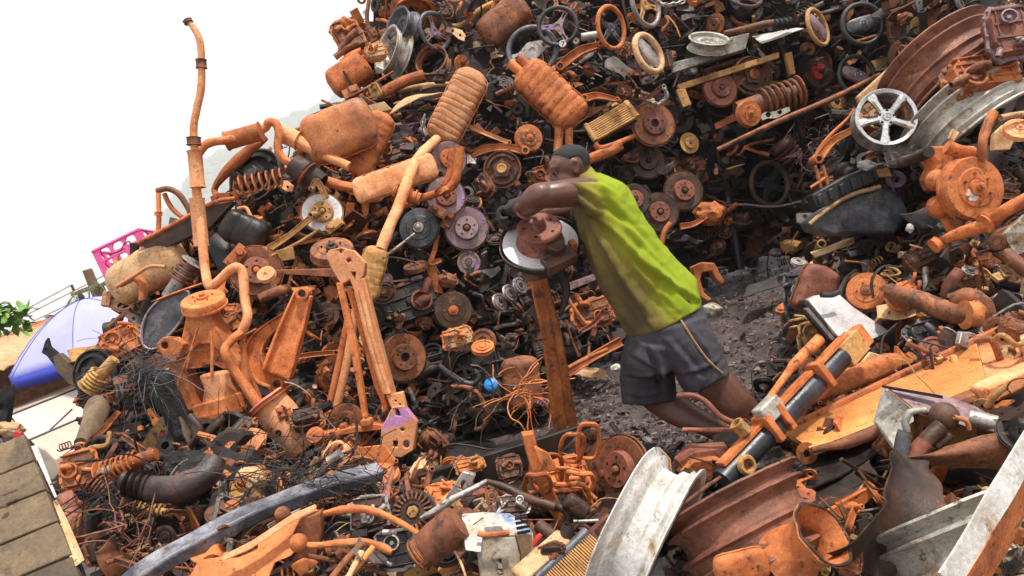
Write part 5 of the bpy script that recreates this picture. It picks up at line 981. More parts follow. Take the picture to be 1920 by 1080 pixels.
# black tube assembly
def strut():
    a, b = P(1605,640,2.95), P(1352,905,2.6); t = unit(b-a); nn = unit(-FW-t*np.dot(-FW, t)); u = np.cross(nn, t); r = .043
    o = thing('steering_column', 'long black tube with orange brackets| lying in front of the legs of the man', 'steering column', b, None, (1480, 770, 100))
    L = np.linalg.norm(b-a); at = lambda s, x=0, z=0: a+t*L*s+u*x+nn*z
    G().tube([at(.12), at(.99)], r, 28, 1).build('tube', 'gloss', o, rel=True)
    sgn = -1 if np.dot(u, RT) > 0 else 1
    g = G(); R = np.stack([t, u, nn], 1)
    G().box(at(.5, sgn*.048, .005), (L*.92, .018, .05), R).dent(.004, 9, 1).build('channel', 'orange', o, rel=True, bev=.003)
    G().box(at(.06, 0, .0), (L*.14, .10, .07), R).dent(.006, 12, 4).build('end_bracket', 'gold', o, rel=True, bev=.006)
    G().box(at(-.02, 0, .0), (L*.09, .09, .05), R).build('lug', 'dust', o, rel=True, bev=.006)
    for s in (.30, .60, .68): G().box(at(s, sgn*.02, .02), (.028, .11, .085), R).build('clamp', 'orange', o, rel=True, bev=.004)
    G().tube([at(.16, sgn*.11), at(.35, sgn*.11), at(.42, sgn*.105), at(.60, sgn*.085)], [.022,.02,.014,.012], 12, 4).build('tie_bar', 'orange', o, rel=True)
    G().box(at(.63, sgn*.07, .03), (.10, .07, .06), R).build('block', 'alu', o, rel=True, bev=.008)
    M4 = np.eye(4); M4[:3, 0] = t; M4[:3, 1] = u; M4[:3, 2] = nn; M4[:3, 3] = at(.89, 0, .045)
    G().lathe([(.014,0),(.036,0),(.036,.012),(.030,.02),(.022,.02),(.02,.0)], 24, M4).build('bush', 'gold', o, rel=True)
    G().tube([at(.79, sgn*.12, .02), at(.78, sgn*.07, .02)], .026, 16, 1, hollow=.7).build('side_bush', 'gold', o, rel=True)
strut()
pipe('bent_tube',[(1270,742,2.95),(1300,742,2.92),(1325,755,2.9),(1352,782,2.88),(1395,800,2.86)],[11,11,11,12,11],'red','curved thin pipe| held by the long black tube','pipe')
pipe('bent_tube',[(1280,806,2.95),(1330,806,2.92),(1398,808,2.88)],[9,9,10],'red','straight thin pipe| below the curved thin pipe','pipe')
# grey box heater
def heater():
    o = thing('heater_box', 'crushed grey metal box with bent tubes| on the right front scrap', 'heater box', P(1700, 880, 2.3), None, (1730, 800, 80))
    px_part('end_face', [(1663,727),(1712,768),(1715,790),(1700,800),(1688,830),(1680,845),(1660,815),(1644,795)], 2.42, .03, 'alu', grad=(-.12,-.1), bev=.004)(o)
    px_part('lid', [(1665,726),(1770,742),(1830,760),(1885,790),(1830,806),(1740,772),(1712,768)], 2.45, .02, 'violet', grad=(.08,-.3), dent=.01)(o)
    px_part('lip', [(1662,724),(1768,742),(1768,748),(1663,729)], 2.43, .03, 'oily')(o)
    px_part('inside', [(1712,770),(1830,805),(1840,830),(1775,842),(1720,840),(1705,800)], 2.5, .03, 'gold', dent=.012)(o)
    for nm, pts, wd, m in (('elbow',[(1700,810),(1698,790),(1708,772),(1735,768)],13,'alu'),('outlet',[(1725,840),(1742,820),(1765,800)],30,'dim'),('outlet',[(1755,840),(1768,828),(1782,815)],16,'dim'),('hose_end',[(1712,865),(1722,845),(1735,830)],34,'red'),('spout',[(1690,860),(1692,830),(1698,810)],26,'greyblk'),('bent_tube',[(1790,782),(1812,790),(1818,806)],9,'dust')):
        G().tube([P(x, y, 2.33) for x, y in pts], wd*2.33/F/2, 14, 4, hollow=.72).dent(.004, 14, 1).build(nm, m, o, rel=True)
    G().ball(P(1770,780,2.38), .045, 14, 10).build('motor', 'dim', o, rel=True)
heater()
pipe('pipe',[(1820,785,2.4),(1870,797,2.35),(1935,812,2.3)],34,'steel','thick grey tube| right of the crushed grey box','tube',hollow=.8,n=18)
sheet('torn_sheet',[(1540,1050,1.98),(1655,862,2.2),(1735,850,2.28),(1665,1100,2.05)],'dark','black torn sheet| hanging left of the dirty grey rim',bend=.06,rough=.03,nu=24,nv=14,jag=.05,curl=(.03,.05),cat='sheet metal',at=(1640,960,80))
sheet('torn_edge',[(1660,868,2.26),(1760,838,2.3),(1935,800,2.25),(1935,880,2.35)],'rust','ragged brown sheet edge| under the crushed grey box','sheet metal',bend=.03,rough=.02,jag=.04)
sheet('torn_edge',[(1690,890,2.45),(1800,860,2.5),(1940,830,2.45),(1940,930,2.5)],'oily','dark folded sheet| standing in for shade above the dirty grey rim','sheet metal',bend=.03,rough=.02)  # the shadow under the brown sheet, built as a black sheet
panel('flat_bar',[(1541,965),(1560,955),(1640,910),(1650,920),(1610,958),(1575,975),(1555,974)],'orange','orange punched bar| behind the black torn sheet','flat bar',2.35,.02,holes=[circ(1572,948,2.5),circ(1606,935,2.5)])
def angle_bar():
    A, B = P(1790,1110,1.55), P(1950,840,1.75); t = unit(B-A); nn = unit(-FW-t*np.dot(-FW, t)); u = np.cross(nn, t); u = u if np.dot(u, RT) > 0 else -u
    o = thing('angle_bar', 'long white and rust angle bar| across the bottom right corner', 'angle bar', A, None, (1870, 980, 80)); K = 14
    rings = []
    for k in range(K+1):
        c = A+(B-A)*k/K; rings.append(np.array([c-u*.052, c+u*.004, c+u*.004-nn*.006, c-u*.052-nn*.006]))
    G().rings(rings).dent(.004, 7, 1).build('white_flange', 'white', o, rel=True)
    rings = []
    for k in range(K+1):
        c = A+(B-A)*k/K; e = u*.095-nn*.05; rings.append(np.array([c+u*.004+nn*.001, c+e*1.1, c+e*1.1-nn*.006, c+u*.002-nn*.007]))
    G().rings(rings).dent(.005, 7, 2).build('rust_flange', 'orange', o, rel=True)
angle_bar()
def throat():
    d = 1.98; R = 62*d/F; o = thing('pipe_throat', 'torn orange funnel with a dark rolled mouth| right of the big brown rim', 'funnel', frame(1522, 1015, d, (.42, .66), .2), None, (1522, 1015, 55))
    G().lathe([(.92*R,.55*R),(1.0*R,.52*R),(1.02*R,.46*R),(.94*R,.38*R),(.78*R,.1*R),(.72*R,-.2*R),(.76*R,-.5*R),(.9*R,-.85*R),(1.05*R,-1.15*R),(1.03*R,-1.16*R),(.87*R,-.85*R),(.72*R,-.5*R),(.68*R,-.2*R),(.74*R,.1*R),(.88*R,.4*R)], 44, closed=True).dent(.09*R, 2.2/R, 3).dent(.02*R, 8/R, 1).build('funnel', 'dust', o)
    G().tube([(.96*R*math.cos(t), .96*R*math.sin(t), .53*R) for t in np.linspace(0, 6.283, 40, endpoint=False)], .05*R, 8, 1, closed=True).dent(.09*R, 2.2/R, 3).build('mouth_lip', 'dark', o)
throat()
muffler((1340,1075),(1440,1050),60,'bright orange bowl| under the big brown rim',2.0,'orange',1,.6,at=(1390,1060,40),rib_h=0)
pipe('hook_rod',[(1218,1035,2.15),(1225,1015,2.15),(1240,985,2.15),(1270,955,2.15),(1315,920,2.2),(1350,895,2.3)],[7,8,8,8,8,6],'rust','long bent rod with a hooked end| across the white rim','rod',hollow=0)
panel('body_sheet',[(1270,870),(1300,848),(1370,838),(1380,860),(1350,880),(1330,905),(1295,900)],'red','bent brown pressing| behind the white rim','pressing',2.9,.10,dent=.02)
panel('body_sheet',[(1280,885),(1300,862),(1350,858),(1345,890),(1320,920),(1290,915)],'orange','orange hollow pressing| under the bent brown one','pressing',2.85,.10,dent=.02)
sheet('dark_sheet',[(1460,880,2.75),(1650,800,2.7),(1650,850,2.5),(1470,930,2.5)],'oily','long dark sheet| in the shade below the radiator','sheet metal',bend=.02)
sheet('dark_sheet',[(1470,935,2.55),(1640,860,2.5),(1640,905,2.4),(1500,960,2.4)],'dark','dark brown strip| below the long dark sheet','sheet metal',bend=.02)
# ------------------------------------------------------------------ front scrap along the bottom
def beam():
    pts = [P(x, y, d) for x, y, d in [(225,1110,2.45),(290,1060,2.5),(380,1008,2.6),(470,965,2.7),(560,928,2.85),(640,902,2.95),(712,884,3.05)]]
    S = smooth_path(pts, 6); rings = []
    for i in range(len(S)):
        t = unit(S[min(i+1, len(S)-1)]-S[max(i-1, 0)]); nn = unit(np.array([0, -.45, .9])-t*np.dot(np.array([0, -.45, .9]), t)); u = np.cross(nn, t); r = .037
        rings.append(np.array([S[i]+u*a*r+nn*b*r*.7 for a, b in ((-1,-1),(-1,.7),(-.8,1),(-.3,.8),(.3,.8),(.8,1),(1,.7),(1,-1))]))
    o = thing('bumper_beam', 'long grey black bumper beam| lying across the lower left scrap', 'bumper beam', G().rings(rings).low(), None, (470, 970, 110))
    G().rings(rings).dent(.006, 6, 2).build('beam', 'beamgrey', o, rel=True, bev=.003)
    px_part('patch_plate', [(500,985),(560,955),(566,972),(510,1002)], 2.66, .02, 'alu', grad=(.08,0))(o)
    G().ball(P(530,965,2.66), .03, 10, 8).build('knob', 'rust', o, rel=True)
beam()
def shell():
    o = thing('suspension_tower', 'large orange pressed shell with a slot| on the lower front scrap', 'body pressing', P(480, 1100, 2.25), None, (490, 1020, 110))
    px_part('skin', [(370,1060),(420,1048),(470,1030),(540,975),(585,952),(598,960),(560,990),(555,1030),(545,1045),(515,1055),(490,1110),(340,1110)], 2.4, .03, 'dust', [[(436,1046),(440,1040),(486,1015),(485,1030),(450,1045)]], (.06,-.12), .004, .012)(o)
    px_part('rim', [(412,1048),(470,1018),(545,966),(587,950),(590,957),(548,978),(474,1030),(416,1056)], 2.36, .025, 'pale', (), (.06,-.12), .003, .006)(o)
    px_part('hollow', [(548,1000),(560,975),(598,960),(600,1000),(590,1045),(560,1065),(545,1060),(560,1030)], 2.45, .05, 'rust', (), None, .004, .012)(o)
    px_part('flap', [(540,1062),(575,1048),(596,1060),(560,1082)], 2.42, .03, 'orange', (), None, .004, .01)(o)
    for p, r in (((424,1042),.012),((560,1018),.03)): G().ball(P(*p, 2.36), r, 10, 8).build('lug', 'orange', o, rel=True)
shell()
pipe('branch_pipe',[(560,1022,2.36),(600,1022,2.36),(640,1018,2.36),(690,1018,2.36),(735,1035,2.35)],[11,12,14,16,12],'dust','knobbly tan rod| growing out of the orange shell','rod',hollow=0,wob=.18)
pipe('branch_pipe',[(600,965,2.5),(650,955,2.5),(700,958,2.48),(760,985,2.45),(800,1012,2.4),(840,1030,2.35)],[10,16,14,11,10,8],'dust','long tan bent pipe| across the bottom middle','pipe',hollow=0,wob=.1)
pipe('rod',[(610,1100,2.2),(650,1050,2.25),(680,1020,2.28)],14,'rust','leaning brown rod| under the knobbly tan rod, left one','rod',hollow=0)
pipe('rod',[(630,1105,2.18),(672,1060,2.22),(700,1025,2.26)],11,'dust','leaning tan rod| under the knobbly tan rod, right one','rod',hollow=0)
pipe('rod',[(650,1090,2.18),(665,1060,2.2),(678,1035,2.24)],12,'cream','short pale rod| under the knobbly tan rod','rod',hollow=0)
pipe('steering_rack',[(480,962,2.85),(530,935,2.9),(590,895,2.95),(632,862,3.05)],[11,11,14,15],'dim','black steering link with a ball end| over the grey black beam','steering link',hollow=0,parts=[collar((618,866),(640,852),24,'steel','ball_joint',d=3.02)])
panel('orange_sheet',[(600,850),(720,840),(745,870),(720,900),(650,910),(605,890)],'orange','orange sheet with stamped dashes| below the subframe wing','sheet metal',3.6,.04,dent=.015)
blob(470,900,60,50,'dusty white sack| behind the wire tangle','sack','sack','cream',3.15,seed=14)
casting('gearbox',455,920,60,60,'buff round casting| left of the dusty white sack','casting',3.1,'gold','dust',.3,(0,.4),51)
hub(440,965,32,'ochre pipe mouth| by the grey black beam','drum',(.3,.6),2.95,'dust','hole','dust',name='pipe_mouth',cat='pipe')
arm('conrod',[(742,870,2.95),(730,905,2.9),(722,940,2.85)],[9,10,16],'red brown connecting rod with a big end| under the ring clamp','connecting rod',m='red',eyes=(0,-1),th=.045)
arm('conrod',[(762,882,2.95),(764,905,2.9),(770,930,2.85)],[8,8,9],'second connecting rod| leaning beside the big ended one','connecting rod',m='red',eyes=(0,),th=.045)
hub(775,960,42,'round finned fan with an ochre centre| in the bottom middle','pulley',(-.2,.4),2.75,'dark','gold',name='alternator',cat='alternator')
def fan():
    o = [q for q in COL.objects if q.get('label', '').startswith('round finned fan')][0]; R = 42*2.75/F
    for k in range(22):
        a = 2*math.pi*k/22; G().box((.74*R*math.cos(a), .74*R*math.sin(a), .08*R), (.36*R, .08*R, .22*R), rotm((0, 0, 1), a)).build('fin', 'rust', o)
fan()
panel('metal_plate',[(835,935),(868,884),(892,890),(876,925),(845,945)],'steel','small pale switch box| leaning in the bottom middle','switch box',2.8,.03,holes=[[(858,915),(866,900),(872,903),(864,918)]])
pipe('tie_rod',[(790,972,2.7),(820,955,2.7),(850,935,2.7),(890,915,2.72),(912,902,2.75)],[9,14,13,11,9],'steel','pale tie rod| beside the small switch box','tie rod',hollow=0,wob=.12)
pipe('tie_rod',[(912,902,2.75),(950,915,2.75),(990,935,2.72),(1040,950,2.7)],[10,16,18,16],'dim','thick black arm| joined to the pale tie rod','steering arm',hollow=0)
casting('gearbox',830,925,70,50,'row of buff cam caps| behind the finned fan','casting',2.95,'dust','dust',.1,(0,.5),52,holes=5)
panel('iron_plate',[(780,895),(920,850),(990,830),(1080,800),(1122,788),(1125,796),(1085,815),(1040,860),(930,905),(800,915)],'oily','long dark plate| lying at the foot of the post','iron plate',3.35,.04,dent=.02)
casting('gearbox',880,870,60,34,'buff block with a round bush| on the long dark plate','block',3.3,'dust','gold',.2,(0,.5),53)
casting('gearbox',955,875,50,50,'dark clamp bracket with a hoop| on the long dark plate','bracket',3.2,'dim','rust',.2,(0,.4),54)
panel('folded_channel',[(978,815),(1000,812),(1010,850),(1040,930),(1070,990),(1060,1002),(1030,960),(1000,890),(985,850)],'orange','orange folded channel| standing in the bottom middle','channel',2.85,.07,dent=.008)
panel('folded_channel',[(1000,835),(1030,850),(1040,880),(1025,890),(1008,870)],'dust','torn orange flap| on the folded channel','flap',2.8,.03,dent=.02)
def coil_heap():
    R = random.Random(5)
    nm = ['long flat','first round','second round','lowest','upright','third round','short']
    for i, (x, y, rx, ry, dp) in enumerate([(1045,900,50,22,3.0),(1100,830,20,32,3.1),(1080,845,22,34,3.05),(1060,925,48,26,2.9),(1030,880,30,36,3.02),(1090,905,26,16,2.85),(1000,915,24,20,2.8)]):
        q = [P(x+rx*math.cos(t), y+ry*math.sin(t)+4*math.sin(3*t), dp+.06*math.sin(t)) for t in np.linspace(0, 6.283, 20, endpoint=False)]
        solo(G().tube(q, .009, 8, 1, closed=True).dent(.035, 3.5, i), 'pipe_loop', 'dust' if i % 2 else 'orange', nm[i]+' orange tube loop| in the nest right of the folded channel', 'tube loop', (x, y, 25))
coil_heap()
casting('engine_part',1060,890,100,80,'orange dusty lump| inside the nest of tube loops','engine part',3.12,'orange','dust',.2,(0,.5),55)
muffler((1060,935),(1100,965),34,'brown bottle shaped can| under the nest of tube loops',2.75,'dark',1,.9,at=(1080,950,28),rib_h=0,seam=False)
pipe('bolt_rod',[(1075,978,2.65),(1105,977,2.65),(1122,976,2.65)],7,'steel','bright bolt| left of the white rim','bolt',hollow=0)
panel('body_pressing',[(1105,1000),(1140,965),(1150,975),(1115,1030)],'red','red brown curved sheet| touching the white rim','sheet metal',2.5,.03,dent=.01)
pipe('bent_pipe',[(1010,985,2.5),(1040,1010,2.45),(1055,1030,2.4)],[26,26,24],'dim','dark pipe stub| above the small radiator','pipe')
pipe('pipe_socket',[(1065,1018,2.3),(1062,1005,2.3),(1068,985,2.3)],[28,27,27],'dark','grey open socket| on the small radiator','pipe socket',hollow=.8,n=18)
def small_radiator():
    A, B, C, E = P(1010,1090,2.2), P(1105,1002,2.3), P(1165,1085,2.2), P(1080,1175,2.1); o = thing('radiator', 'small brown radiator with rows of fins| at the bottom edge', 'radiator', E, None, (1085, 1050, 60))
    u = unit(B-A); v = unit((E-A)-u*np.dot(E-A, u)); nn = np.cross(u, v); nn = nn if np.dot(nn, FW) < 0 else -nn; L, W = np.linalg.norm(B-A), np.linalg.norm(E-A); R = np.stack([u, v, np.cross(u, v)], 1); c = (A+C)/2
    G().box(c-nn*.02, (L, W, .035), R).build('core', 'dark', o, rel=True); g = G()
    for k in range(26): g.box(A+u*L*(k+.5)/26+v*W/2+nn*.002, (L/48, W*.97, .02), R)
    g.dent(.002, 30, 1).build('fin', 'gold', o, rel=True)
    G().tube([A-v*.01, B-v*.01], .018, 10, 1).build('tank', 'greyblk', o, rel=True); G().tube([B+u*.01, C+u*.01], .008, 8, 1).build('side_strip', 'dim', o, rel=True)
    G().box((A+B)/2-v*.05-u*.05, (L*.9, .06, .03), R).dent(.006, 12, 3).build('side_tank', 'cream', o, rel=True, bev=.008)
small_radiator()
def dashboard():
    o = thing('painted_pressing', 'chalky white and blue pressing with a black slot| at the bottom middle', 'body pressing', P(930, 1110, 2.2), None, (925, 1020, 75)); m = mat('white_blue_paint', [(0.30,0.21,0.12),(0.47,0.41,0.34),(0.56,0.52,0.47)], stain=(0.12,0.19,0.36), stain_at=0.58, scale=8, chips=.5)
    px_part('top', [(866,968),(905,966),(955,966),(990,988),(998,1000),(975,1002),(905,1006),(902,1035),(872,1032)], 2.36, .03, m, [[(885,985),(905,972),(908,974),(888,988)]], (0,-.25), .005, .006)(o)
    px_part('front', [(903,1007),(968,1003),(975,1040),(985,1120),(905,1120),(893,1040)], 2.32, .03, m, [[(931,1050),(941,1050),(944,1082),(935,1082)]], (0,-.05), .005, .008)(o)
    px_part('side', [(968,1003),(998,1000),(1004,1050),(992,1085),(985,1110),(975,1040)], 2.36, .03, 'cream', (), (.1,0), .004, .01)(o)
    px_part('wing', [(846,990),(864,985),(872,1032),(850,1022)], 2.4, .02, 'gold', (), None, .004, .01)(o)
    px_part('vent', [(908,970),(940,966),(948,980),(930,984),(912,980)], 2.34, .01, 'alu', (), (0,-.25))(o)
    G().tube([P(895,1000,2.29), P(915,1003,2.29), P(955,998,2.29)], .009, 8, 3).build('link', 'dust', o, rel=True)
    for k in range(4): px_part('louvre', [(965+1.5*k,972+9*k),(988+2*k,968+9*k),(989+2*k,971+9*k),(966+1.5*k,976+9*k)], 2.33, .012, 'hole')(o)
dashboard()
pipe('cable',[(846,1022,2.36),(862,1050,2.33),(875,1085,2.3)],5,'cream','thin pale strip| left of the painted pressing','strip',hollow=0)
casting('engine_part',960,945,70,40,'row of grey rocker springs| behind the painted pressing','engine part',2.7,'dim','steel',.1,(0,.5),56,holes=5)
hub(922,930,13,'small brown ring washer| on the thick black arm','pulley',(0,.4),2.68,'rust','dark',name='washer',cat='washer')
pipe('red_stick',[(1000,1024,2.3),(1008,1010,2.3),(1014,1002,2.3)],[8,12,8],'redrag','small red plastic tag| in the gap right of the painted pressing','plastic tag',hollow=0)
casting('engine_part',690,960,80,70,'grey bolted bits| below the end of the grey black beam','engine part',2.75,'dim','steel',.2,(0,.4),57,holes=5)
casting('engine_part',740,1030,90,80,'black oily casting| between the rods and the bellows','engine part',2.45,'oily','steel',.2,(0,.4),58,holes=4)
hub(840,1005,24,'dark dome cap| above the bellows','pulley',(0,.5),2.5,'dim','dark',name='dome_plug',cat='cap')
# ------------------------------------------------------------------ the man
def ring_px(a, b, d, h, n=28, p=2.3, skew=0.0):
    """a body ring between two outline points of the photo at distance d, h its half depth in metres"""
    A, B = P(*a, d), P(*b, d); c = (A+B)/2; u = (A-B)/2; t = np.linspace(0, 2*math.pi, n, endpoint=False); cc, ss = np.cos(t), np.sin(t)
    return c+(np.sign(cc)*np.abs(cc)**(2/p))[:, None]*u+(np.sign(ss)*np.abs(ss)**(2/p)*h)[:, None]*FW+skew*cc[:, None]*FW
def loft(st, n=28, k=4, p=2.3):
    R = [ring_px(s[0], s[1], s[2], s[3], n, p) for s in st]; R = np.array(R); q = np.concatenate([[2*R[0]-R[1]], R, [2*R[-1]-R[-2]]]); out = []
    for i in range(1, len(q)-2):
        for j in range(k):
            t = j/k; a, b, c, d = q[i-1], q[i], q[i+1], q[i+2]; out.append(0.5*((2*b)+(c-a)*t+(2*a-5*b+4*c-d)*t*t+(3*b-a-3*c+d)*t**3))
    out.append(R[-1]); return out
def remesh(o, vox, smooth=0, sub=False):
    r = o.modifiers.new('join', 'REMESH'); r.mode = 'VOXEL'; r.voxel_size = vox; r.use_smooth_shade = True
    if smooth: s = o.modifiers.new('soft', 'SMOOTH'); s.iterations = smooth; s.factor = 0.5
    return o
def folds(o, size, strength, kind='CLOUDS', seed=0):
    t = bpy.data.textures.new('folds', kind); t.noise_scale = size
    if kind == 'MARBLE': t.turbulence = 6; t.marble_type = 'SOFT'
    d = o.modifiers.new('folds', 'DISPLACE'); d.texture = t; d.strength = strength; d.mid_level = 0.5; d.texture_coords = 'LOCAL'
def real(o):
    """keep the joined and folded surface as the mesh itself"""
    dg = bpy.context.evaluated_depsgraph_get(); dg.update(); me = bpy.data.meshes.new_from_object(o.evaluated_get(dg)); o.modifiers.clear(); o.data = me; me.polygons.foreach_set('use_smooth', [True]*len(me.polygons)); return me
def drape(o, lines, org=None):
    """pulled folds of the cloth on its near side, each along a line, sharp on one side"""
    me = o.data; n = len(me.vertices); V = np.empty(n*3); me.vertices.foreach_get('co', V); V = V.reshape(-1, 3); N = np.empty(n*3); me.vertices.foreach_get('normal', N); N = N.reshape(-1, 3)
    q = V+np.array(o.parent.location)-CP; dz = q @ FW; X = np.stack([960+F*(q @ RT)/dz, 540-F*(q @ UP)/dz], 1); face = np.clip(-(N*(q/np.linalg.norm(q, axis=1)[:, None])).sum(1)*2, 0, 1); H = np.zeros(n)
    for pts, amp, wd, sg in lines:
        S = smooth_path([np.array([*p, 0.0]) for p in pts], 6)[:, :2]; best = np.full(n, 1e9); sd = np.zeros(n); along = np.zeros(n)
        for i in range(len(S)-1):
            a, b = S[i], S[i+1]; e = b-a; L = np.linalg.norm(e); e = e/L; w = X-a; t = np.clip(w @ e, 0, L); dv = w-t[:, None]*e; dist = np.linalg.norm(dv, axis=1); k = dist < best
            best[k] = dist[k]; sd[k] = (e[0]*w[k, 1]-e[1]*w[k, 0])*sg; along[k] = (i+t[k]/L)/(len(S)-1)
        s = np.sign(sd)*best; fade = np.sin(np.pi*np.clip(along*.9+.05, 0, 1))**.6
        H += amp*fade*(np.exp(-np.where(s > 0, s/(wd*.45), s/wd)**2)-.75*np.exp(-((s-wd*1.1)/(wd*.6))**2))
    V = V+N*(H*face)[:, None]; me.vertices.foreach_set('co', V.ravel()); me.update()
SHIRT = bpy.data.materials.new('yellow_green_cotton'); SHIRT.use_nodes = True
def _shirt():
    nt = SHIRT.node_tree; L = nt.links; b = nt.nodes['Principled BSDF']; tc = _n(nt, 'ShaderNodeTexCoord'); sp = _n(nt, 'ShaderNodeSeparateXYZ'); L.new(tc.outputs['Object'], sp.inputs[0])
    # dirt and belly-side shade, both painted into the cloth colour towards the hem
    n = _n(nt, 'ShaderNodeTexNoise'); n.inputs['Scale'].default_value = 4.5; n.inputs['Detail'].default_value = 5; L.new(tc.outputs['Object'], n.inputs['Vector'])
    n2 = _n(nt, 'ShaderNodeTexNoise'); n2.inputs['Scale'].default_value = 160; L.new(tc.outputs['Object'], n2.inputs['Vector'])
    at = _n(nt, 'ShaderNodeAttribute', attribute_name='grime_shade')
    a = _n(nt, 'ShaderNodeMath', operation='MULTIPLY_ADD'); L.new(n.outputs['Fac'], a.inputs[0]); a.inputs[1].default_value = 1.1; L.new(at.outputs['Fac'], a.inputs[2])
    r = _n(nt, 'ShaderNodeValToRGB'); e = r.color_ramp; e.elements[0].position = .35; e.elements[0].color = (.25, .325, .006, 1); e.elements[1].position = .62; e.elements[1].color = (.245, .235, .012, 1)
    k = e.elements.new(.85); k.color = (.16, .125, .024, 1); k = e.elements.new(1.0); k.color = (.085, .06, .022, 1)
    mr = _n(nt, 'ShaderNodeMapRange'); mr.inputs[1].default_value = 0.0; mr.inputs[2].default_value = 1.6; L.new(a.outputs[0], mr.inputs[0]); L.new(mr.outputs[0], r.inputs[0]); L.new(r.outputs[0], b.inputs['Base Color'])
    b.inputs['Roughness'].default_value = .9
    bp = _n(nt, 'ShaderNodeBump'); bp.inputs['Strength'].default_value = .25; bp.inputs['Distance'].default_value = .002; L.new(n2.outputs['Fac'], bp.inputs['Height']); L.new(bp.outputs[0], b.inputs['Normal'])
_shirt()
M['shorts'] = mat('navy_grey_cloth', [(0.028,0.027,0.036),(0.048,0.044,0.056),(0.075,0.066,0.072)], stain=(0.13,0.085,0.06), stain_at=0.66, scale=7, rough=(0.8,0.95), bump=0.3, fine=220, rnd_v=0)
M['trim'] = mat('tan_braid', [(0.42,0.24,0.12),(0.55,0.33,0.18)], scale=20, rnd_v=0)
M['stripe'] = mat('violet_cloth', [(0.075,0.065,0.13),(0.12,0.10,0.19)], scale=10, rough=(0.8,0.95), rnd_v=0)
M['eyewhite'] = mat('eye_white', [(0.34,0.29,0.26),(0.40,0.35,0.31)], bump=0, rnd_v=0, rough=(.2,.3))
def person():
    foot = P(1425, 845, 3.55); o = thing('person', 'man in a yellow green T-shirt and navy shorts| leaning on the white faced brake disc', 'person', [foot[0], foot[1], 0.0], None, (1200, 540, 150))
    g = G()
    def limb(st, n=20, k=4): g.rings(loft(st, n, k))
    # torso and hips under the clothes
    limb([((1072,352),(1128,338),3.62,.10),((1085,390),(1160,350),3.62,.15),((1095,440),(1188,390),3.62,.155),((1122,500),(1222,445),3.62,.15),((1152,560),(1262,500),3.62,.14),((1180,610),(1300,560),3.62,.15),((1205,660),(1310,615),3.6,.14)], 24)
    limb([((1050,345),(1098,300),3.62,.055),((1066,368),(1120,325),3.62,.065),((1080,385),(1140,345),3.62,.09)], 16)      # neck
    # near arm: shoulder, elbow towards us, forearm back to the disc
    def rod(pts, r, n=16, k=4, flat=1.0): g.tube([P(*p) for p in pts], [x for x in r], n, k, flat=flat)
    rod([(1120,364,3.50),(1085,360,3.43),(1050,364,3.38),(1018,368,3.36)], [.072,.068,.064,.058])
    rod([(1030,362,3.365),(1012,367,3.355),(1000,376,3.40),(988,389,3.49),(972,394,3.58)], [.050,.060,.060,.046,.033])
    rod([(1095,385,3.78),(1060,395,3.80),(1025,402,3.78)], [.062,.05,.045])                                                # far arm
    rod([(1030,400,3.78),(1005,404,3.75),(985,404,3.70),(975,406,3.68)], [.045,.042,.034,.030])
    # legs
    limb([((1200,640),(1285,615),3.72,.085),((1185,690),(1260,680),3.72,.085),((1188,735),(1252,735),3.71,.07)], 18)
    limb([((1190,748),(1262,728),3.71,.062),((1222,775),(1282,742),3.70,.055),((1262,798),(1310,762),3.66,.055),((1305,812),(1345,782),3.62,.050),((1350,832),(1380,806),3.58,.036),((1378,845),(1402,822),3.55,.032)], 18)
    limb([((1228,625),(1318,600),3.50,.085),((1262,680),(1345,655),3.49,.085),((1295,722),(1362,690),3.48,.068)], 18)
    limb([((1300,728),(1368,692),3.47,.062),((1330,760),(1388,718),3.46,.057),((1354,788),(1412,744),3.46,.058),((1384,812),(1432,774),3.47,.046),((1412,832),(1444,806),3.48,.034),((1428,846),(1456,826),3.48,.032)], 18)
    # feet on their toes, heels up (mostly behind the long tube)
    for a in ((1438,840,3.48),(1390,840,3.55)):
        f = P(*a); z = f[2]; heel = np.array([f[0]+.04, f[1], max(.05, z)]); toe = np.array([f[0]-.13, f[1]-.04, .03])
        g.tube([f, heel*.6+toe*.4, toe], [.034,.042,.03], 14, 4, flat=.8)
    # head: skull, jaw, nose, ears
    hc = P(1066, 319, 3.56); fwd = unit(-RT*.86-UP*.28-FW*.18); up = unit(UP*.95-RT*.25); up = unit(up-fwd*np.dot(up, fwd)); sd = np.cross(fwd, up); HR = np.stack([fwd, sd, up], 1)
    H = lambda f, s, u: hc+fwd*f+sd*s+up*u
    g.ball(H(-.012,0,.022), .1, 24, 16, (.98,.76,.88), HR); g.ball(H(.028,0,-.045), .1, 20, 14, (.66,.60,.82), HR); g.ball(H(.052,0,-.085), .05, 16, 10, (.8,.85,.7), HR); g.ball(H(.045,0,.035), .07, 16, 10, (.62,.9,.62), HR)
    g.tube([H(.083,0,.012), H(.100,0,-.018), H(.112,0,-.036), H(.092,0,-.046)], [.010,.013,.018,.010], 12, 4)
    g.ball(H(.098,.016,-.04), .012, 10, 8); g.ball(H(.098,-.016,-.04), .012, 10, 8)
    for s in (-1, 1):
        g.tube([H(-.008, s*.074, .012), H(-.014, s*.084, .022), H(-.026, s*.086, .014), H(-.024, s*.084, -.012), H(-.010, s*.078, -.032), H(-.002, s*.074, -.018)], [.008,.010,.010,.009,.009,.006], 8, 3)
        g.ball(H(-.012, s*.074, -.006), .016, 10, 8, (.8,.5,1.3), HR)
        g.tube([H(.086, s*.012, .022), H(.082, s*.036, .028), H(.062, s*.056, .020)], [.008,.010,.007], 8, 3)        # brow
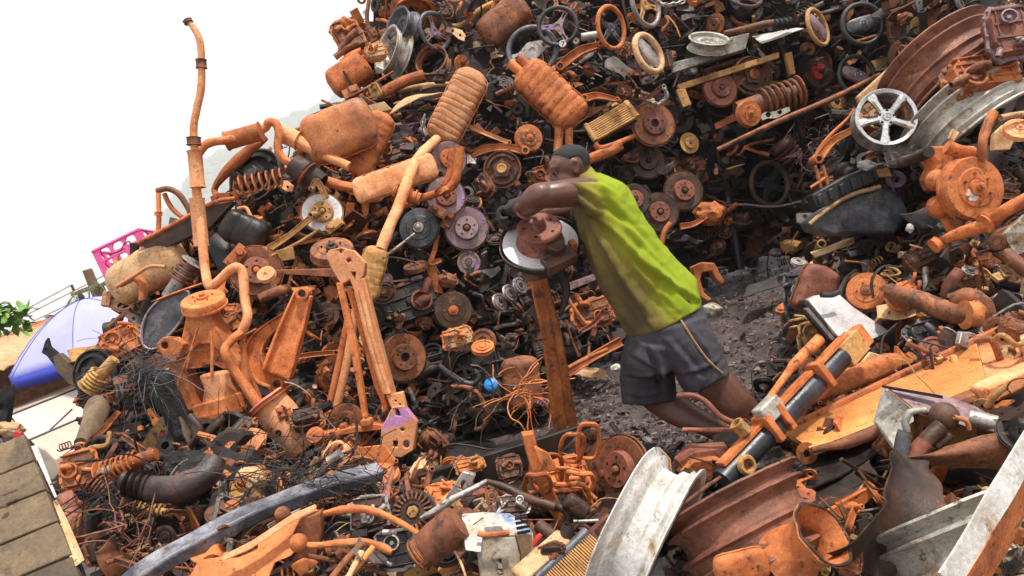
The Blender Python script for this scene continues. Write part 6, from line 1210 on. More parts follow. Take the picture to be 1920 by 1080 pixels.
    for s in (-1, 1): g.tube([H(.088, s*.022, .006), H(.085, s*.036, .0105), H(.070, s*.048, .004)], [.004,.006,.004], 8, 3); g.tube([H(.084, s*.024, -.010), H(.078, s*.040, -.010)], [.004,.004], 8, 1)
    g.tube([H(.094,-.024,-.072), H(.106,0,-.070), H(.094,.024,-.072)], [.006,.011,.006], 8, 3); g.tube([H(.092,-.022,-.084), H(.103,0,-.086), H(.092,.022,-.084)], [.006,.011,.006], 8, 3)
    # hands inside the gloves are part of the same skin: palms
    g.ball(P(962, 394, 3.60), .036, 12, 8, (1,.7,1)); g.ball(P(965, 404, 3.68), .036, 12, 8, (1,.7,1))
    body = g.build('body', 'skin', o, rel=True); remesh(body, .0065, 2)
    # eyes
    for s in (-1, 1): G().ball(H(.075, s*.034, .004), .0105, 12, 8).build('eye', 'eyewhite', o, rel=True)
    for s in (-1, 1): G().ball(H(.0815, s*.036, .000), .0068, 10, 8).build('pupil', 'hair', o, rel=True)
    # hair and beard
    g = G().ball(H(-.020,0,.036), .1, 28, 18, (1.0,.80,.82), HR); V = g.V[0]
    for i in range(len(V)):
        f, s_, u_ = (V[i]-hc) @ HR
        if u_ < .036+.60*max(0, f+.02) and f > -.045: V[i] = hc+HR @ np.array([f*.90, s_*.88, u_*.9])
        if u_ < -.045: V[i] = hc+HR @ np.array([f*.85, s_*.8, -.045+(u_+.045)*.3])
    g.dent(.003, 25, 1).dent(.0035, 110, 2).build('hair', 'hair', o, rel=True)
    g = G().ball(H(.030,0,-.066), .1, 22, 14, (.69,.625,.62), HR); V = g.V[0]
    for i in range(len(V)):
        f, s_, u_ = (V[i]-hc) @ HR
        if f > .062 and u_ > -.092: V[i] = hc+HR @ np.array([f*.84, s_*.86, u_])
        if u_ > -.03: V[i] = hc+HR @ np.array([f*.86, s_*.90, -.03+(u_+.03)*.25])
    g.dent(.003, 70, 3).build('beard', 'hair', o, rel=True)
    # black work gloves with five fingers closed on the rim of the disc, pink cuff
    for nm, c, dz in (('glove', (960,392,3.60), 1), ('glove', (964,405,3.69), -1)):
        h = P(*c); ax = unit(-RT*.85-UP*.35+FW*.25*dz); dn = unit(-UP*.9-RT*.2+ax*.2); dn = unit(dn-ax*np.dot(dn, ax)); sd2 = np.cross(ax, dn); g = G(); HR2 = np.stack([ax, sd2, dn], 1)
        g.ball(h, .052, 18, 12, (.95,.90,.62), HR2); g.tube([h-ax*.085, h-ax*.05, h], [.040,.042,.045], 16, 3)
        for i, (off, ln) in enumerate(((-.034,.9),(-.012,1.05),(.012,1.0),(.033,.8))):
            b0 = h+ax*.035+sd2*off; g.tube([b0-ax*.01-dn*.012, b0+ax*.026*ln-dn*.006, b0+ax*.034*ln+dn*.024, b0+ax*.014+dn*.048*ln, b0-ax*.010+dn*.050*ln], [.014,.0135,.0125,.0115,.009], 10, 3)
        b0 = h+sd2*(-.045)*dz-ax*.01; g.tube([b0, b0+ax*.03+dn*.03, b0+ax*.035+dn*.055-sd2*(-.02)*dz], [.016,.015,.011], 10, 3)
        gl = g.build(nm, 'glove', o, rel=True); remesh(gl, .004, 1)
    w0 = P(984,393,3.53); ax = unit(P(972,395,3.585)-P(992,390,3.48)); G().tube([w0-ax*.018, w0-ax*.008, w0+ax*.010], [.041,.047,.043], 20, 1).build('cuff', mat('pink_cuff', [(.55,.16,.15),(.62,.22,.20)], rnd_v=0), o, rel=True)
    # T-shirt
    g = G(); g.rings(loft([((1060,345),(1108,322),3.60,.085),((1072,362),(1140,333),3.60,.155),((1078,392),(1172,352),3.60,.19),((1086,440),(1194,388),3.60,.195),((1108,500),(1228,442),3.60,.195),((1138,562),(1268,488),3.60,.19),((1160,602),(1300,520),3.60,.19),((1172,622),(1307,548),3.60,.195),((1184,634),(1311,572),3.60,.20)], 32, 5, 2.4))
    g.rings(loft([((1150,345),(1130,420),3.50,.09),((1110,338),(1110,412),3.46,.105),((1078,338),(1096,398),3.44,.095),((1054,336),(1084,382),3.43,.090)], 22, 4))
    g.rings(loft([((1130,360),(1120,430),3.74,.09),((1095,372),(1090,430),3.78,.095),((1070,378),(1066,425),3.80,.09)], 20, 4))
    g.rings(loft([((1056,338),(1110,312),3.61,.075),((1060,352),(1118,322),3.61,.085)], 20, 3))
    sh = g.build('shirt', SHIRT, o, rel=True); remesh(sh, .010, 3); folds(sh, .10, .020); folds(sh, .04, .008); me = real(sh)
    drape(sh, [([(1108,398),(1150,432),(1205,490),(1262,532),(1306,560)],.024,8,1), ([(1102,402),(1128,455),(1172,530),(1215,585)],.020,9,1), ([(1096,408),(1112,470),(1138,540),(1168,600)],.018,9,1), ([(1120,392),(1180,430),(1236,492)],.014,9,-1),
        ([(1150,440),(1200,510),(1240,560),(1262,590)],.013,9,1), ([(1200,470),(1250,520),(1290,575)],.012,8,-1), ([(1060,342),(1090,352),(1128,372)],.012,6,1), ([(1070,350),(1100,362),(1130,385)],.012,6,1), ([(1085,345),(1120,345),(1152,362)],.010,6,-1), ([(1082,372),(1100,385),(1118,398)],.014,6,1),
        ([(1190,560),(1215,600),(1228,618)],.012,9,1), ([(1150,560),(1180,600),(1195,626)],.012,8,-1), ([(1240,545),(1270,580)],.012,8,1), ([(1130,350),(1165,395),(1200,450)],.010,12,1)])
    # dirt and painted shade: heaviest low on the belly side, none on the back
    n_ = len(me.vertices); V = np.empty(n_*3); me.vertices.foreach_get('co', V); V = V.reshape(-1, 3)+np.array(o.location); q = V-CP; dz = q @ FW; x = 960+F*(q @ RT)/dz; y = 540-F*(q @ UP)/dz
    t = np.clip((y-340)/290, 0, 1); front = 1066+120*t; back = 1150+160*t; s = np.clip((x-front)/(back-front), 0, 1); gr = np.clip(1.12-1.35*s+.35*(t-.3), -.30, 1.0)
    at = me.attributes.new('grime_shade', 'FLOAT', 'POINT'); at.data.foreach_set('value', gr.astype(np.float32))
    # shorts
    g = G(); g.rings(loft([((1184,605),(1300,548),3.60,.175),((1176,640),(1316,580),3.60,.185),((1170,680),(1328,625),3.60,.185),((1185,705),(1320,672),3.60,.16)], 30, 4, 2.5))
    g.rings(loft([((1172,640),(1258,620),3.72,.10),((1163,690),(1262,690),3.72,.105),((1164,730),(1268,725),3.72,.10),((1166,757),(1270,748),3.72,.10)], 24, 4, 2.5))
    g.rings(loft([((1215,620),(1322,590),3.50,.11),((1240,665),(1340,632),3.49,.115),((1266,705),(1356,664),3.48,.105),((1286,738),(1368,694),3.475,.10)], 24, 4, 2.5))
    sh2 = g.build('shorts', 'shorts', o, rel=True); remesh(sh2, .009, 3); folds(sh2, .09, .018); folds(sh2, .035, .007); me = real(sh2)
    drape(sh2, [([(1180,660),(1230,690),(1262,720)],.016,8,1), ([(1215,640),(1240,690),(1250,740)],.018,8,1), ([(1172,700),(1210,705),(1245,700)],.012,7,1), ([(1255,640),(1290,680),(1318,715)],.012,8,-1), ([(1290,610),(1320,650),(1345,690)],.010,7,1), ([(1170,735),(1205,742),(1240,735)],.010,6,1), ([(1280,700),(1320,690),(1345,675)],.012,6,1), ([(1190,630),(1215,650),(1250,655)],.010,7,-1)])
    from mathutils.bvhtree import BVHTree
    tree = BVHTree.FromPolygons([v.co+o.location for v in me.vertices], [list(p.vertices) for p in me.polygons])
    def strip(nm, pts, wd, m):
        A = []
        for p in smooth_path([np.array([*p, 0.0]) for p in pts], 6):
            h = tree.ray_cast(Vector(CP), Vector(unit(P(p[0], p[1], 1.0)-CP)))
            if h[0] is not None: A.append(np.array(h[0])+np.array(h[1])*.001)
        G().tube(A, wd, 10, 1, flat=.45).build(nm, m, o, rel=True)
    strip('side_stripe', [(1264,582),(1285,614),(1308,650),(1330,678),(1354,700)], .011, 'trim')
person()
# ------------------------------------------------------------------ ground, heap core, clutter
def ground():
    xs = np.unique(np.concatenate([np.linspace(-900, -12, 20), np.linspace(-12, -4, 20), np.linspace(-4, 5, 210), np.linspace(5, 14, 20), np.linspace(14, 700, 20)])); ys = np.unique(np.concatenate([np.linspace(-30, 1.5, 12), np.linspace(1.5, 9, 210), np.linspace(9, 25, 20), np.linspace(25, 1600, 22)]))
    V = []
    for x in xs:
        for y in ys:
            z = 0.0
            if -4 < x < 5 and 1.5 < y < 9:
                p = Vector((x, y, 0)); z = .030*mnoise.noise(p*1.6)+.020*mnoise.noise(p*5)+.014*abs(mnoise.noise(p*13))+.010*mnoise.noise(p*27)
            dip = min(1, max(0, (-x-2.9)/1.3))*min(1, max(0, (y-5.2)/1.5)); V.append((x, y, z-.02-.9*dip))
    n = len(ys); Fs = [[i*n+j, (i+1)*n+j, (i+1)*n+j+1, i*n+j+1] for i in range(len(xs)-1) for j in range(n-1)]
    m = mat('oily_mud', [(0.038,0.026,0.023),(0.095,0.066,0.060),(0.18,0.132,0.122)], scale=5.5, stain=(0.045,0.032,0.030), stain_at=0.60, rough=(0.28,0.85), bump=1.0, fine=34, rnd_v=0, dist=0.03)
    setting(G().add(V, Fs), 'ground', m)
    # gravel and trodden flakes on the mud
    R = random.Random(11); g = G()
    for i in range(5200):
        x, y = R.uniform(1000, 1500), R.uniform(470, 900)
        if not inpoly(x, y, GROUND): continue
        d = groundd(x, y); p = P(x, y, d); s = R.uniform(.005, .017)*(1 if R.random() < .93 else 2.6)
        rot = rotm((R.gauss(0, .4), R.gauss(0, .4), 1), R.uniform(0, 6.28)); k = R.choice([(.13,.095,.088),(.20,.15,.14),(.08,.056,.052),(.26,.20,.185),(.06,.042,.038)])
        g.box(p+[0, 0, s*.12], (s*R.uniform(1, 2.6), s*R.uniform(.7, 1.4), s*R.uniform(.2, .6)), rot, k, .75)
    gm = mat('ground_bits', [(.75,.75,.75),(1,1,1)], attr='tint', bump=.4, rnd_v=0); setting(g, 'gravel', gm, 'stuff', 'small flakes and gravel trodden into the oily mud')
ground()
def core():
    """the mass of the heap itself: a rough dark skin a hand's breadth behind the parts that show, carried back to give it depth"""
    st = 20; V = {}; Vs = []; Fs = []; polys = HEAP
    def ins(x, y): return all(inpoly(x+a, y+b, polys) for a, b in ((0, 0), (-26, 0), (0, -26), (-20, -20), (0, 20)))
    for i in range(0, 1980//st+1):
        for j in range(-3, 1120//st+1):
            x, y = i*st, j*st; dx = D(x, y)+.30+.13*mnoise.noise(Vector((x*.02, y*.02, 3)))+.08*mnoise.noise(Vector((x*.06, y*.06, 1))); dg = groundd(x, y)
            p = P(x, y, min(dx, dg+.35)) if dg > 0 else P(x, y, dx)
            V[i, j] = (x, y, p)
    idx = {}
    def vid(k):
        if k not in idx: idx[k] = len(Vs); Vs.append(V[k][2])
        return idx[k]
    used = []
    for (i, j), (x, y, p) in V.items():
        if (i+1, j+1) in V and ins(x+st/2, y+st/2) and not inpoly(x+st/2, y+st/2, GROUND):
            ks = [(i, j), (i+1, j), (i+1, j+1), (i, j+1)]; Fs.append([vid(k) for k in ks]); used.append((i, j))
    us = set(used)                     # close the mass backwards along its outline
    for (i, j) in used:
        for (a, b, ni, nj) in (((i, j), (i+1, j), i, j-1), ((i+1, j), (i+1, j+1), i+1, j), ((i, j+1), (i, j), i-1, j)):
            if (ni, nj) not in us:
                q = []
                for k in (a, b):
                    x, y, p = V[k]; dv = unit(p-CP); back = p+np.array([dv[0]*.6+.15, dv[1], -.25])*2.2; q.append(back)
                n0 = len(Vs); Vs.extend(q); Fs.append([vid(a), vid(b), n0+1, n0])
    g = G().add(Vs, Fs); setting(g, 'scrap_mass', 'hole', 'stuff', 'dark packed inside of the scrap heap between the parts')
core()
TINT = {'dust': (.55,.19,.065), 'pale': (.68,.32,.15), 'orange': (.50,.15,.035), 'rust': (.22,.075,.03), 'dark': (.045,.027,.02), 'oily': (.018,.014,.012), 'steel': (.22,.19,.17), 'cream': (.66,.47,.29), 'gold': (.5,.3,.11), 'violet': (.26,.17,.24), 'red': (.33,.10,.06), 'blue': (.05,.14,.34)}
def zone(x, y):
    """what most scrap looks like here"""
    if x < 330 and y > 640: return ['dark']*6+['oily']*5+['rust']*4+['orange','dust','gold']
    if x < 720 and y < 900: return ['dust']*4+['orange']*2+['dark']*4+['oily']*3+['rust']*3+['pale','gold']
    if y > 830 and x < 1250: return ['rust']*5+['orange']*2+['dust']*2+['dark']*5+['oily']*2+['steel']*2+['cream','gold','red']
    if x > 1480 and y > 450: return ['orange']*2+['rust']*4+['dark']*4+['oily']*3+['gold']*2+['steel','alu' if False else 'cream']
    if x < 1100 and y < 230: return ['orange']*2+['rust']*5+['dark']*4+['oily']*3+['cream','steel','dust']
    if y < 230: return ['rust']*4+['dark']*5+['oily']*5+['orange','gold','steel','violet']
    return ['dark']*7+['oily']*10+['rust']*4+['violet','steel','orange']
def bits(n, seed, name, label, smin, smax, push):
    R = random.Random(seed); g = G(); k = 0
    while k < n:
        x, y = R.uniform(90, 1930), R.uniform(-10, 1090)
        if not inpoly(x, y, HEAP) or inpoly(x, y, GROUND): continue
        if 1130 < x < 1330 and 480 < y < 700 and R.random() < .6: continue
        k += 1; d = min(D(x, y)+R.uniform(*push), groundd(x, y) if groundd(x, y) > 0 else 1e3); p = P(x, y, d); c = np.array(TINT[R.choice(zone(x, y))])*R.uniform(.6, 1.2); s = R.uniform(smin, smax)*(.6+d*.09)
        ax = unit(np.array([R.gauss(0, 1), R.gauss(0, .7), R.gauss(0, .7)])); rot = rotm(ax, R.uniform(0, 6.28)); t = R.random(); X, Y, Z = rot[:, 0], rot[:, 1], rot[:, 2]
        if t < .22: s *= 1.35; g.tube([p-X*s, p+X*s*.1+Y*s*R.uniform(-.25, .25), p+X*s], s*R.choice([.03, .04, .06, .09, .14]), 8, 3, tint=c, hollow=.7 if R.random() < .5 else 0)
        elif t < .40:
            o = [(-1,-.28),(-.55,-.36),(.3,-.2),(1,-.3),(1.05,.1),(.4,.24),(-.3,.42),(-1,.3)]; M4 = np.eye(4); M4[:3, :3] = rot*s; M4[:3, 3] = p; g.plate([(a+R.uniform(-.12, .12), b+R.uniform(-.12, .12)) for a, b in o], -.05, .05, [circ(R.uniform(-.5, .5), .02, .11, 7)], M4, c)
        elif t < .56:
            M4 = np.eye(4); M4[:3, :3] = rot*s*.7; M4[:3, 3] = p; r = R.uniform(.3, .6); g.lathe([(r,-.2),(1,-.18),(1,.0),(.86,.04),(.84,.12),(r,.14)], 16, M4, closed=True, tint=c)
        elif t < .74:
            for q in range(R.randint(2, 4)): g.box(p+rot @ np.array([R.gauss(0, .4), R.gauss(0, .3), R.gauss(0, .3)])*s, np.array([R.uniform(.4, 1.2), R.uniform(.3, .7), R.uniform(.2, .5)])*s, rot @ rotm((0, 0, 1), R.choice([0, .4, 1.57])), c*R.uniform(.8, 1.1), R.uniform(.7, 1))
        elif t < .82: coil(g, p-X*s*.6, p+X*s*.6, s*.32, 4, s*.06, 6, tint=c)
        elif t < .93:
            q = [p]; v = X.copy()
            for _ in range(5): v = unit(v+np.array([R.gauss(0, .6), R.gauss(0, .5), R.gauss(-.1, .5)])); q.append(q[-1]+v*s*.8)
            g.tube(q, s*R.uniform(.025, .06), 6, 3, tint=c)
        else:
            M4 = np.eye(4); M4[:3, :3] = rot*s*.6; M4[:3, 3] = p; g.lathe([(.35,-.6),(.7,-.6),(.75,-.2),(.55,.0),(.55,.4),(.42,.5),(.2,.5)], 14, M4, tint=c)
    gm = mat(name+'_metal', [(.45,.4,.38),(1,1,1),(1.3,1.25,1.2)], attr='tint', scale=14, chips=.8, rough=(.45,.85), bump=.4, metal=.05, rnd_v=0, stain=None)
    setting(g, name, gm, 'stuff', label)
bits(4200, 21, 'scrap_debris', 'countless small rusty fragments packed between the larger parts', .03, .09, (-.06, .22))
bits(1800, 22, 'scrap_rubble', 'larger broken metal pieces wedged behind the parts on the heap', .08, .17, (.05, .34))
# ------------------------------------------------------------------ loose parts that fill the heap, each a thing of its own
ADJ = {'dust': 'orange', 'pale': 'pale orange', 'orange': 'rust orange', 'rust': 'brown', 'dark': 'dark', 'oily': 'oily black', 'steel': 'grey', 'cream': 'buff', 'gold': 'ochre', 'violet': 'violet grey', 'red': 'red brown', 'dim': 'greasy dark'}
USED = set()
def say(adj, kind, x, y):
    near = sorted(FIXED, key=lambda l: math.hypot(l[0]-x, l[1]-y)/(.5+l[2]/60))[:7]
    for i, (lx, ly, lr, s) in enumerate(near):
        dx, dy = x-lx, y-ly; rel = ('just above' if dy < 0 else 'just below') if abs(dy) > abs(dx) else ('just left of' if dx < 0 else 'just right of')
        if math.hypot(dx, dy) < lr*.6: rel = 'touching'
        t = f'{adj} {kind} {rel} the {s}'
        if t not in USED and len(t.split()) <= 16: USED.add(t); return t
    for a in near:
        for b in near:
            if a is not b:
                t = f'{adj} {kind} between the {a[3]} and the {b[3]}'
                if t not in USED and len(t.split()) <= 16: USED.add(t); return t
    return None
FIXED = [l for l in LAND if len(l[3].split()) <= 8]
def fillers(n, seed):
    R = random.Random(seed); k = tries = 0
    while k < n and tries < 30000:
        tries += 1; x, y = R.uniform(150, 1915), R.uniform(5, 1075)
        if not inpoly(x, y, HEAP) or inpoly(x, y, GROUND): continue
        if 1060 < x < 1330 and 330 < y < 720: continue
        need = .52+.0005*tries**.5
        if any(math.hypot(l[0]-x, l[1]-y) < l[2]*(.60-min(.36, tries/50000))+8 for l in LAND): continue
        c = R.choice(zone(x, y)); kind = R.choices(['pipe','disc','casting','bracket','arm','spring','hose','plate','pulley','rod'], [4,3,7,5,4,1,4,4,1,4])[0]; a = R.uniform(0, 6.28); d0 = D(x, y)-R.uniform(.0, .14); s = R.uniform(14, 26)*min(1.6, 5.5/d0); ca, sa = math.cos(a)*s, math.sin(a)*s
        nm = {'pipe': 'pipe stub','disc': 'brake disc','casting': 'broken casting','bracket': 'holed bracket','arm': 'short arm','spring': 'coil spring','hose': 'bent hose','plate': 'torn plate','pulley': 'pulley wheel','rod': 'thin rod'}[kind]
        lb = say(ADJ.get(c, c), nm, x, y)
        if lb is None: continue
        k += 1; h = None; hn = R.choice([(R.uniform(-.6,.6), R.uniform(-.2,.6)), (R.uniform(.55,.9)*R.choice([-1,1]), R.uniform(-.2,.35)), (R.uniform(-.3,.3), R.uniform(.7,.92))])
        if kind == 'pipe': pipe('pipe_stub', [(x-ca,y-sa,d0+.05),(x,y-3,d0),(x+ca,y+sa,d0-.02)], s*R.uniform(.4, .7), c, lb, 'pipe', hollow=.75, at=(x,y,s))
        elif kind == 'disc': hub(x, y, s*.95, lb, R.choice(['disc','plate','drum']), hn, d0, c, R.choice([c,'rust','red']), 'dark')
        elif kind == 'casting': casting('broken_casting', x, y, s*2.2, s*1.6, lb, 'casting', d0, c, 'rust', a, hn, R.randint(1, 99), cyl=R.randint(0, 2))
        elif kind == 'bracket':
            q = [(x+ca*u-sa*v, y+sa*u+ca*v) for u, v in ((-1,-.3),(-.4,-.45),(.4,-.25),(1,-.4),(1.1,.05),(.5,.3),(-.2,.5),(-.9,.35))]; panel('holed_bracket', q, c, lb, 'bracket', d0, .03, [circ(x-ca*.4, y-sa*.4, s*.14, 8), circ(x+ca*.5, y+sa*.5, s*.12, 8)], (R.uniform(-.5,.5), R.uniform(-.5,.5)), dent=.012, at=(x,y,s))
        elif kind == 'arm': arm('suspension_link', [(x-ca*1.3,y-sa*1.3,d0+.04),(x,y,d0-.03),(x+ca*1.3,y+sa*1.3,d0)], [s*.28,s*.36,s*.3], lb, 'suspension arm', m=c, at=(x,y,s*1.1))
        elif kind == 'spring': spring((x-ca*.9,y-sa*.9),(x+ca*.9,y+sa*.9), s*1.1, lb, 5, c, R.choice([None,.8]), .13, d=d0, at=(x,y,s))
        elif kind == 'hose': pipe('bent_hose', [(x-ca*1.2,y-sa*1.2,d0),(x-ca*.4+sa*.4,y-sa*.4-ca*.4,d0-.04),(x+ca*.5-sa*.3,y+sa*.5+ca*.3,d0-.02),(x+ca*1.2,y+sa*1.2,d0+.03)], s*.36, c, lb, 'hose', at=(x,y,s), wob=.1)
        elif kind == 'plate': sheet('torn_plate', [(x-ca-sa*.6,y-sa+ca*.6,d0+.06),(x+ca-sa*.5,y+sa+ca*.5,d0),(x+ca*.9+sa*.6,y+sa*.9-ca*.6,d0-.05),(x-ca*1.1+sa*.5,y-sa*1.1-ca*.5,d0)], c, lb, 'sheet metal', bend=R.uniform(-.06,.06), rough=.03, nu=9, nv=7, jag=.07, at=(x,y,s))
        elif kind == 'pulley': hub(x, y, s*.7, lb, 'pulley', hn, d0, c, 'dark', name='pulley', cat='pulley')
        else: pipe('thin_rod', [(x-ca*1.8,y-sa*1.8,d0+.05),(x+3,y-2,d0),(x+ca*1.8,y+sa*1.8,d0-.04)], s*.22, c, lb, 'rod', hollow=0, at=(x,y,s*.9))
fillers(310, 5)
# ------------------------------------------------------------------ behind the heap, on the left
def far():
    # a wooded hill rising to the right behind the heap
    ridge = [P(x, y, 1500.0) for x, y in ((300,545),(335,470),(350,420),(372,345),(410,300),(470,268),(540,232),(620,200),(720,150),(900,110),(1400,20))]; rx = [p[0] for p in ridge]; rz = [p[2] for p in ridge]; V = []; Fs = []; nx, ny = 70, 12; x0, x1 = rx[0]-65, rx[-1]
    hz = lambda x, j: float(np.interp(x, rx, rz, left=0, right=rz[-1]))*math.sin(math.pi*.5*j)
    for i in range(nx+1):
        for j in range(ny+1): x = x0+(x1-x0)*i/nx; y = ridge[0][1]-370+420*j/ny; V.append((x, y, hz(x, j/ny)-7))
    for i in range(nx):
        for j in range(ny): a = i*(ny+1)+j; Fs.append([a, a+ny+1, a+ny+2, a+1])
    setting(G().add(V, Fs), 'hill', mat('hill_green', [(.06,.085,.04),(.10,.13,.06)], scale=.1, fine=1, bump=0, rnd_v=0))
    R = random.Random(4); g = G()
    for k in range(1100):
        x = R.uniform(x0+22, x0+925); j = R.uniform(.05, 1)**.6; y = ridge[0][1]-370+420*j; r = R.uniform(8, 20); c = np.array(R.choice([(.05,.08,.03),(.07,.11,.04),(.09,.12,.05)])); b = G().ball((0,0,0), r, 9, 6, (1,1,R.uniform(.7,1.2))).dent(5.5, .09, k); g.add(b.V[0]+np.array([x, y, hz(x, j)-r*.3]), b.F, c)
    setting(g, 'hillside_woods', mat('wood_leaf', [(.8,.8,.8),(1.1,1.1,1.1)], attr='tint', scale=2, fine=9, bump=0, rnd_v=0), 'stuff', 'pale far off woods covering the hill behind the heap')
far()
def parasol():
    d = 8.0; c = P(190, 648, d); R = 163*d/F; h = 92*d/F; o = thing('parasol', 'big violet blue parasol| open beside the left pile', 'parasol', [c[0], c[1], -.9], None, (130, 640, 80))
    M['canopy'] = mat('violet_canopy', [(.36,.36,.70),(.43,.43,.77)], scale=3, bump=.1, fine=40, rnd_v=0, grit=.03); M['valance'] = mat('blue_valance', [(.05,.07,.50),(.07,.09,.58)], scale=3, bump=.1, rnd_v=0, grit=.03)
    n = 8; seg = 6; V = []; Fs = []; K = 12
    for i in range(K+1):
        t = i/K
        for k in range(n*seg):
            a = 2*math.pi*k/(n*seg)+.22; u = (k % seg)/seg; r = R*max(t, .004)*math.cos(math.pi/n)/math.cos((u-.5)*2*math.pi/n)*(1-.02*math.sin(math.pi*u)*t); z = h*(1-t**1.8)
            V.append((c[0]+r*math.cos(a), c[1]+r*math.sin(a), c[2]+z))
    m = n*seg
    for i in range(K):
        for k in range(m): Fs.append([i*m+k, i*m+(k+1) % m, (i+1)*m+(k+1) % m, (i+1)*m+k])
    e = G().add(V, Fs).build('canopy', 'canopy', o, rel=True, sharp=14); sdm = e.modifiers.new('cloth', 'SOLIDIFY'); sdm.thickness = .004
    V = []; Fs = []
    for k in range(m):
        a = 2*math.pi*k/m+.22; u = (k % seg)/seg; r = R*math.cos(math.pi/n)/math.cos((u-.5)*2*math.pi/n)*(1-.02*math.sin(math.pi*u))*1.002
        for z in (.0, -.11-.03*math.sin(math.pi*u)): V.append((c[0]+r*math.cos(a), c[1]+r*math.sin(a), c[2]+h*.005+z))
    for k in range(m): q = (k+1) % m; Fs.append([2*k, 2*q, 2*q+1, 2*k+1])
    e = G().add(V, Fs).build('valance', 'valance', o, rel=True); sdm = e.modifiers.new('cloth', 'SOLIDIFY'); sdm.thickness = .004
    G().tube([[c[0], c[1], -.9], [c[0], c[1], c[2]+h+.05]], .022, 12, 1).build('pole', 'steel', o, rel=True)
    for k in range(n):
        a = 2*math.pi*k/n+.22; G().tube([[c[0]+R*t*1.001*math.cos(a), c[1]+R*t*1.001*math.sin(a), c[2]+h*(1-t**1.8)+.003] for t in np.linspace(.02, 1, 12)], .0035, 6, 1).build('seam', 'valance', o, rel=True)
    G().lathe([(.03,h-.01),(.03,h+.03),(.012,h+.10),(.002,h+.11)], 12, np.array([[1,0,0,c[0]],[0,1,0,c[1]],[0,0,1,c[2]],[0,0,0,1]])).build('ferrule', 'dark', o, rel=True)
    for k in range(n):
        a = 2*math.pi*k/n+.22; G().tube([[c[0], c[1], c[2]+h*.90], [c[0]+R*.6*math.cos(a), c[1]+R*.6*math.sin(a), c[2]+h*.52], [c[0]+R*.97*math.cos(a), c[1]+R*.97*math.sin(a), c[2]+.02]], .006, 6, 3).build('rib', 'dark', o, rel=True)
parasol()
def car():
    M['carpaint'] = mat('dusty_tan_paint', [(.50,.40,.31),(.60,.49,.39)], scale=4, rough=(.3,.55), bump=.1, stain=(.36,.2,.12), stain_at=.66, rnd_v=0, grit=.05)
    gl = bpy.data.materials.new('dusty_glass'); gl.use_nodes = True; b = gl.node_tree.nodes['Principled BSDF']; b.inputs['Base Color'].default_value = (.60,.53,.47,1); b.inputs['Roughness'].default_value = .12; b.inputs['Metallic'].default_value = .0; b.inputs['Coat Weight'].default_value = .6
    dg = bpy.data.materials.new('dark_glass'); dg.use_nodes = True; b = dg.node_tree.nodes['Principled BSDF']; b.inputs['Base Color'].default_value = (.03,.022,.018,1); b.inputs['Roughness'].default_value = .1
    hd = math.radians(-40); c = P(108, 726, 11.5)-np.array([math.cos(hd), math.sin(hd), 0])*.75
    o = thing('parked_car', 'dusty tan pickup car| standing behind the left pile', 'car', Matrix.Translation((c[0], c[1], -.9)) @ Matrix.Rotation(hd, 4, 'Z'), None, (110, 750, 60))
    # local: x forward (towards the heap), y across, z up
    prof = [(-1.9,.45),(-1.95,.85),(-.9,.95),(-.55,1.42),(.45,1.44),(.95,1.0),(1.85,.92),(2.05,.75),(2.05,.4)]; rings = []
    for yy, k in ((-.82,.97),(-.80,1.0),(.80,1.0),(.82,.97)): rings.append(np.array([(x*k if abs(x) > 1.8 else x, yy*(1 if z < .96 else .86), z) for x, z in prof]))
    G().rings(rings).build('body', 'carpaint', o, bev=.03)
    G().plate([(0,-.66),(.62,-.70),(.62,.70),(0,.66)], 0, .012, (), arr(Matrix.Translation((.50,0,1.405)) @ Matrix.Rotation(math.radians(41), 4, 'Y'))).build('windscreen', gl, o)
    WM = arr(Matrix.Translation((.50,0,1.405)) @ Matrix.Rotation(math.radians(41), 4, 'Y')); G().tube(list(tr(WM, np.array([(0,-.66,.012),(.62,-.70,.012),(.62,.70,.012),(0,.66,.012)]))), .022, 8, 1, closed=True).build('windscreen_seal', 'black', o)
    G().tube([(1.0,-.5,.985),(.80,.05,1.17)], .012, 6, 1).build('wiper', 'black', o); G().box((1.5,0,.965), (.9,.03,.012)).build('bonnet_crease', 'dim', o)
    for s in (-1, 1):
        G().plate([(-.45,1.36),(.36,1.36),(.72,1.02),(-.62,1.02)], -.012, .012, (), arr(Matrix.Translation((0, s*.748,0)) @ Matrix.Rotation(math.pi/2, 4, 'X'))).build('side_window', dg, o)
        G().plate([(.02,1.38),(.07,1.38),(.07,1.0),(.02,1.0)], -.02, .02, (), arr(Matrix.Translation((0, s*.755,0)) @ Matrix.Rotation(math.pi/2, 4, 'X'))).build('door_pillar', 'carpaint', o)
        for x in (-1.25, 1.25):
            w = G().tube([(x, s*.66, .32), (x, s*.84, .32)], .32, 28, 1).build('wheel', 'rubber', o); G().tube([(x, s*.80, .32), (x, s*.85, .32)], .19, 20, 1).build('wheel_cover', 'steel', w)
        G().box((2.04, s*.58, .70), (.06, .3, .14)).build('headlight', 'silver', o, bev=.01)
    G().box((2.06, 0, .46), (.12, 1.66, .14)).build('bumper', 'steel', o, bev=.02)
car()
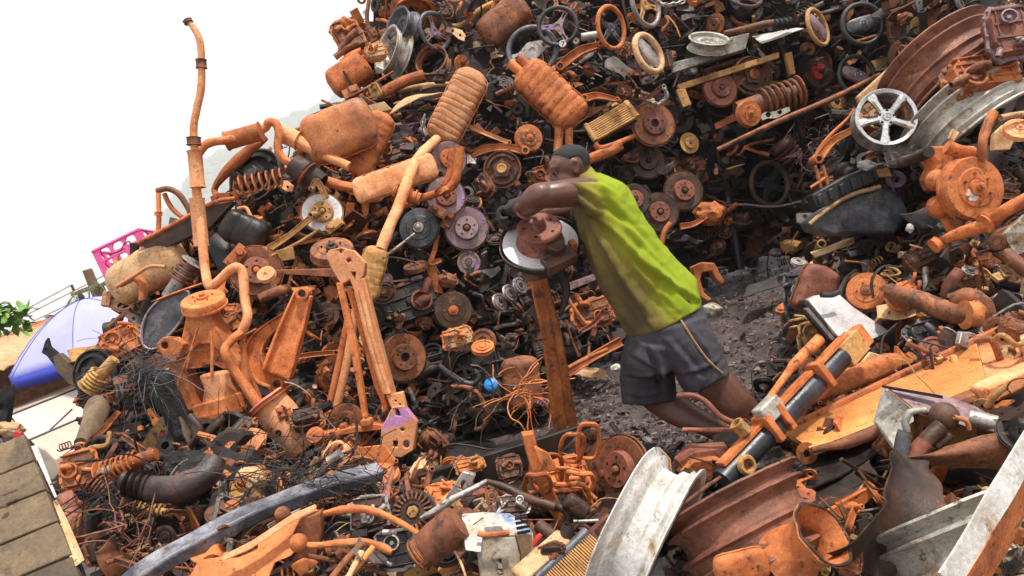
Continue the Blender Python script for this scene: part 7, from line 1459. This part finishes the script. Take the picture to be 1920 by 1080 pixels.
def van():
    c = P(20, 735, 16.0); M['vanwhite'] = mat('pale_blue_white_paint', [(.55,.62,.66),(.66,.72,.75)], scale=3, bump=.05, rnd_v=0)
    o = thing('parked_van', 'pale blue white car roof| behind the tan pickup car', 'car', Matrix.Translation((c[0]-.3, c[1], -.9)) @ Matrix.Rotation(math.radians(-30), 4, 'Z'), None, (30, 720, 40)); prof = [(-2,.4),(-2,1.0),(-1.6,1.5),(.6,1.52),(1.2,1.05),(2.1,.95),(2.1,.4)]
    G().rings([np.array([(x, y, z) for x, z in prof]) for y in (-.85, .85)]).build('body', 'vanwhite', o, bev=.06)
    for s in (-1, 1): G().plate([(-1.5,1.4),(.5,1.4),(.95,1.05),(-1.75,1.05)], -.01, .01, (), arr(Matrix.Translation((0, s*.86, 0)) @ Matrix.Rotation(math.pi/2, 4, 'X'))).build('side_window', 'black', o)
    G().plate([(0,-.7),(.6,-.75),(.6,.75),(0,.7)], 0, .012, (), arr(Matrix.Translation((.66,0,1.48)) @ Matrix.Rotation(math.radians(38), 4, 'Y'))).build('windscreen', 'silver', o)
    for x in (-1.3, 1.3):
        for s in (-1, 1): G().tube([(x, s*.7, .33), (x, s*.88, .33)], .33, 24, 1).build('wheel', 'rubber', o)
van()
def stall_shed(x, y, d, wd, dp, hh, m, label, wallm):
    c = P(x, y, d); o = thing('market_shed', label, 'shed', [c[0], c[1], -.9], None, (x, y, 40)); z = c[2]; g = G()
    N = 40; V = []; Fs = []
    for i in range(N+1):
        for j in (0, 1): V.append((c[0]-wd/2+wd*i/N, c[1]+(j-.5)*dp, z+(.35 if j else -.1)+.03*math.sin(i*2.4)))
    for i in range(N): Fs.append([2*i, 2*i+2, 2*i+3, 2*i+1])
    e = G().add(V, Fs).build('roof', m, o, rel=True); s = e.modifiers.new('sheet', 'SOLIDIFY'); s.thickness = .02
    G().box((c[0], c[1]+dp*.35, z/2-.5), (wd*.96, .08, z+.8)).build('wall', wallm, o, rel=True)
    for sx in (-1, 1): G().box((c[0]+sx*wd*.45, c[1]-dp*.42, z/2-.55), (.09, .09, z+.7)).build('post', 'wood', o, rel=True)
stall_shed(25,650,15,7,4,2.4,'orange','low shed with a rusty tin roof| far left behind the parasol','cream')
stall_shed(60,640,22,9,6,3.0,'alu','long shed with a pale grey tin roof| beyond the rusty roofed shed','cream')
stall_shed(20,668,13,4,3,1.9,'cream','small stall with a cream roof| nearest below the rusty roofed shed','rust')
def pole():
    a, b = P(157, 508, 14.0), P(184, 556, 14.0); base = np.array([b[0], b[1], -.9]); o = thing('utility_pole', 'brown wooden utility pole| behind the parasol', 'utility pole', base, None, (168, 530, 25)); top = np.array([b[0], b[1], a[2]])
    G().tube([base, top], [.11, .085], 12, 1).build('shaft', 'wood', o, rel=True)
    for k, dz in enumerate((.35, .65)): G().tube([top+[-.45, 0, -dz], top+[.45, 0, -dz]], .035, 8, 1).build('crossarm', 'wood', o, rel=True)
    for dz in (.3, .6):
        for s in (-.38, -.05, .38): G().tube([top+[s, 0, -dz], top+[s, 0, -dz+.12]], .025, 8, 1).build('insulator', 'dim', o, rel=True)
    lab = ['uppermost','second','third','lowest']
    for i, (s, dz) in enumerate(((-.38,.18),(.38,.18),(-.38,.48),(.38,.48))):
        p = top+np.array([s, 0, -dz]); q = p+np.array([-30, 8, -1.2+.5*i]); pts = [p+(q-p)*t+np.array([0, 0, -1.6*t*(1-t)*2]) for t in np.linspace(0, 1, 14)]
        solo(G().tube(pts, .010, 5, 1), 'power_line', 'steel', lab[i]+' overhead wire| from the wooden pole across the sky', 'wire', (90, 560+20*i, 10))
pole()
M['leaf'] = mat('leaf_green', [(.06,.14,.02),(.15,.30,.04),(.27,.42,.09)], scale=5, rough=(.4,.6), bump=0, rnd_v=0)
M['palm'] = mat('palm_green', [(.10,.16,.07),(.16,.22,.11)], scale=5, bump=0, rnd_v=0)
def leaf_tree():
    d = 6.0; c = P(-60, 600, d); o = thing('tree', 'broad leaved tree| reaching in at the left edge over the shed roofs', 'tree', [c[0]-.5, c[1], -.9], None, (30, 590, 40)); base = np.array([c[0]-.5, c[1], -.9]); R = random.Random(9); g = G()
    G().tube([base, base+[.05, 0, 1.2], [c[0]-.4, c[1], c[2]+.1]], [.10,.08,.05], 10, 4).build('trunk', 'wood', o, rel=True)
    lv = G()
    for k in range(9):
        e = P(R.uniform(5, 62), R.choice([R.uniform(568, 600), R.uniform(578, 612)]), d+R.uniform(-.3, .3)) if k < 6 else P(R.uniform(-260, -40), R.uniform(470, 620), d+R.uniform(-.5, .5)); s = np.array([c[0]-.4, c[1], c[2]]); m = (s+e)/2+[0, 0, .06]; G().tube([s, m, e], [.02,.012,.005], 6, 4).build('limb', 'wood', o, rel=True)
        for q in range(70):
            t = R.uniform(.35, 1.02); p = (1-t)**2*s+2*t*(1-t)*m+t*t*e+np.array([R.gauss(0, .05), R.gauss(0, .07), R.gauss(0, .045)]); ax = unit(np.array([R.gauss(.35, .6), R.gauss(0, .6), R.gauss(-.25, .45)])); n = unit(np.cross(ax, [R.gauss(0, .4), R.gauss(0, .4), 1])); L = R.uniform(.06, .12); w = L*.27; u = np.cross(n, ax)
            lv.add([p, p+ax*L*.4+n*w+u*.006, p+ax*L*.75+n*w*.8, p+ax*L, p+ax*L*.75-n*w*.8, p+ax*L*.4-n*w+u*.006, p+ax*L*.5-u*.008], [[0,1,6],[1,2,6],[2,3,6],[3,4,6],[4,5,6],[5,0,6]])
    lv.build('crown', 'leaf', o, rel=True)
leaf_tree()
def palm():
    d = 13.0; c = P(185, 540, d); base = np.array([c[0], c[1], -.9]); o = thing('palm_tree', 'feathery palm top| showing behind the wooden pole', 'palm tree', base, None, (185, 535, 25)); R = random.Random(2)
    G().tube([base, base+[.1, 0, 1.2], c], [.14,.11,.09], 10, 4).build('trunk', 'wood', o, rel=True); g = G()
    for k in range(13):
        a = 2*math.pi*k/13; dr = np.array([math.cos(a), math.sin(a), 0]); pts = [c+dr*.62*t+np.array([0, 0, .42*t-.62*t*t]) for t in np.linspace(0, 1, 9)]; g.tube(pts, .008, 5, 1)
        for i in range(1, 9):
            for s in (-1, 1):
                sd = np.cross(dr, [0, 0, 1])*s; p = pts[i]; q = p+sd*.16+dr*.08+np.array([0, 0, -.08]); g.add([p, p+dr*.02, q], [[0,1,2]])
    g.build('crown', 'palm', o, rel=True)
palm()
def cart():
    """plank top of a handcart, seen from above at the lower left"""
    A, B, C, E = P(-60,855,2.62), P(44,812,2.66), P(160,1110,2.2), P(-60,1205,2.1); o = thing('plank_table', 'worn plank table top with a knot hole| in the bottom left corner', 'table', E, None, (60, 960, 90))
    nn = unit(np.cross(B-A, E-A)); nn = nn if nn[2] > 0 else -nn; g = G(); n = 5
    for k in range(n):
        t0, t1 = k/n+.006, (k+1)/n-.006; lf = lambda t: A+(E-A)*t; rt = lambda t: B+(C-B)*t; q = [lf(t0), rt(t0), rt(t1), lf(t1)]; L = []
        for i in range(13):
            s = i/12; L.append(np.array([q[0]*(1-s)+q[1]*s, q[3]*(1-s)+q[2]*s, q[3]*(1-s)+q[2]*s-nn*.03, q[0]*(1-s)+q[1]*s-nn*.03]))
        G().rings(L).dent(.0025, 5, k).build('plank', 'wood', o, rel=True, bev=.003)
    c = P(68, 1015, 2.38)+nn*.012; M4 = np.eye(4); M4[:3, 0] = unit(B-A); M4[:3, 2] = nn; M4[:3, 1] = np.cross(nn, unit(B-A)); M4[:3, 3] = c
    G().lathe([(.002,-.002),(.024,-.001),(.028,.003),(.020,.004),(.002,.001)], 14, M4).build('knot', 'hole', o, rel=True)
    px_part('edge_board', [(35,848),(61,835),(99,936),(77,948),(72,930),(66,928),(64,915)], 2.55, .025, 'white', (), (0,-.145), .003, .003)(o)
    px_part('worn_edge_board', [(78,950),(100,939),(118,980),(150,1056),(140,1064),(108,1010)], 2.37, .025, 'cream', (), (0,-.17), .003, .006)(o)
    V = [A-nn*.035, B-nn*.035, C-nn*.035, E-nn*.035]; G().add([*V, *[v-nn*.03 for v in V]], [[0,1,2,3],[7,6,5,4],[0,4,5,1],[1,5,6,2],[2,6,7,3],[3,7,4,0]]).build('gap_shade_board', 'hole', o, rel=True)  # added dark board; stands in for shade between the planks
    for k, (x, y) in enumerate(((22,935),(35,930),(18,958),(110,915))): c = P(x, y, 2.5-.0013*(y-900))+nn*.03; G().ball(c, .012, 8, 6, (1,1,.35)).build('nail_spot', 'dim', o, rel=True)
    for k, (x, y) in enumerate([(0, 850), (100, 1060)]): p = P(x, y+30, 2.75); G().box((p[0], p[1], p[2]/2-.1), (.06, .06, p[2]-.2)).build('leg', 'wood', o, rel=True)
cart()
panel('board',[(28,808),(38,812),(42,835),(30,845),(22,825)],'redrag','orange red flap| behind the white edge of the plank table','flap',3.4,.02)
blob(4,775,34,100,'dark covered bundle| between the cars at the left edge','bundle','bundle','black',6.0,seed=15)
blob(18,805,50,28,'buff rounded bundle| on the plank table at the left edge','bundle','bundle','cream',3.6,seed=16)
blob(118,980,60,110,'mauve rubbish slope| beside the white edge of the plank table','rubbish','rubbish','red',3.2,seed=17,amp=.4)
# ------------------------------------------------------------------ the air: far things fade
def haze():
    g = G().box((-100, 800, 140), (1800, 1720, 290)); m = bpy.data.materials.new('air'); m.use_nodes = True; nt = m.node_tree; nt.nodes.clear()
    v = nt.nodes.new('ShaderNodeVolumePrincipled'); v.inputs['Color'].default_value = (.97, .98, 1, 1); v.inputs['Density'].default_value = .00075; v.inputs['Anisotropy'].default_value = 0.0
    o = nt.nodes.new('ShaderNodeOutputMaterial'); nt.links.new(v.outputs[0], o.inputs['Volume']); setting(g, 'haze', m, 'stuff', 'pale haze in the air over the yard and the far hill')
haze()
